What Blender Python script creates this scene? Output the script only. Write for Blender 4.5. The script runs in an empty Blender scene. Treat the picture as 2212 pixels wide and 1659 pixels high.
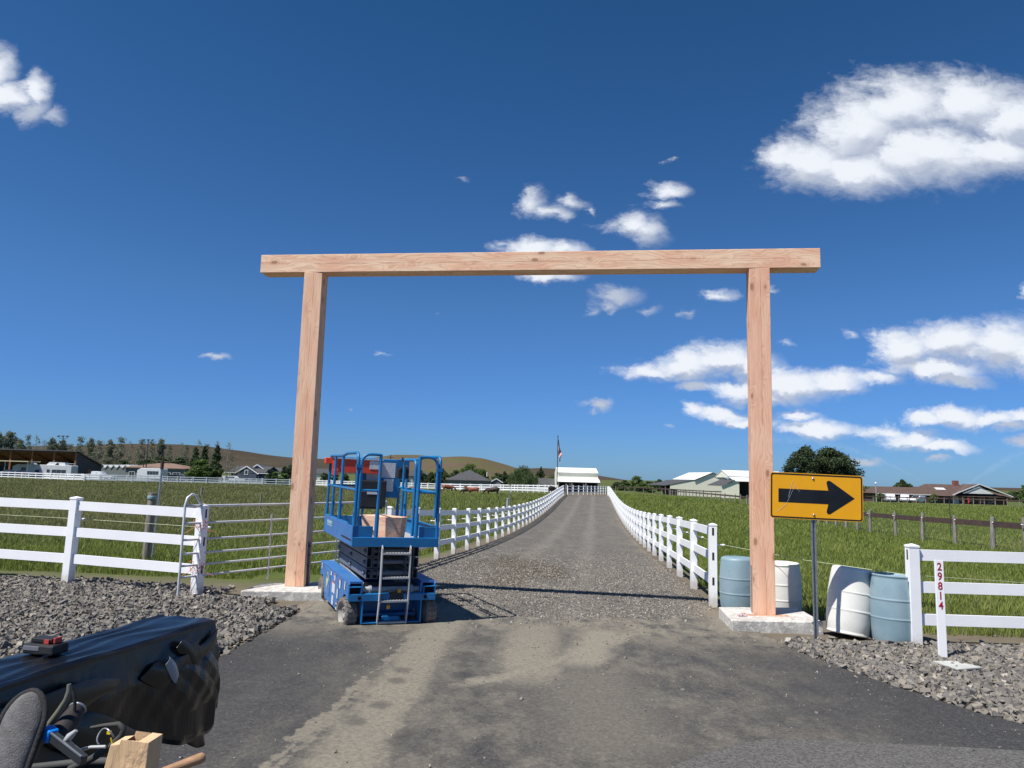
import bpy, bmesh, math, random
import numpy as np
from mathutils import Vector, Matrix, Euler
R_ = math.radians
sc = bpy.context.scene
COL = sc.collection
# ---------------------------------------------------------------- camera
F_PX, W_PX, H_PX = 1590.0, 2212.0, 1659.0        # focal length and size of the photograph on a 2212 px wide grid
CAM = Vector((0, 0, 2.0)); PITCH = R_(7.15); ROLL = R_(1.54)
_R0 = Vector((1, 0, 0)); _F = Vector((0, math.cos(PITCH), math.sin(PITCH))); _U0 = Vector((0, -math.sin(PITCH), math.cos(PITCH)))
_R = _R0*math.cos(ROLL) + _U0*math.sin(ROLL); _U = _U0*math.cos(ROLL) - _R0*math.sin(ROLL)
cd = bpy.data.cameras.new('camera'); cam = bpy.data.objects.new('camera', cd); COL.objects.link(cam)
cd.sensor_width = 36; cd.lens = F_PX/W_PX*36; cd.clip_start = 0.05; cd.clip_end = 20000
cam.matrix_world = Matrix(((_R.x, _U.x, -_F.x, CAM.x), (_R.y, _U.y, -_F.y, CAM.y), (_R.z, _U.z, -_F.z, CAM.z), (0, 0, 0, 1)))
sc.camera = cam
def ray(px, py): return _F + _R*((px - W_PX/2)/F_PX) - _U*((py - H_PX/2)/F_PX)
def at(px, py, Y):                                # measured picture point at distance Y in front
    d = ray(px, py); return CAM + d*(Y/d.y)
def horizon(px): return 829.5 + 199.4 + (px - 1106)*math.tan(ROLL)
def xat(px, Y): return at(px, horizon(px) + 30, Y).x
# ---------------------------------------------------------------- light
SH = Vector((0.50, 0.36, -1.0))                   # where one metre of height throws its shadow
sdir = -SH.normalized(); ELEV = math.asin(sdir.z)
ld = bpy.data.lights.new('sun', 'SUN'); sun = bpy.data.objects.new('sun', ld); COL.objects.link(sun)
ld.energy = 4.8; ld.angle = R_(0.53); ld.color = (1.0, 0.955, 0.89)
sun.rotation_euler = sdir.to_track_quat('Z', 'Y').to_euler()
sc.view_settings.view_transform = 'Standard'; sc.view_settings.look = 'None'
sc.view_settings.exposure = 0.42; sc.view_settings.gamma = 1.0
sc.cycles.max_bounces = 6; sc.cycles.diffuse_bounces = 3; sc.cycles.glossy_bounces = 2; sc.cycles.transparent_max_bounces = 12
sc.cycles.sample_clamp_indirect = 4.0
# ---------------------------------------------------------------- sky with fair-weather clouds
w = bpy.data.worlds.new('World'); sc.world = w; w.use_nodes = True
nt = w.node_tree; N = nt.nodes; L = nt.links; N.clear()
def nd(tree, t, **k):
    n = tree.nodes.new(t)
    for a, b in k.items(): setattr(n, a, b)
    return n
sky = nd(nt, 'ShaderNodeTexSky', sky_type='NISHITA', sun_disc=False)
sky.sun_elevation = ELEV; sky.sun_rotation = math.atan2(sdir.x, sdir.y)
sky.altitude = 300; sky.air_density = 1.0; sky.dust_density = 0.25; sky.ozone_density = 3.0
# each cloud puff: centre and half sizes (picture grid), strength
PUFFS = [(1750,355,125,75,1),(1850,285,130,115,1),(1950,230,130,95,1),(2090,225,120,90,1),(2190,260,100,90,1),(2000,330,200,90,1),(1850,372,140,62,1),(2150,325,140,66,1),(2260,290,90,90,1),(1690,340,60,40,.8),
(-10,150,45,55,.8),(15,210,75,42,.95),(78,195,34,38,.9),(62,240,40,28,.9),(120,250,32,20,.6),(1150,435,42,30,.6),(1195,455,40,20,.55),(1235,437,42,18,.5),(1212,465,32,20,.5),(1265,453,14,12,.5),
(1440,412,46,18,.8),(1425,445,66,16,.6),(1370,487,70,30,.8),(1405,500,44,32,.7),(1315,490,55,20,.5),(1150,540,75,26,.95),(1215,538,75,22,.75),(1180,598,85,20,.9),
(1335,635,56,20,.75),(1310,655,40,14,.6),(1275,672,20,14,.55),(1322,668,18,10,.5),(1408,671,30,9,.45),(1560,638,60,15,.65),(1492,678,20,11,.5),(1665,627,28,9,.5),(1450,345,22,9,.35),(1000,390,40,9,.22),
(1395,802,78,20,.9),(1480,788,85,30,1),(1570,775,80,32,1),(1620,792,60,26,1),(1500,833,42,13,.8),(1590,840,95,20,.95),(1700,832,115,32,1),(1800,824,95,24,.95),(1890,818,70,14,.8),(1640,858,110,14,.9),
(1560,895,74,18,.95),(1505,888,28,11,.8),(1620,908,80,12,.9),(1725,893,60,12,.85),(1768,925,88,19,1),(1950,755,75,45,1),(2050,738,110,46,1),(2160,745,110,52,1),(2250,760,90,60,1),(2010,798,140,20,1),(2080,820,52,11,.9),
(1835,725,26,14,.5),(1895,721,28,12,.5),(1700,745,34,14,.3),(2000,905,62,14,.95),(2060,898,75,22,1),(2140,905,80,15,.95),(2210,900,60,16,.9),(2190,922,40,9,.8),(1905,932,58,10,.9),(1960,945,74,20,1),(2030,962,90,13,.95),
(1875,994,34,9,.85),(2025,992,38,6,.7),(2215,955,30,8,.8),(2214,628,14,14,.6),(1299,868,22,11,.8),(1270,869,30,6,.45),(1283,885,16,6,.4),(1442,918,18,5,.5),(457,766,36,7,.7),(825,763,42,5,.25),(935,672,16,5,.3),(758,880,10,5,.35),(1360,770,35,9,.25)]
def cloud_group(name, puffs):
    g = bpy.data.node_groups.new(name, 'ShaderNodeTree')
    g.interface.new_socket('p', in_out='INPUT', socket_type='NodeSocketVector')
    g.interface.new_socket('d', in_out='OUTPUT', socket_type='NodeSocketFloat')
    gi = nd(g, 'NodeGroupInput'); go = nd(g, 'NodeGroupOutput'); prev = None
    for (cx, cy, rx, ry, s) in puffs:
        d = ray(cx, cy); u, v = d.x/d.y, d.z/d.y
        k = 1.15 if rx >= 60 else 1.5
        if cy > 700: ry *= 1.3
        elif ry < 60: ry *= 1.15
        m = nd(g, 'ShaderNodeVectorMath', operation='MULTIPLY_ADD'); ix, iy = F_PX/rx/k, F_PX/ry/k
        m.inputs[1].default_value = (ix, iy, 0); m.inputs[2].default_value = (-u*ix, -v*iy, 0)
        g.links.new(gi.outputs[0], m.inputs[0])
        ln = nd(g, 'ShaderNodeVectorMath', operation='LENGTH'); g.links.new(m.outputs[0], ln.inputs[0])
        q = nd(g, 'ShaderNodeMath', operation='MULTIPLY_ADD'); q.inputs[1].default_value = -s*0.5 - .5; q.inputs[2].default_value = s
        g.links.new(ln.outputs['Value'], q.inputs[0])
        if prev is None: prev = q
        else:
            mx = nd(g, 'ShaderNodeMath', operation='SMOOTH_MAX'); mx.inputs[2].default_value = .25
            g.links.new(prev.outputs[0], mx.inputs[0]); g.links.new(q.outputs[0], mx.inputs[1]); prev = mx
    g.links.new(prev.outputs[0], go.inputs[0])
    return g
BIG = [q for q in PUFFS if q[2] >= 60 and q[3] >= 12]
gbig = cloud_group('large_clouds', BIG); gsml = cloud_group('small_clouds', [q for q in PUFFS if q not in BIG])
tc = nd(nt, 'ShaderNodeTexCoord'); sp = nd(nt, 'ShaderNodeSeparateXYZ'); L.new(tc.outputs['Generated'], sp.inputs[0])
def M(op, a, b=None, c=None, clamp=False, tree=None):
    t = tree or nt; n = nd(t, 'ShaderNodeMath', operation=op, use_clamp=clamp)
    for i, x in enumerate((a, b, c)):
        if x is None: continue
        if isinstance(x, (int, float)): n.inputs[i].default_value = x
        else: t.links.new(x, n.inputs[i])
    return n.outputs[0]
yy = M('MAXIMUM', sp.outputs[1], 0.04)
cb = nd(nt, 'ShaderNodeCombineXYZ'); L.new(M('DIVIDE', sp.outputs[0], yy), cb.inputs[0]); L.new(M('DIVIDE', sp.outputs[2], yy), cb.inputs[1])
def VM(op, a, b, tree=None):
    t = tree or nt; n = nd(t, 'ShaderNodeVectorMath', operation=op)
    for i, x in enumerate((a, b)):
        if isinstance(x, tuple): n.inputs[i].default_value = x
        elif isinstance(x, (int, float)): n.inputs[3].default_value = x
        else: t.links.new(x, n.inputs[i])
    return n.outputs[0]
def noise(vec, scale, detail, rough=.55, tree=None, dist=0.0):
    n = nd(tree or nt, 'ShaderNodeTexNoise'); n.inputs['Scale'].default_value = scale; n.inputs['Detail'].default_value = detail
    n.inputs['Roughness'].default_value = rough; n.inputs['Distortion'].default_value = dist
    (tree or nt).links.new(vec, n.inputs['Vector']); return n
st = VM('MULTIPLY', cb.outputs[0], (1, 1.5, 1))
n1 = noise(st, 14, 7, .6)
warp = VM('MULTIPLY', VM('SUBTRACT', n1.outputs['Color'], (.5, .5, .5)), (.075, .042, 0))
n2 = noise(VM('ADD', st, warp), 42, 7, .66)
warp2 = VM('MULTIPLY', VM('SUBTRACT', n2.outputs['Color'], (.5, .5, .5)), (.020, .014, 0))
p0 = VM('ADD', VM('ADD', cb.outputs[0], warp), warp2)
g1 = nd(nt, 'ShaderNodeGroup', node_tree=gbig); L.new(p0, g1.inputs[0])
g3 = nd(nt, 'ShaderNodeGroup', node_tree=gsml); L.new(p0, g3.inputs[0])
g2 = nd(nt, 'ShaderNodeGroup', node_tree=gbig); L.new(VM('ADD', p0, (-.006, .016, 0)), g2.inputs[0])
fine = M('MULTIPLY', M('SUBTRACT', n2.outputs['Fac'], .5), .62)
med = M('MULTIPLY', M('SUBTRACT', n1.outputs['Fac'], .5), .5)
dens = M('ADD', M('MAXIMUM', g1.outputs[0], g3.outputs[0]), M('ADD', fine, med))
cov = nd(nt, 'ShaderNodeMapRange', interpolation_type='SMOOTHSTEP'); L.new(dens, cov.inputs[0])
cov.inputs[1].default_value = -.04; cov.inputs[2].default_value = .74
covs = M('MULTIPLY', cov.outputs[0], M('GREATER_THAN', sp.outputs[1], .05))
lit = M('SUBTRACT', g1.outputs[0], g2.outputs[0])                     # positive where the puff rises towards its sunny top
shade = nd(nt, 'ShaderNodeMapRange', interpolation_type='SMOOTHSTEP'); L.new(M('ADD', lit, M('ADD', M('MULTIPLY', fine, .28), M('MULTIPLY', med, .5))), shade.inputs[0])
shade.inputs[1].default_value = -.27; shade.inputs[2].default_value = .15
ccol = nd(nt, 'ShaderNodeMix', data_type='RGBA'); L.new(shade.outputs[0], ccol.inputs[0])
ccol.inputs[6].default_value = (3.7, 4.15, 5.1, 1); ccol.inputs[7].default_value = (6.5, 6.8, 7.3, 1)
# clear air: a deeper blue overhead, paler at the horizon
gam = nd(nt, 'ShaderNodeGamma'); gam.inputs[1].default_value = 1.0
hs = nd(nt, 'ShaderNodeHueSaturation'); hs.inputs['Saturation'].default_value = 1.0; hs.inputs['Value'].default_value = 1.0
L.new(sky.outputs[0], hs.inputs['Color'])
ramp = nd(nt, 'ShaderNodeValToRGB'); L.new(sp.outputs[2], ramp.inputs[0])
els = ramp.color_ramp.elements; els[0].position = 0.07; els[0].color = (.225, .42, .80, 1); els[1].position = .6; els[1].color = (.15, .405, .60, 1)
e3 = els.new(.22); e3.color = (.27, .48, .73, 1)
skm = nd(nt, 'ShaderNodeMix', data_type='RGBA', blend_type='MULTIPLY'); skm.inputs[0].default_value = 1.0
L.new(hs.outputs[0], skm.inputs[6]); L.new(ramp.outputs[0], skm.inputs[7])
mixs = nd(nt, 'ShaderNodeMix', data_type='RGBA'); L.new(covs, mixs.inputs[0]); L.new(skm.outputs[2], mixs.inputs[6]); L.new(ccol.outputs[2], mixs.inputs[7])
bg = nd(nt, 'ShaderNodeBackground'); bg.inputs[1].default_value = 0.1; L.new(mixs.outputs[2], bg.inputs[0])
wo = nd(nt, 'ShaderNodeOutputWorld'); L.new(bg.outputs[0], wo.inputs[0])
w.cycles.sampling_method = 'MANUAL'; w.cycles.sample_map_resolution = 256
# ---------------------------------------------------------------- helpers
rng = np.random.default_rng(7); random.seed(7)
def tag(o, label=None, cat=None, group=None, kind=None):
    if label: o['label'] = label
    if cat: o['category'] = cat
    if group: o['group'] = group
    if kind: o['kind'] = kind
    return o
def empty(name, loc=(0, 0, 0), rz=0.0, label=None, cat=None, group=None):
    o = bpy.data.objects.new(name, None); COL.objects.link(o); o.location = loc
    o.rotation_euler = (0, 0, rz); o.empty_display_size = .2
    return tag(o, label, cat, group)
def link_mesh(name, me, m, parent=None, loc=None):
    o = bpy.data.objects.new(name, me); COL.objects.link(o)
    if m is not None and not me.materials:
        for q in (m if isinstance(m, (list, tuple)) else [m]): me.materials.append(q)
    if parent: o.parent = parent
    if loc is not None: o.location = loc
    return o
class MB:
    """collects shapes, links them as one mesh object"""
    def __init__(s): s.v = []; s.f = []; s.m = []; s.s = []
    def add(s, vs, fs, mi=0, smooth=False, T=None):
        b = len(s.v)
        s.v += [tuple(T @ Vector(p)) if T else tuple(p) for p in vs]
        s.f += [tuple(b + i for i in f) for f in fs]; s.m += [mi]*len(fs); s.s += [smooth]*len(fs); return s
    def box(s, c, d, rz=0.0, mi=0, R=None):
        x, y, z = d[0]/2, d[1]/2, d[2]/2
        vs = [Vector((a*x, b*y, e*z)) for e in (-1, 1) for a, b in ((-1, -1), (1, -1), (1, 1), (-1, 1))]
        Q = R if R else Matrix.Rotation(rz, 3, 'Z'); c = Vector(c)
        return s.add([Q @ p + c for p in vs], [(3, 2, 1, 0), (4, 5, 6, 7), (0, 1, 5, 4), (1, 2, 6, 5), (2, 3, 7, 6), (3, 0, 4, 7)], mi)
    def bar(s, p, q, w, h, mi=0, up=(0, 0, 1)):
        p, q = Vector(p), Vector(q); d = (q - p); l = d.length; d.normalize(); u = Vector(up)
        r = d.cross(u)
        if r.length < 1e-4: r = d.cross(Vector((0, 1, 0)))
        r.normalize(); u = r.cross(d).normalized()
        R = Matrix((r, d, u)).transposed()
        return s.box((p + q)/2, (w, l, h), mi=mi, R=R)
    def tube(s, pts, r, n=8, mi=0, closed=False, caps=True):
        pts = [Vector(p) for p in pts]; k = len(pts); rs = r if isinstance(r, (list, tuple)) else [r]*k
        vs = []; prev = None
        for i, p in enumerate(pts):
            a = pts[i-1] if (i > 0 or closed) else p; b = pts[(i+1) % k] if (i < k-1 or closed) else p
            t = (b - a).normalized()
            if prev is None:
                x = t.cross(Vector((0, 0, 1)))
                if x.length < 1e-3: x = t.cross(Vector((0, 1, 0)))
            else: x = prev - t*prev.dot(t)
            x.normalize(); prev = x; y = t.cross(x)
            vs += [p + (x*math.cos(6.2832*j/n) + y*math.sin(6.2832*j/n))*rs[i] for j in range(n)]
        fs = []
        for i in range(k if closed else k-1):
            a, b = i*n, ((i+1) % k)*n
            fs += [(a+j, a+(j+1) % n, b+(j+1) % n, b+j) for j in range(n)]
        s.add(vs, fs, mi, True)
        if caps and not closed:
            s.add(vs[:n], [tuple(range(n))[::-1]], mi); s.add(vs[-n:], [tuple(range(n))], mi)
        return s
    def lathe(s, prof, n=24, c=(0, 0, 0), axis='Z', mi=0, smooth=True, caps=True):
        vs = []; c = Vector(c)
        for r, z in prof:
            for j in range(n):
                a = 6.28318*j/n; x, y = r*math.cos(a), r*math.sin(a)
                vs.append(c + Vector((x, y, z) if axis == 'Z' else ((z, x, y) if axis == 'X' else (x, z, -y))))
        fs = [(i*n+j, i*n+(j+1) % n, (i+1)*n+(j+1) % n, (i+1)*n+j) for i in range(len(prof)-1) for j in range(n)]
        if caps and prof[0][0] > 1e-6: fs.append(tuple(range(n))[::-1])
        if caps and prof[-1][0] > 1e-6: fs.append(tuple((len(prof)-1)*n + j for j in range(n)))
        return s.add(vs, fs, mi, smooth)
    def prism(s, poly, a, b, plane='XY', mi=0, T=None):
        n = len(poly)
        def P(u, v, w): return {'XY': (u, v, w), 'XZ': (u, w, v), 'YZ': (w, u, v)}[plane]
        vs = [P(u, v, a) for u, v in poly] + [P(u, v, b) for u, v in poly]
        fs = [tuple(range(n))[::-1], tuple(range(n, 2*n))] + [(i, (i+1) % n, n+(i+1) % n, n+i) for i in range(n)]
        return s.add(vs, fs, mi, False, T)
    def ball(s, c, r, n=10, mi=0, sc3=(1, 1, 1)):
        prof = [(max(1e-7, r*math.sin(math.pi*i/n)), -r*math.cos(math.pi*i/n)) for i in range(n+1)]
        t = MB().lathe(prof, n*2); vs = [Vector((p[0]*sc3[0], p[1]*sc3[1], p[2]*sc3[2])) + Vector(c) for p in t.v]
        return s.add(vs, t.f, mi, True)
    def mesh(s, name):
        me = bpy.data.meshes.new(name); me.from_pydata(s.v, [], s.f)
        me.polygons.foreach_set('material_index', s.m); me.polygons.foreach_set('use_smooth', s.s)
        me.validate(); bm = bmesh.new(); bm.from_mesh(me); bmesh.ops.recalc_face_normals(bm, faces=bm.faces); bm.to_mesh(me); bm.free()
        return me
    def build(s, name, m, parent=None, loc=None, bevel=0.0, seg=2):
        o = link_mesh(name, s.mesh(name), m, parent, loc)
        if bevel:
            b = o.modifiers.new('bevel', 'BEVEL'); b.width = bevel; b.segments = seg; b.limit_method = 'ANGLE'; b.angle_limit = R_(40)
        return o
def np_mesh(name, verts, faces, mat, loc=None, parent=None, smooth=False, color=None):
    """verts (n,3) and faces (m,k) as arrays"""
    me = bpy.data.meshes.new(name); k = faces.shape[1]
    me.vertices.add(len(verts)); me.vertices.foreach_set('co', verts.astype(np.float32).ravel())
    me.loops.add(faces.size); me.loops.foreach_set('vertex_index', faces.astype(np.int32).ravel())
    me.polygons.add(len(faces)); me.polygons.foreach_set('loop_start', np.arange(0, faces.size, k, dtype=np.int32))
    me.polygons.foreach_set('loop_total', np.full(len(faces), k, dtype=np.int32))
    me.polygons.foreach_set('use_smooth', np.full(len(faces), smooth))
    if color is not None:
        a = me.attributes.new('tint', 'FLOAT', 'POINT'); a.data.foreach_set('value', color.astype(np.float32))
    me.update(calc_edges=True)
    return link_mesh(name, me, mat, parent, loc)
def copy_tree(o, parent=None):
    c = o.copy(); COL.objects.link(c); c.parent = parent
    for ch in o.children: copy_tree(ch, c)
    return c
# ---------------------------------------------------------------- materials
def newmat(name):
    m = bpy.data.materials.new(name); m.use_nodes = True; t = m.node_tree
    return m, t, t.nodes['Principled BSDF']
def srgb(r, g, b):
    return tuple(((c/255)/12.92 if c <= 10 else ((c/255 + .055)/1.055)**2.4) for c in (r, g, b)) + (1,)
def mixc(t, f, a, b, mode='MIX'):
    n = nd(t, 'ShaderNodeMix', data_type='RGBA', blend_type=mode)
    for i, x in ((0, f), (6, a), (7, b)):
        if isinstance(x, (int, float)): n.inputs[i].default_value = x
        elif isinstance(x, tuple): n.inputs[i].default_value = x if len(x) == 4 else x + (1,)
        else: t.links.new(x, n.inputs[i])
    return n.outputs[2]
def step(t, x, a, b):
    n = nd(t, 'ShaderNodeMapRange', interpolation_type='SMOOTHSTEP'); n.inputs[1].default_value = a; n.inputs[2].default_value = b
    t.links.new(x, n.inputs[0]); return n.outputs[0]
def bump(t, p, h, strength=.3, dist=.01):
    b = nd(t, 'ShaderNodeBump'); b.inputs['Strength'].default_value = strength; b.inputs['Distance'].default_value = dist
    t.links.new(h, b.inputs['Height']); t.links.new(b.outputs[0], p.inputs['Normal']); return b
def objvec(t, world=False, scale=None):
    if world: v = nd(t, 'ShaderNodeNewGeometry').outputs['Position']
    else: v = nd(t, 'ShaderNodeTexCoord').outputs['Object']
    return VM('MULTIPLY', v, scale, t) if scale else v
def plain(name, c1, c2=None, rough=.6, scale=3.0, metal=0.0, b=0.0, bs=30.0, detail=5, lo=.35, hi=.65, world=False, spec=.5, coat=0.0, stretch=None, dirt=None, dscale=2.0, dlo=.5, dhi=.75):
    """paint, metal, plastic: two tones mixed by noise, optional dirt patches and bump"""
    m, t, p = newmat(name); c1 = tuple(c1)[:3]; c2 = tuple(c2)[:3] if c2 else tuple(min(1, x*.86) for x in c1)
    v = objvec(t, world, stretch)
    n = noise(v, scale, detail, .6, t); col = mixc(t, step(t, n.outputs['Fac'], lo, hi), c1, c2)
    if dirt:
        n3 = noise(v, dscale, 8, .7, t); col = mixc(t, step(t, n3.outputs['Fac'], dlo, dhi), col, tuple(dirt)[:3])
    t.links.new(col, p.inputs['Base Color'])
    p.inputs['Roughness'].default_value = rough; p.inputs['Metallic'].default_value = metal; p.inputs['Specular IOR Level'].default_value = spec
    p.inputs['Coat Weight'].default_value = coat
    rn = noise(v, scale*4, 3, .5, t)
    t.links.new(M('MULTIPLY_ADD', rn.outputs['Fac'], .2, rough - .1, tree=t), p.inputs['Roughness'])
    if b: bump(t, p, noise(v, bs, 6, .6, t).outputs['Fac'], b, .01)
    return m
def wood(name, axis, a, c, knots=True, dark=(.30, .15, .085), rings=26.0, off=0.0):
    """sawn fir: growth-ring lines running along `axis`, bending round knots, pale sapwood and a drying check"""
    m, t, p = newmat(name); v = objvec(t)
    sp = nd(t, 'ShaderNodeSeparateXYZ'); t.links.new(v, sp.inputs[0])
    ax = 'XYZ'.index(axis); o = [i for i in range(3) if i != ax]
    along = sp.outputs[ax]; s1 = sp.outputs[o[0]]; s2 = sp.outputs[o[1]]
    cbv = nd(t, 'ShaderNodeCombineXYZ'); along = M('ADD', along, off*7, tree=t); t.links.new(M('MULTIPLY', along, .55, tree=t), cbv.inputs[0]); t.links.new(M('MULTIPLY', s1, 3.0, tree=t), cbv.inputs[1]); t.links.new(M('MULTIPLY', s2, 3.0, tree=t), cbv.inputs[2])
    bend = noise(cbv.outputs[0], 1.3, 3, .5, t)
    # knots: sparse cells stretched a little along the grain
    kc = nd(t, 'ShaderNodeCombineXYZ'); t.links.new(M('MULTIPLY', along, 2.1, tree=t), kc.inputs[0]); t.links.new(M('MULTIPLY', s1, 4.6, tree=t), kc.inputs[1]); t.links.new(M('MULTIPLY', s2, 4.6, tree=t), kc.inputs[2])
    vo = nd(t, 'ShaderNodeTexVoronoi', feature='F1'); vo.inputs['Scale'].default_value = 1.0; vo.inputs['Randomness'].default_value = .9
    t.links.new(kc.outputs[0], vo.inputs['Vector']); kd = vo.outputs['Distance']
    near = M('SUBTRACT', 1.0, step(t, kd, .0, .50), tree=t)
    tt = M('MULTIPLY_ADD', bend.outputs['Fac'], .34, M('ADD', M('MULTIPLY', s1, .9, tree=t), M('MULTIPLY', s2, .55, tree=t), tree=t), tree=t)
    tt = M('MULTIPLY_ADD', near, .10, tt, tree=t)
    fx = M('FRACT', M('MULTIPLY', tt, rings, tree=t), tree=t)
    line = M('POWER', fx, 3.0, tree=t)
    fib = nd(t, 'ShaderNodeCombineXYZ'); t.links.new(M('MULTIPLY', along, 4.0, tree=t), fib.inputs[0]); t.links.new(M('MULTIPLY', s1, 160.0, tree=t), fib.inputs[1]); t.links.new(M('MULTIPLY', s2, 160.0, tree=t), fib.inputs[2])
    fn = noise(fib.outputs[0], 1.0, 4, .6, t)
    patch = noise(cbv.outputs[0], 2.6, 5, .6, t)
    col = mixc(t, step(t, patch.outputs['Fac'], .36, .66), a, c)
    col = mixc(t, M('MULTIPLY', line, .34, tree=t), col, dark)
    col = mixc(t, M('MULTIPLY', fn.outputs['Fac'], .16, tree=t), col, dark)
    if knots:
        kr = M('SUBTRACT', 1.0, step(t, kd, .10, .15), tree=t)
        rn = M('FRACT', M('MULTIPLY', kd, 42, tree=t), tree=t)
        col = mixc(t, M('MULTIPLY', kr, M('MULTIPLY_ADD', rn, .35, .45, tree=t), tree=t), col, (.19, .085, .04))
        halo = M('SUBTRACT', 1.0, step(t, kd, .08, .32), tree=t)
        col = mixc(t, M('MULTIPLY', halo, .22, tree=t), col, (.38, .17, .09))
    ck = M('ABSOLUTE', M('SUBTRACT', M('MULTIPLY_ADD', bend.outputs['Fac'], .10, -.035 if axis == 'Z' else .10, tree=t), s1 if axis == 'Z' else s2, tree=t), tree=t)
    ck = M('MULTIPLY', M('LESS_THAN', ck, .0022, tree=t), step(t, patch.outputs['Fac'], .40, .50), tree=t)
    col = mixc(t, M('MULTIPLY', ck, .75, tree=t), col, (.12, .05, .03))
    t.links.new(col, p.inputs['Base Color']); p.inputs['Roughness'].default_value = .78; p.inputs['Specular IOR Level'].default_value = .25
    bump(t, p, M('ADD', M('MULTIPLY', fn.outputs['Fac'], .5, tree=t), line, tree=t), .25, .004)
    return m
MT = {}
MT['post_wood_l'] = wood('fir_post', 'Z', (.90, .60, .41), (.82, .46, .30))
MT['post_wood_r'] = wood('fir_post_rosy', 'Z', (.87, .55, .38), (.80, .44, .29), off=3.7)
MT['beam_wood'] = wood('fir_beam', 'X', (.94, .67, .46), (.86, .50, .33), off=1.3, rings=30)
MT['offcut'] = wood('fir_offcut', 'X', (.82, .58, .42), (.72, .42, .29), off=.3)
MT['vinyl'] = plain('white_vinyl', (.93, .93, .93), (.88, .88, .89), rough=.42, scale=1.5, stretch=(1, 1, 1), dirt=(.60, .57, .52), dscale=6, dlo=.66, dhi=.9)
def dirty_post():
    m = MT['vinyl'].copy(); m.name = 'white_vinyl_splashed'; t = m.node_tree; p = t.nodes['Principled BSDF']; src = p.inputs['Base Color'].links[0].from_socket
    v = objvec(t); sp = nd(t, 'ShaderNodeSeparateXYZ'); t.links.new(v, sp.inputs[0]); n = noise(v, 14, 6, .7, t)
    k = M('SUBTRACT', 1.0, step(t, M('SUBTRACT', sp.outputs[2], M('MULTIPLY', n.outputs['Fac'], .30, tree=t), tree=t), -.10, .12), tree=t)
    t.links.new(mixc(t, M('MULTIPLY', k, .6, tree=t), src, (.40, .35, .28)), p.inputs['Base Color']); return m
MT['vinyl_post'] = dirty_post()
MT['vinyl_far'] = plain('white_vinyl_aged', (.86, .87, .88), (.80, .80, .80), rough=.5, scale=1.0)
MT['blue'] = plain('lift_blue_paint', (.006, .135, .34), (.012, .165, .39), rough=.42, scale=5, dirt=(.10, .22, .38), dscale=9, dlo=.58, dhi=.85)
MT['blue_side'] = plain('lighter_blue_paint', (.05, .17, .42), (.035, .15, .40), rough=.5, scale=4, dirt=(.16, .25, .38), dscale=7, dlo=.55, dhi=.85)  # lighter version of the lift blue, for chassis and left panel
MT['grey'] = plain('lift_grey_paint', (.17, .18, .20), (.13, .14, .16), rough=.5, scale=6, dirt=(.30, .28, .25), dscale=8, dlo=.56, dhi=.8)
MT['ltgrey'] = plain('worn_grey_paint', (.42, .42, .43), (.34, .35, .36), rough=.5, scale=8, dirt=(.5, .47, .42), dscale=10, dlo=.55, dhi=.8)
MT['galv'] = plain('galvanised_steel', (.42, .44, .46), (.32, .34, .37), rough=.42, scale=22, metal=.7)
MT['gate_tube'] = plain('grey_gate_paint', (.66, .68, .70), (.56, .58, .60), rough=.45, scale=6, metal=.15, dirt=(.3, .26, .2), dscale=7, dlo=.62, dhi=.85)
MT['black'] = plain('black_rubber_plastic', (.012, .012, .013), (.02, .02, .021), rough=.55, scale=8)
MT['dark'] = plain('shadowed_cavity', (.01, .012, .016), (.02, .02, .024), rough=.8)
MT['tyre'] = plain('grey_solid_tyre', (.17, .155, .14), (.12, .11, .10), rough=.85, scale=9, b=.3, bs=40, dirt=(.24, .21, .18), dscale=6, dlo=.5, dhi=.75)
MT['rim'] = plain('dusty_pale_rim', (.33, .31, .28), (.24, .225, .205), rough=.6, scale=9)
MT['red'] = plain('red_orange_plastic', (.72, .07, .03), (.62, .055, .025), rough=.5)
MT['sticker'] = plain('white_sticker', (.72, .73, .75), (.5, .5, .52), rough=.5, scale=60, lo=.45, hi=.55)
MT['sticker_red'] = plain('red_sticker', (.5, .05, .04), (.42, .05, .04), rough=.5)
MT['yellow'] = plain('sign_yellow', (.90, .42, .006), (.86, .39, .006), rough=.33, scale=3, dirt=(.86, .62, .3), dscale=3.5, dlo=.72, dhi=.80)
MT['signblack'] = plain('sign_black', (.006, .006, .008), (.012, .012, .014), rough=.3, scale=4)
MT['concrete'] = plain('poured_concrete', (.50, .475, .44), (.38, .36, .33), rough=.95, scale=6, b=.7, bs=28, dirt=(.70, .67, .61), dscale=12, dlo=.47, dhi=.60)
MT['barrel_blue'] = plain('faded_blue_plastic', (.20, .30, .35), (.25, .345, .39), rough=.5, scale=3, dirt=(.10, .18, .21), dscale=4.5, dlo=.56, dhi=.8)
MT['barrel_white'] = plain('weathered_white_plastic', (.74, .73, .68), (.66, .65, .60), rough=.5, scale=3, dirt=(.42, .36, .27), dscale=3.5, dlo=.6, dhi=.85)
MT['number_red'] = plain('number_red', (.36, .008, .03), (.34, .01, .03), rough=.4)
MT['rail_brown'] = plain('brown_stained_rail', (.085, .05, .04), (.055, .035, .03), rough=.85, scale=4, b=.3, bs=20)
MT['grey_post'] = plain('weathered_grey_timber', (.30, .27, .24), (.17, .15, .135), rough=.95, scale=5, stretch=(6, 6, .8), b=.6, bs=24, dirt=(.08, .07, .06), dscale=3, dlo=.56, dhi=.72)
MT['wire'] = plain('galvanised_wire', (.34, .34, .33), rough=.5, metal=.5)
MT['wire_y'] = plain('pale_poly_wire', (.55, .60, .40), rough=.6)
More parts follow.
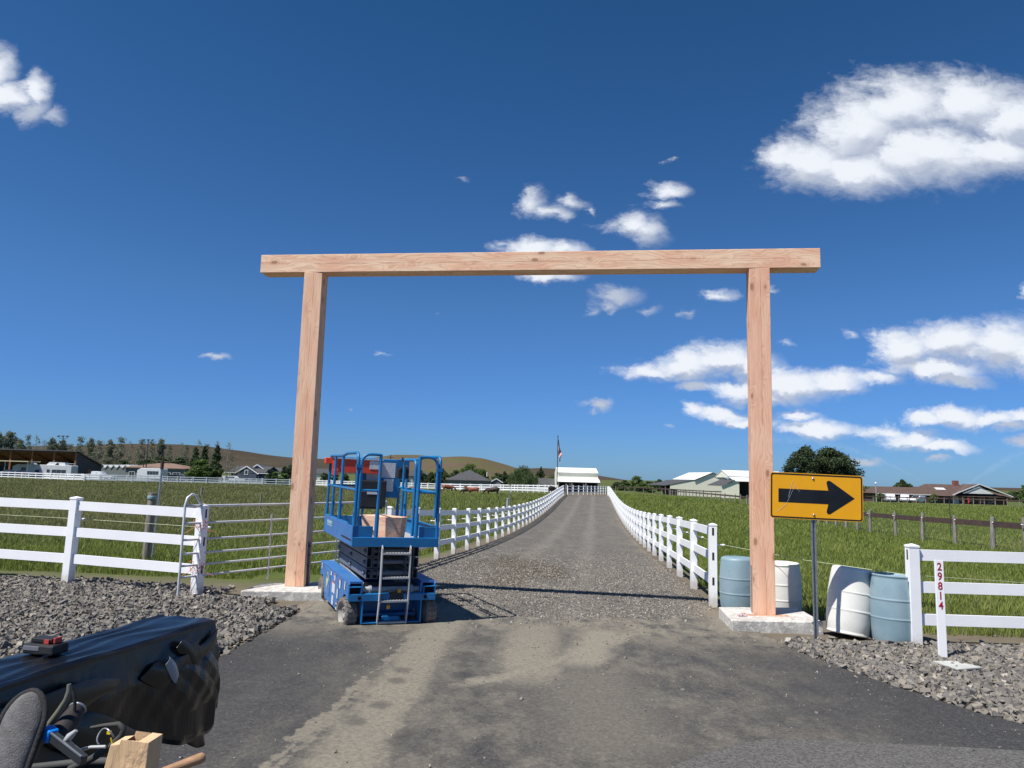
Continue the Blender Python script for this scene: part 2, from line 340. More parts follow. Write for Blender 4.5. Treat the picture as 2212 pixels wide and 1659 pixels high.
MT['shingle_dark'] = plain('dark_shingle', (.05, .052, .058), (.075, .075, .08), rough=.9, scale=2.2, b=.3, bs=10)
MT['shingle_brown'] = plain('brown_shingle', (.105, .066, .052), (.08, .05, .04), rough=.9, scale=1.5, b=.3, bs=8)
MT['roof_tan'] = plain('tan_brown_shingle', (.22, .14, .105), (.18, .115, .085), rough=.9, scale=1.2)
MT['cream'] = plain('cream_ribbed_metal', (.88, .86, .70), (.82, .80, .65), rough=.55, scale=1.4, stretch=(3, 3, .3))
MT['roof_white'] = plain('white_metal_roof', (.80, .80, .78), (.74, .74, .72), rough=.5, scale=.8)
MT['trim_white'] = plain('white_trim', (.76, .76, .75), rough=.6)
MT['brick_dark'] = plain('dark_brick', (.10, .06, .05), (.075, .045, .04), rough=.9, scale=6)
MT['chimney'] = plain('red_brick', (.26, .09, .06), (.2, .07, .05), rough=.9, scale=6)
MT['siding_grey'] = plain('grey_siding', (.20, .22, .22), (.16, .18, .18), rough=.8, scale=2)
MT['siding_navy'] = plain('slate_blue_siding', (.065, .085, .13), (.05, .07, .11), rough=.8, scale=2)
MT['wall_black'] = plain('charcoal_metal_wall', (.035, .04, .05), (.028, .032, .04), rough=.6, scale=2)
MT['cedar'] = plain('orange_cedar_timber', (.34, .15, .06), (.24, .10, .04), rough=.7, scale=2, stretch=(1, 1, 5))
MT['glass'] = plain('dark_window_glass', (.03, .04, .045), (.05, .06, .07), rough=.12, spec=.8)
MT['car_white'] = plain('white_car_paint', (.80, .81, .82), rough=.25, coat=.6)
MT['car_dark'] = plain('navy_car_paint', (.025, .035, .06), rough=.25, coat=.6)
MT['car_black'] = plain('black_car_paint', (.012, .012, .015), rough=.25, coat=.6)
MT['rv'] = plain('pale_grey_fibreglass', (.60, .61, .61), (.52, .53, .54), rough=.4, scale=1)
MT['pole_dark'] = plain('dark_steel_pole', (.04, .045, .05), rough=.5, metal=.3)
MT['flag'] = None
MT['cow_black'] = plain('black_brown_hide', (.022, .014, .011), (.055, .028, .02), rough=.7, scale=3)
MT['cow_red'] = plain('red_brown_hide', (.26, .085, .035), (.18, .05, .022), rough=.7, scale=3)
MT['bark'] = plain('grey_brown_bark', (.12, .09, .07), (.18, .14, .11), rough=.95, scale=3, b=.4, bs=10)
MT['bark_pale'] = plain('pale_bark', (.36, .33, .28), (.25, .22, .19), rough=.95, scale=3)
def leafmat(name, c1, c2, trans=.25):
    m, t, p = newmat(name)
    a = nd(t, 'ShaderNodeAttribute', attribute_name='tint')
    t.links.new(mixc(t, a.outputs['Fac'], c1, c2), p.inputs['Base Color'])
    p.inputs['Roughness'].default_value = .65; p.inputs['Specular IOR Level'].default_value = .25
    if trans:
        tr = nd(t, 'ShaderNodeBsdfTranslucent'); t.links.new(mixc(t, a.outputs['Fac'], tuple(x*1.1 for x in c1), tuple(x*1.2 for x in c2)), tr.inputs[0])
        mx = nd(t, 'ShaderNodeMixShader'); mx.inputs[0].default_value = trans
        t.links.new(p.outputs[0], mx.inputs[1]); t.links.new(tr.outputs[0], mx.inputs[2])
        t.links.new(mx.outputs[0], t.nodes['Material Output'].inputs[0])
    return m
MT['leaf_pine'] = leafmat('pine_needles', (.025, .045, .02), (.07, .095, .04), .15)
MT['leaf_green'] = leafmat('broad_leaves', (.07, .12, .03), (.15, .21, .055))
MT['leaf_dark'] = leafmat('dark_leaves', (.04, .065, .026), (.095, .13, .052))
MT['leaf_willow'] = leafmat('willow_leaves', (.055, .09, .032), (.13, .17, .07))
MT['leaf_poplar'] = leafmat('poplar_leaves', (.11, .135, .085), (.22, .24, .165), .35)
MT['grass'] = leafmat('meadow_grass', (.115, .175, .025), (.30, .34, .085), .3)
MT['grass_dry'] = leafmat('seeding_meadow_grass', (.13, .135, .045), (.28, .26, .13), .3)
# ---------------------------------------------------------------- terrain
YT = np.linspace(-60, 7000, 14121)
def table(ks):
    y = np.interp(YT, [k[0] for k in ks], [k[1] for k in ks]); k = np.hanning(25); k /= k.sum()
    return np.convolve(np.pad(y, 12, mode='edge'), k, 'valid')
T_C = table([(-60, 0), (12, 0), (16, -.12), (20.5, -.30), (28, -.60), (38, -.88), (50, -1.02), (62, -.98), (76, -.76), (88, -.52), (100, -.38), (125, -.6), (170, -1.1), (300, -2), (7000, -2)])
T_L = table([(-60, 0), (14, .02), (22, -.12), (30, -.28), (60, -.60), (100, -.78), (140, -1.0), (170, -1.45), (300, -1.9), (7000, -2)])
T_Rt = table([(-60, 0), (12, 0), (20, -.15), (34, -.40), (50, -.65), (93, -.85), (130, -1.12), (200, -2.0), (300, -2.5), (7000, -2.5)])
def smooth(x): x = np.clip(x, 0, 1); return x*x*(3 - 2*x)
def drive_l(y): return -1.93 + (y - 20.5)*.1163       # left and right fence lines of the driveway
def drive_r(y): return 3.47 + (y - 12.7)*.1145
def h(x, y):
    x = np.asarray(x, float); y = np.asarray(y, float)
    c, l, r = np.interp(y, YT, T_C), np.interp(y, YT, T_L), np.interp(y, YT, T_Rt)
    wd = 9 + np.clip(y, 0, 200)*.12
    a = smooth((drive_l(y) - .3 - x)/wd); b = smooth((x - drive_r(y) - .3)/wd)
    z = c*(1 - a - b) + l*a + r*b
    fade = 1 - smooth((y - 13)/12)
    z = z - (.022*np.clip(x, -6, 0) + .011*np.clip(x, 0, 5))*fade
    return z
def hz(x, y): return float(h(x, y))
def on_ground(px, Y, dz=0.0):                     # picture column px at distance Y, on the ground
    x = xat(px, Y); return Vector((x, Y, hz(x, Y) + dz))
xs = np.unique(np.concatenate([np.arange(-30, 30, .5), np.arange(-120, 140, 4.), np.linspace(-120, -7000, 40), np.linspace(140, 7000, 40)]))
ys = np.unique(np.concatenate([np.arange(-6, 60, .5), np.arange(60, 180, 2.), np.arange(180, 600, 20.), np.linspace(600, 7000, 30), np.array([-60, -30, -15])]))
X, Y = np.meshgrid(xs, ys); Z = h(X, Y); nx = len(xs)
idx = np.arange(len(xs)*len(ys)).reshape(len(ys), nx)
fq = np.stack([idx[:-1, :-1], idx[:-1, 1:], idx[1:, 1:], idx[1:, :-1]], -1).reshape(-1, 4)
def ground_mat():
    m, t, p = newmat('meadow_soil'); v = objvec(t, True)
    n = noise(v, .12, 8, .6, t); n2 = noise(v, 2.5, 8, .65, t); n3 = noise(v, .9, 6, .6, t)
    soil = mixc(t, n2.outputs['Fac'], (.10, .085, .06), (.19, .16, .12))
    gr = mixc(t, step(t, n3.outputs['Fac'], .3, .7), (.055, .085, .016), (.10, .125, .035))
    gr = mixc(t, step(t, n.outputs['Fac'], .4, .62), gr, (.10, .105, .04))
    spv = nd(t, 'ShaderNodeSeparateXYZ'); t.links.new(v, spv.inputs[0])
    near = step(t, M('MULTIPLY_ADD', n3.outputs['Fac'], 3.0, spv.outputs[1], tree=t), 13.5, 15.5)
    # bare soil along the driveway fences: distance beyond either fence line
    ex = M('SUBTRACT', M('MULTIPLY_ADD', spv.outputs[1], .1163, -4.31, tree=t), spv.outputs[0], tree=t)
    er = M('SUBTRACT', spv.outputs[0], M('MULTIPLY_ADD', spv.outputs[1], .1145, 2.02, tree=t), tree=t)
    ed = M('MAXIMUM', ex, er, tree=t)
    edge = step(t, M('MULTIPLY_ADD', n3.outputs['Fac'], 1.2, ed, tree=t), .75, 1.2)
    t.links.new(mixc(t, M('MULTIPLY', edge, near, tree=t), soil, gr), p.inputs['Base Color'])
    p.inputs['Roughness'].default_value = 1; p.inputs['Specular IOR Level'].default_value = .1
    bump(t, p, n2.outputs['Fac'], .6, .05)
    return m
g_o = np_mesh('ground', np.stack([X.ravel(), Y.ravel(), Z.ravel()], 1), fq, ground_mat(), smooth=True); tag(g_o, kind='structure')
# driveway: gravel strip between the fences
def strip(name, ylist, xl, xr, lift, mat, nx=12):
    vs = []; fs = []
    for i, y in enumerate(ylist):
        a, b = xl(y), xr(y)
        for j in range(nx+1):
            x = a + (b - a)*j/nx; vs.append((x, y, hz(x, y) + lift))
    for i in range(len(ylist)-1):
        for j in range(nx):
            q = i*(nx+1) + j; fs.append((q, q+1, q+nx+2, q+nx+1))
    return tag(np_mesh(name, np.array(vs), np.array(fs), mat, smooth=True), kind='structure')
def gravel_mat():
    m, t, p = newmat('compacted_gravel'); v = objvec(t, True)
    vo = nd(t, 'ShaderNodeTexVoronoi', feature='F1'); vo.inputs['Scale'].default_value = 30; t.links.new(v, vo.inputs['Vector'])
    vo2 = nd(t, 'ShaderNodeTexVoronoi', feature='F1'); vo2.inputs['Scale'].default_value = 11; t.links.new(v, vo2.inputs['Vector'])
    hsv = nd(t, 'ShaderNodeSeparateColor'); t.links.new(vo.outputs['Color'], hsv.inputs[0])
    hs2 = nd(t, 'ShaderNodeSeparateColor'); t.links.new(vo2.outputs['Color'], hs2.inputs[0])
    c = mixc(t, hsv.outputs[0], (.055, .052, .048), (.22, .205, .18))
    c = mixc(t, M('MULTIPLY', M('GREATER_THAN', hs2.outputs[1], .86, tree=t), .6, tree=t), c, (.27, .25, .22))
    n = noise(VM('MULTIPLY', v, (1, .35, 1), t), 1.1, 7, .6, t); n2 = noise(v, .35, 5, .5, t)
    c = mixc(t, M('MULTIPLY', step(t, n.outputs['Fac'], .42, .68), .55, tree=t), c, (.25, .225, .175))
    nm = noise(v, 5.5, 6, .75, t); c = mixc(t, M('MULTIPLY', step(t, nm.outputs['Fac'], .38, .62), .5, tree=t), mixc(t, .5, c, (.06, .056, .05)), mixc(t, .35, c, (.30, .275, .235)))
    # wheel tracks along the drive: compacted, paler
    spv = nd(t, 'ShaderNodeSeparateXYZ'); t.links.new(v, spv.inputs[0])
    u = M('SUBTRACT', spv.outputs[0], M('MULTIPLY_ADD', spv.outputs[1], .1155, -1.1, tree=t), tree=t)
    tr = M('ABSOLUTE', M('SUBTRACT', M('ABSOLUTE', u, tree=t), .85, tree=t), tree=t)
    trk = M('SUBTRACT', 1.0, step(t, M('MULTIPLY_ADD', n2.outputs['Fac'], .3, tr, tree=t), .15, .62), tree=t)
    c = mixc(t, M('MULTIPLY', trk, .22, tree=t), c, (.30, .275, .235))
    # damp brown patch left of the middle
    dx = M('MULTIPLY', M('ADD', spv.outputs[0], -.30, tree=t), .85, tree=t); dy = M('MULTIPLY', M('ADD', spv.outputs[1], -18.5, tree=t), .24, tree=t)
    rr = M('SQRT', M('ADD', M('POWER', dx, 2, tree=t), M('POWER', dy, 2, tree=t), tree=t), tree=t)
    wet = M('SUBTRACT', 1.0, step(t, M('MULTIPLY_ADD', n.outputs['Fac'], 1.9, rr, tree=t), 1.55, 2.0), tree=t)
    c = mixc(t, M('MULTIPLY', wet, .85, tree=t), c, (.075, .058, .034))
    # loose dirty fringe by the fences
    fr = step(t, M('MULTIPLY_ADD', n.outputs['Fac'], .9, M('ABSOLUTE', u, tree=t), tree=t), 3.0, 3.6)
    c = mixc(t, M('MULTIPLY', fr, .8, tree=t), c, mixc(t, n.outputs['Fac'], (.16, .13, .095), (.30, .25, .19)))
    t.links.new(c, p.inputs['Base Color']); p.inputs['Roughness'].default_value = .95; p.inputs['Specular IOR Level'].default_value = .2
    hgt = M('ADD', M('SUBTRACT', 1.0, vo.outputs['Distance'], tree=t), M('MULTIPLY', M('SUBTRACT', 1.0, vo2.outputs['Distance'], tree=t), .6, tree=t), tree=t)
    bump(t, p, hgt, .8, .025)
    return m
MT['gravel'] = gravel_mat()
ydr = list(np.arange(10.5, 30, .5)) + list(np.arange(30, 104, 1.5))
strip('driveway', ydr, lambda y: drive_l(max(y, 13)) + .15 - max(0, 13.5-y)*.15, lambda y: drive_r(max(y, 12)) - .15 + max(0, 12.7-y)*.3, .010, MT['gravel'])
strip('cross_lane', list(np.arange(101, 109, .5)), lambda y: -6, lambda y: 14.5, .022, MT['gravel'], nx=40)
# asphalt apron
def gp(px, py, dz=0.0):                           # where the view ray meets the ground
    d = ray(px, py); s = 2.0/max(1e-4, -d.z)
    for _ in range(30):
        q = CAM + d*s; s += (q.z - hz(q.x, q.y) - dz)/(-d.z)
    return CAM + d*s
def asphalt_mat():
    m, t, p = newmat('asphalt_apron'); v = objvec(t, True)
    n = noise(v, 60, 6, .75, t); n1 = noise(v, .55, 8, .6, t, .0); n2 = noise(VM('MULTIPLY', v, (1.1, .7, 1), t), 2.2, 10, .72, t, .15); n3 = noise(v, 9, 5, .6, t)
    ng = noise(v, 24, 5, .8, t); c = mixc(t, step(t, n.outputs['Fac'], .35, .65), (.020, .020, .022), (.062, .061, .061)); c = mixc(t, M('MULTIPLY', step(t, ng.outputs['Fac'], .52, .62), .38, tree=t), c, (.115, .11, .10))
    spv = nd(t, 'ShaderNodeSeparateXYZ'); t.links.new(v, spv.inputs[0]); x, y = spv.outputs[0], spv.outputs[1]
    wob = M('MULTIPLY', M('SUBTRACT', n1.outputs['Fac'], .5, tree=t), .8, tree=t)
    wob2 = M('ADD', M('MULTIPLY', M('SUBTRACT', n2.outputs['Fac'], .5, tree=t), .45, tree=t), M('MULTIPLY', M('SUBTRACT', n3.outputs['Fac'], .5, tree=t), .28, tree=t), tree=t)
    def track(x0, y0, x1, y1, half, soft, bendk=0.0):
        # signed distance from a straight (slightly bent) wheel track
        k = (x1 - x0)/(y1 - y0); ln = math.sqrt(1 + k*k)
        lx = M('SUBTRACT', x, M('MULTIPLY_ADD', y, k, x0 - k*y0, tree=t), tree=t)
        if bendk:
            yc = M('ADD', y, -(y0+y1)/2, tree=t); lx = M('ADD', lx, M('MULTIPLY', M('MULTIPLY', yc, yc, tree=t), bendk, tree=t), tree=t)
        d = M('ABSOLUTE', M('DIVIDE', M('MULTIPLY_ADD', wob, .35, lx, tree=t), ln, tree=t), tree=t)
        return M('SUBTRACT', 1.0, step(t, M('ADD', d, wob2, tree=t), half, half + soft), tree=t)
    def tk(a, c, half, soft, bk=0.0): a, c = gp(*a), gp(*c); return track(a.x, a.y, c.x, c.y, half, soft, bk)
    def seg(q, ya, yb, fd=.5): lo, hi = gp(1106, ya).y, gp(1106, yb).y; return M('MULTIPLY', q, M('MULTIPLY', step(t, y, hi - fd*.4, hi + fd*.6), M('SUBTRACT', 1.0, step(t, y, lo - fd*.6, lo + fd*.4), tree=t), tree=t), tree=t)
    mask = M('MULTIPLY', tk((735, 1659), (962, 1345), .12, .34), .74, tree=t)
    for q, s_ in ((seg(tk((1150, 1345), (1138, 1480), .14, .45), 1340, 1490, 1.0), .75), (seg(tk((1318, 1345), (1250, 1440), .10, .35), 1350, 1445, .8), .85), (seg(tk((1410, 1362), (1010, 1492), .015, .22, .05), 1355, 1495), .8), (tk((645, 1600), (915, 1360), .006, .06), .65), (tk((668, 1600), (930, 1360), .006, .06), .6), (seg(tk((1255, 1430), (1330, 1640), .10, .9), 1430, 1659, 1.0), .4)):
        mask = M('MAXIMUM', mask, M('MULTIPLY', q, s_, tree=t), tree=t)
    # overall dust towards the drive mouth and the middle
    cen = M('SUBTRACT', 1.0, step(t, M('ABSOLUTE', M('ADD', x, -.6, tree=t), tree=t), .8, 3.6), tree=t)
    mouth = M('MULTIPLY', step(t, M('ADD', y, M('MULTIPLY', wob, 2.0, tree=t), tree=t), 8.0, 10.6), .75, tree=t)
    dust = M('MULTIPLY', M('MULTIPLY', cen, step(t, n2.outputs['Fac'], .28, .74), tree=t), .55, tree=t)
    mask = M('MAXIMUM', mask, M('MAXIMUM', dust, M('MULTIPLY', mouth, step(t, n2.outputs['Fac'], .3, .6), tree=t), tree=t), tree=t)
    mask = M('MULTIPLY', mask, M('MULTIPLY_ADD', step(t, ng.outputs['Fac'], .35, .62), .45, .68, tree=t), tree=t, clamp=True)
    c = mixc(t, mask, c, mixc(t, n1.outputs['Fac'], (.22, .20, .16), (.30, .26, .19)))
    # tyre scuffs and thin pale streaks on the left
    n5 = noise(VM('MULTIPLY', v, (.9, 3.2, 1), t), 2.2, 9, .75, t, .1)
    c = mixc(t, M('MULTIPLY', step(t, n5.outputs['Fac'], .56, .74), .38, tree=t), c, (.15, .14, .12))
    c = mixc(t, M('MULTIPLY', M('SUBTRACT', 1.0, step(t, n5.outputs['Fac'], .28, .42), tree=t), .35, tree=t), c, (.03, .03, .031))
    for (qx, qy) in ((868, 1451), (860, 1474), (1001, 1441), (995, 1462), (822, 1527), (765, 1563), (868, 1590), (1012, 1415), (602, 1410), (855, 1608)):
        g_ = gp(qx, qy); ex1 = M('MULTIPLY', M('ADD', M('MULTIPLY', wob2, .35, tree=t), M('SUBTRACT', x, g_.x, tree=t), tree=t), 1.0, tree=t); ey1 = M('MULTIPLY', M('SUBTRACT', y, g_.y, tree=t), .8, tree=t)
        rr_ = M('SQRT', M('ADD', M('POWER', ex1, 2, tree=t), M('POWER', ey1, 2, tree=t), tree=t), tree=t)
        c = mixc(t, M('MULTIPLY', M('SUBTRACT', 1.0, step(t, rr_, .04, .13), tree=t), .5, tree=t), c, (.03, .03, .03))
    # crumbs of gravel
    vo = nd(t, 'ShaderNodeTexVoronoi', feature='F1'); vo.inputs['Scale'].default_value = 8; vo.inputs['Randomness'].default_value = 1; t.links.new(v, vo.inputs['Vector'])
    cr = M('LESS_THAN', vo.outputs['Distance'], .05, tree=t)
    c = mixc(t, M('MULTIPLY', cr, .5, tree=t), c, (.30, .28, .25))
    t.links.new(c, p.inputs['Base Color']); p.inputs['Roughness'].default_value = .86; p.inputs['Specular IOR Level'].default_value = .35
    bump(t, p, n.outputs['Fac'], .55, .006)
    return m
# outline of the new asphalt, walked along its far edge from left to right (x, y)
EDGE = [gp(*q) for q in ((-250, 1700), (160, 1600), (330, 1500), (470, 1427), (560, 1368), (655, 1318), (700, 1292), (930, 1292), (1010, 1318), (1130, 1335), (1300, 1337), (1450, 1333), (1530, 1332), (1600, 1352), (1660, 1375), (1720, 1408), (1800, 1440), (1900, 1475), (2010, 1510), (2120, 1545), (2230, 1572), (2500, 1640), (2800, 1700))]
EDGE.sort(key=lambda q: q.x)
ex_ = np.array([q.x for q in EDGE]); ey_ = np.array([q.y for q in EDGE])
def edge_y(x): return float(np.interp(x, ex_, ey_))
vs, fs = [], []; axs = np.concatenate([np.arange(-14, -5, .5), np.arange(-5, 6.01, .1), np.arange(6.5, 18, .5)]); NYA = 60
for i, x in enumerate(axs):
    x = float(x); e = edge_y(x) + .02*math.sin(x*9) + .015*math.sin(x*23)
    for j in range(NYA+1):
        y = -8 + (e + 8)*j/NYA; vs.append((x, y, hz(x, y) + .016))
for i in range(len(axs)-1):
    for j in range(NYA):
        q = i*(NYA+1) + j; fs.append((q, q+NYA+1, q+NYA+2, q+1))
tag(np_mesh('road', np.array(vs), np.array(fs), asphalt_mat(), smooth=True), kind='structure')
# the older, coarser road surface at the lower right
def old_mat():
    m, t, p = newmat('old_chip_seal_road'); v = objvec(t, True)
    vo = nd(t, 'ShaderNodeTexVoronoi', feature='F1'); vo.inputs['Scale'].default_value = 70; t.links.new(v, vo.inputs['Vector'])
    hsv = nd(t, 'ShaderNodeSeparateColor'); t.links.new(vo.outputs['Color'], hsv.inputs[0])
    c = mixc(t, hsv.outputs[0], (.045, .044, .042), (.155, .148, .135)); n = noise(v, 1.2, 6, .6, t)
    c = mixc(t, M('MULTIPLY', n.outputs['Fac'], .5, tree=t), c, (.075, .07, .065)); t.links.new(c, p.inputs['Base Color'])
    p.inputs['Roughness'].default_value = .9; bump(t, p, vo.outputs['Distance'], .5, .006); return m
OE = [gp(*q) for q in ((1300, 1720), (1460, 1659), (1560, 1622), (1650, 1602), (1800, 1606), (2000, 1616), (2212, 1628), (2600, 1650))]
vs, fs = [], []
for i in range(49):
    x = OE[0].x + (OE[-1].x - OE[0].x)*i/48; e = float(np.interp(x, [q.x for q in OE], [q.y for q in OE]))
    for j in range(13): y = -8 + (e + 8)*j/12; vs.append((x, y, hz(x, y) + .022))
for i in range(48):
    for j in range(12): q = i*13 + j; fs.append((q, q+13, q+14, q+1))
tag(np_mesh('old_road', np.array(vs), np.array(fs), old_mat(), smooth=True), kind='structure')
# ---------------------------------------------------------------- hills
def hill(name, pts, Y, depth, mat, seed):
    """a ridge whose crest passes through measured points; it rises from its foot in front and falls away behind"""
    r = np.random.default_rng(seed); pxs = np.linspace(pts[0][0], pts[-1][0], 160)
    top = np.interp(pxs, [a for a, b in pts], [b for a, b in pts]); top = np.convolve(np.pad(top, 3, mode='edge'), np.ones(7)/7, 'valid')
    vs = []; nr = 26; ph = r.uniform(0, 6, 8)
    for i, (a, b) in enumerate(zip(pxs, top)):
        c = at(a, b, Y)
        for j in range(nr):
            tt = j/(nr-1)                      # 0 foot .. 0.6 crest .. 1 behind
            y = Y - depth*(.62 - tt)/.62 if tt < .62 else Y + depth*(tt - .62)
            k = smooth(tt/.62) if tt < .62 else 1 - .7*smooth((tt - .62)/.38)
            x = c.x*(y/Y); gul = math.sin(x*.012 + ph[0] + 3*math.sin(x*.004 + ph[1])) * math.sin(tt*6+ph[2]) + .6*math.sin(x*.031 + ph[3] + tt*4)
            z = -6 + (c.z + 6)*k + gul*(c.z + 6)*.045*math.sin(min(1, tt/.62)*math.pi)
            vs.append((x, y, z))
    fs = [(i*nr+j, (i+1)*nr+j, (i+1)*nr+j+1, i*nr+j+1) for i in range(159) for j in range(nr-1)]
    return tag(np_mesh(name, np.array(vs), np.array(fs), mat, smooth=True), kind='structure')
def hillmat(name, a, b, c, sc=.004):
    m, t, p = newmat(name); v = objvec(t, True)
    n = noise(VM('MULTIPLY', v, (1, .6, 2.5), t), sc, 9, .6, t, .5); n2 = noise(v, sc*9, 6, .7, t)
    col = mixc(t, step(t, n.outputs['Fac'], .38, .62), a, b); col = mixc(t, M('MULTIPLY', step(t, n2.outputs['Fac'], .45, .7), .45, tree=t), col, c)
    t.links.new(col, p.inputs['Base Color']); p.inputs['Roughness'].default_value = 1; p.inputs['Specular IOR Level'].default_value = 0
    bump(t, p, n2.outputs['Fac'], .5, 12); return m
hm1 = hillmat('sagebrush_slope', (.082, .066, .050), (.066, .056, .043), (.040, .038, .030))
hm2 = hillmat('green_brown_hillside', (.125, .095, .068), (.108, .103, .050), (.075, .06, .045))
hm3 = hillmat('burnt_dark_crest', (.06, .055, .052), (.09, .08, .068), (.045, .042, .04))
hill('hills', [(-200, 985), (120, 968), (215, 960), (350, 959), (450, 965), (520, 975), (575, 984), (640, 990), (720, 992), (770, 1002), (850, 1015), (930, 1028)], 2300, 1200, hm1, 3)
hill('hills', [(-200, 978), (0, 968), (110, 962), (190, 966), (300, 975), (420, 1000), (520, 1020)], 3000, 700, hm3, 5)
hill('hills', [(690, 1018), (760, 996), (850, 983), (905, 983), (950, 988), (1000, 987), (1045, 991), (1090, 1003), (1130, 1016), (1190, 1031), (1250, 1044)], 2600, 1300, hm2, 8)
hill('hills', [(1000, 1030), (1100, 1014), (1165, 1011), (1205, 1013), (1260, 1022), (1310, 1030), (1370, 1040), (1480, 1052)], 3400, 1000, hm1, 11)
hill('hills', [(1350, 1046), (1500, 1044), (1700, 1047), (1900, 1051), (2100, 1052), (2400, 1058)], 4200, 900, hm1, 13)
# ---------------------------------------------------------------- timber gateway
YR = 10.97
zt = at(1640, 579, YR).z; YL = (zt - 2)/(at(683, 588, 1).z - 2)
zl = at(635, 1267, YL).z; zr = at(1653, 1328, YR).z
PL = at(635, 1267, YL); PR = at(1652, 1328, YR); PS = .305
print('gate', YL, zt, zl, zr, PL, PR)
GA = math.atan2(PR.y - PL.y, PR.x - PL.x)
gw = empty('timber_gateway', ((PL.x+PR.x)/2, (PL.y+PR.y)/2, min(zl, zr)), 0, 'tall raw fir gateway with two square posts and one long beam over the driveway', 'gateway')
def wpost(name, P, z0, rz, mat):
    o = MB().box((0, 0, (zt - z0)/2), (PS, PS, zt - z0)).build(name, mat, bevel=.006)
    c = Vector((P.x, P.y, z0)) + Matrix.Rotation(rz, 3, 'Z') @ Vector((0, PS/2, 0))
    o.parent = gw; o.location = c - gw.location; o.rotation_euler = (0, 0, rz); return o
pl_ = wpost('post', PL, zl, R_(-3.5), MT['post_wood_l']); pr_ = wpost('post', PR, zr, R_(-9.5), MT['post_wood_r'])
for po, sx in ((pl_, 1), (pr_, -1)):
    b = MB().box((sx*(PS/2 + .004), .0, .34), (.010, .10, .68))
    for z in (.12, .3, .48, .62): b.lathe([(.0, .0), (.014, .0), (.014, .012), (0, .014)], 8, (sx*(PS/2+.008), 0, z), 'X')
    b.build('steel_plate', MT['pole_dark' if sx > 0 else 'galv'], po)
A = at(562, 586, YL - .12); B = at(1773, 579, YR - .1)
d = (PR - PL).normalized(); nrm = Vector((-d.y, d.x, 0)); nrm.normalize()
xa = (A - PL).dot(d); 
# ends of the beam found on the gate plane
def on_gate(px, py):
    r = ray(px, py); n = Vector((nrm.x, nrm.y, 0)); s = (PL - CAM).dot(n)/r.dot(n); return CAM + r*s
A = on_gate(562, 587); B = on_gate(1773, 578)
mid = (A + B)/2; bl = (Vector((B.x, B.y, 0)) - Vector((A.x, A.y, 0))).length
beam = MB().box((0, PS/2, PS/2), (bl, PS, PS)).build('beam', MT['beam_wood'], bevel=.006)
beam.parent = gw; beam.location = Vector((mid.x, mid.y, zt)) - gw.location; beam.rotation_euler = (0, 0, GA)
# concrete pads
def pad(corners, z0, z1, label):
    vs = [(p.x, p.y, z) for z in (z0, z1) for p in corners]; n = len(corners)
    c = sum((Vector((p.x, p.y, 0)) for p in corners), Vector())/n; c.z = z0
    b = MB(); b.add([Vector(v) - c for v in vs], [tuple(range(n))[::-1], tuple(range(n, 2*n))] + [(i, (i+1) % n, n+(i+1) % n, n+i) for i in range(n)])
    o = b.build('concrete_pad', MT['concrete'], loc=c, bevel=.012); tag(o, label, 'concrete pad', 'concrete pads under the gateway posts')
    return o
def on_z(px, py, z): r = ray(px, py); return CAM + r*((z - 2)/r.z)
pad([on_z(1552.5, 1311, zr), on_z(1581, 1340, zr), on_z(1779, 1344, zr), on_z(1722, 1312, zr)], zr - .30, zr - .001, 'rough concrete pad under the gateway post beside the arrow sign')
pad([on_z(520, 1276, zl), on_z(716, 1279, zl), on_z(712, 1256, zl), on_z(566, 1260, zl)], zl - .25, zl - .001, 'dusty concrete pad under the gateway post beside the scissor lift')
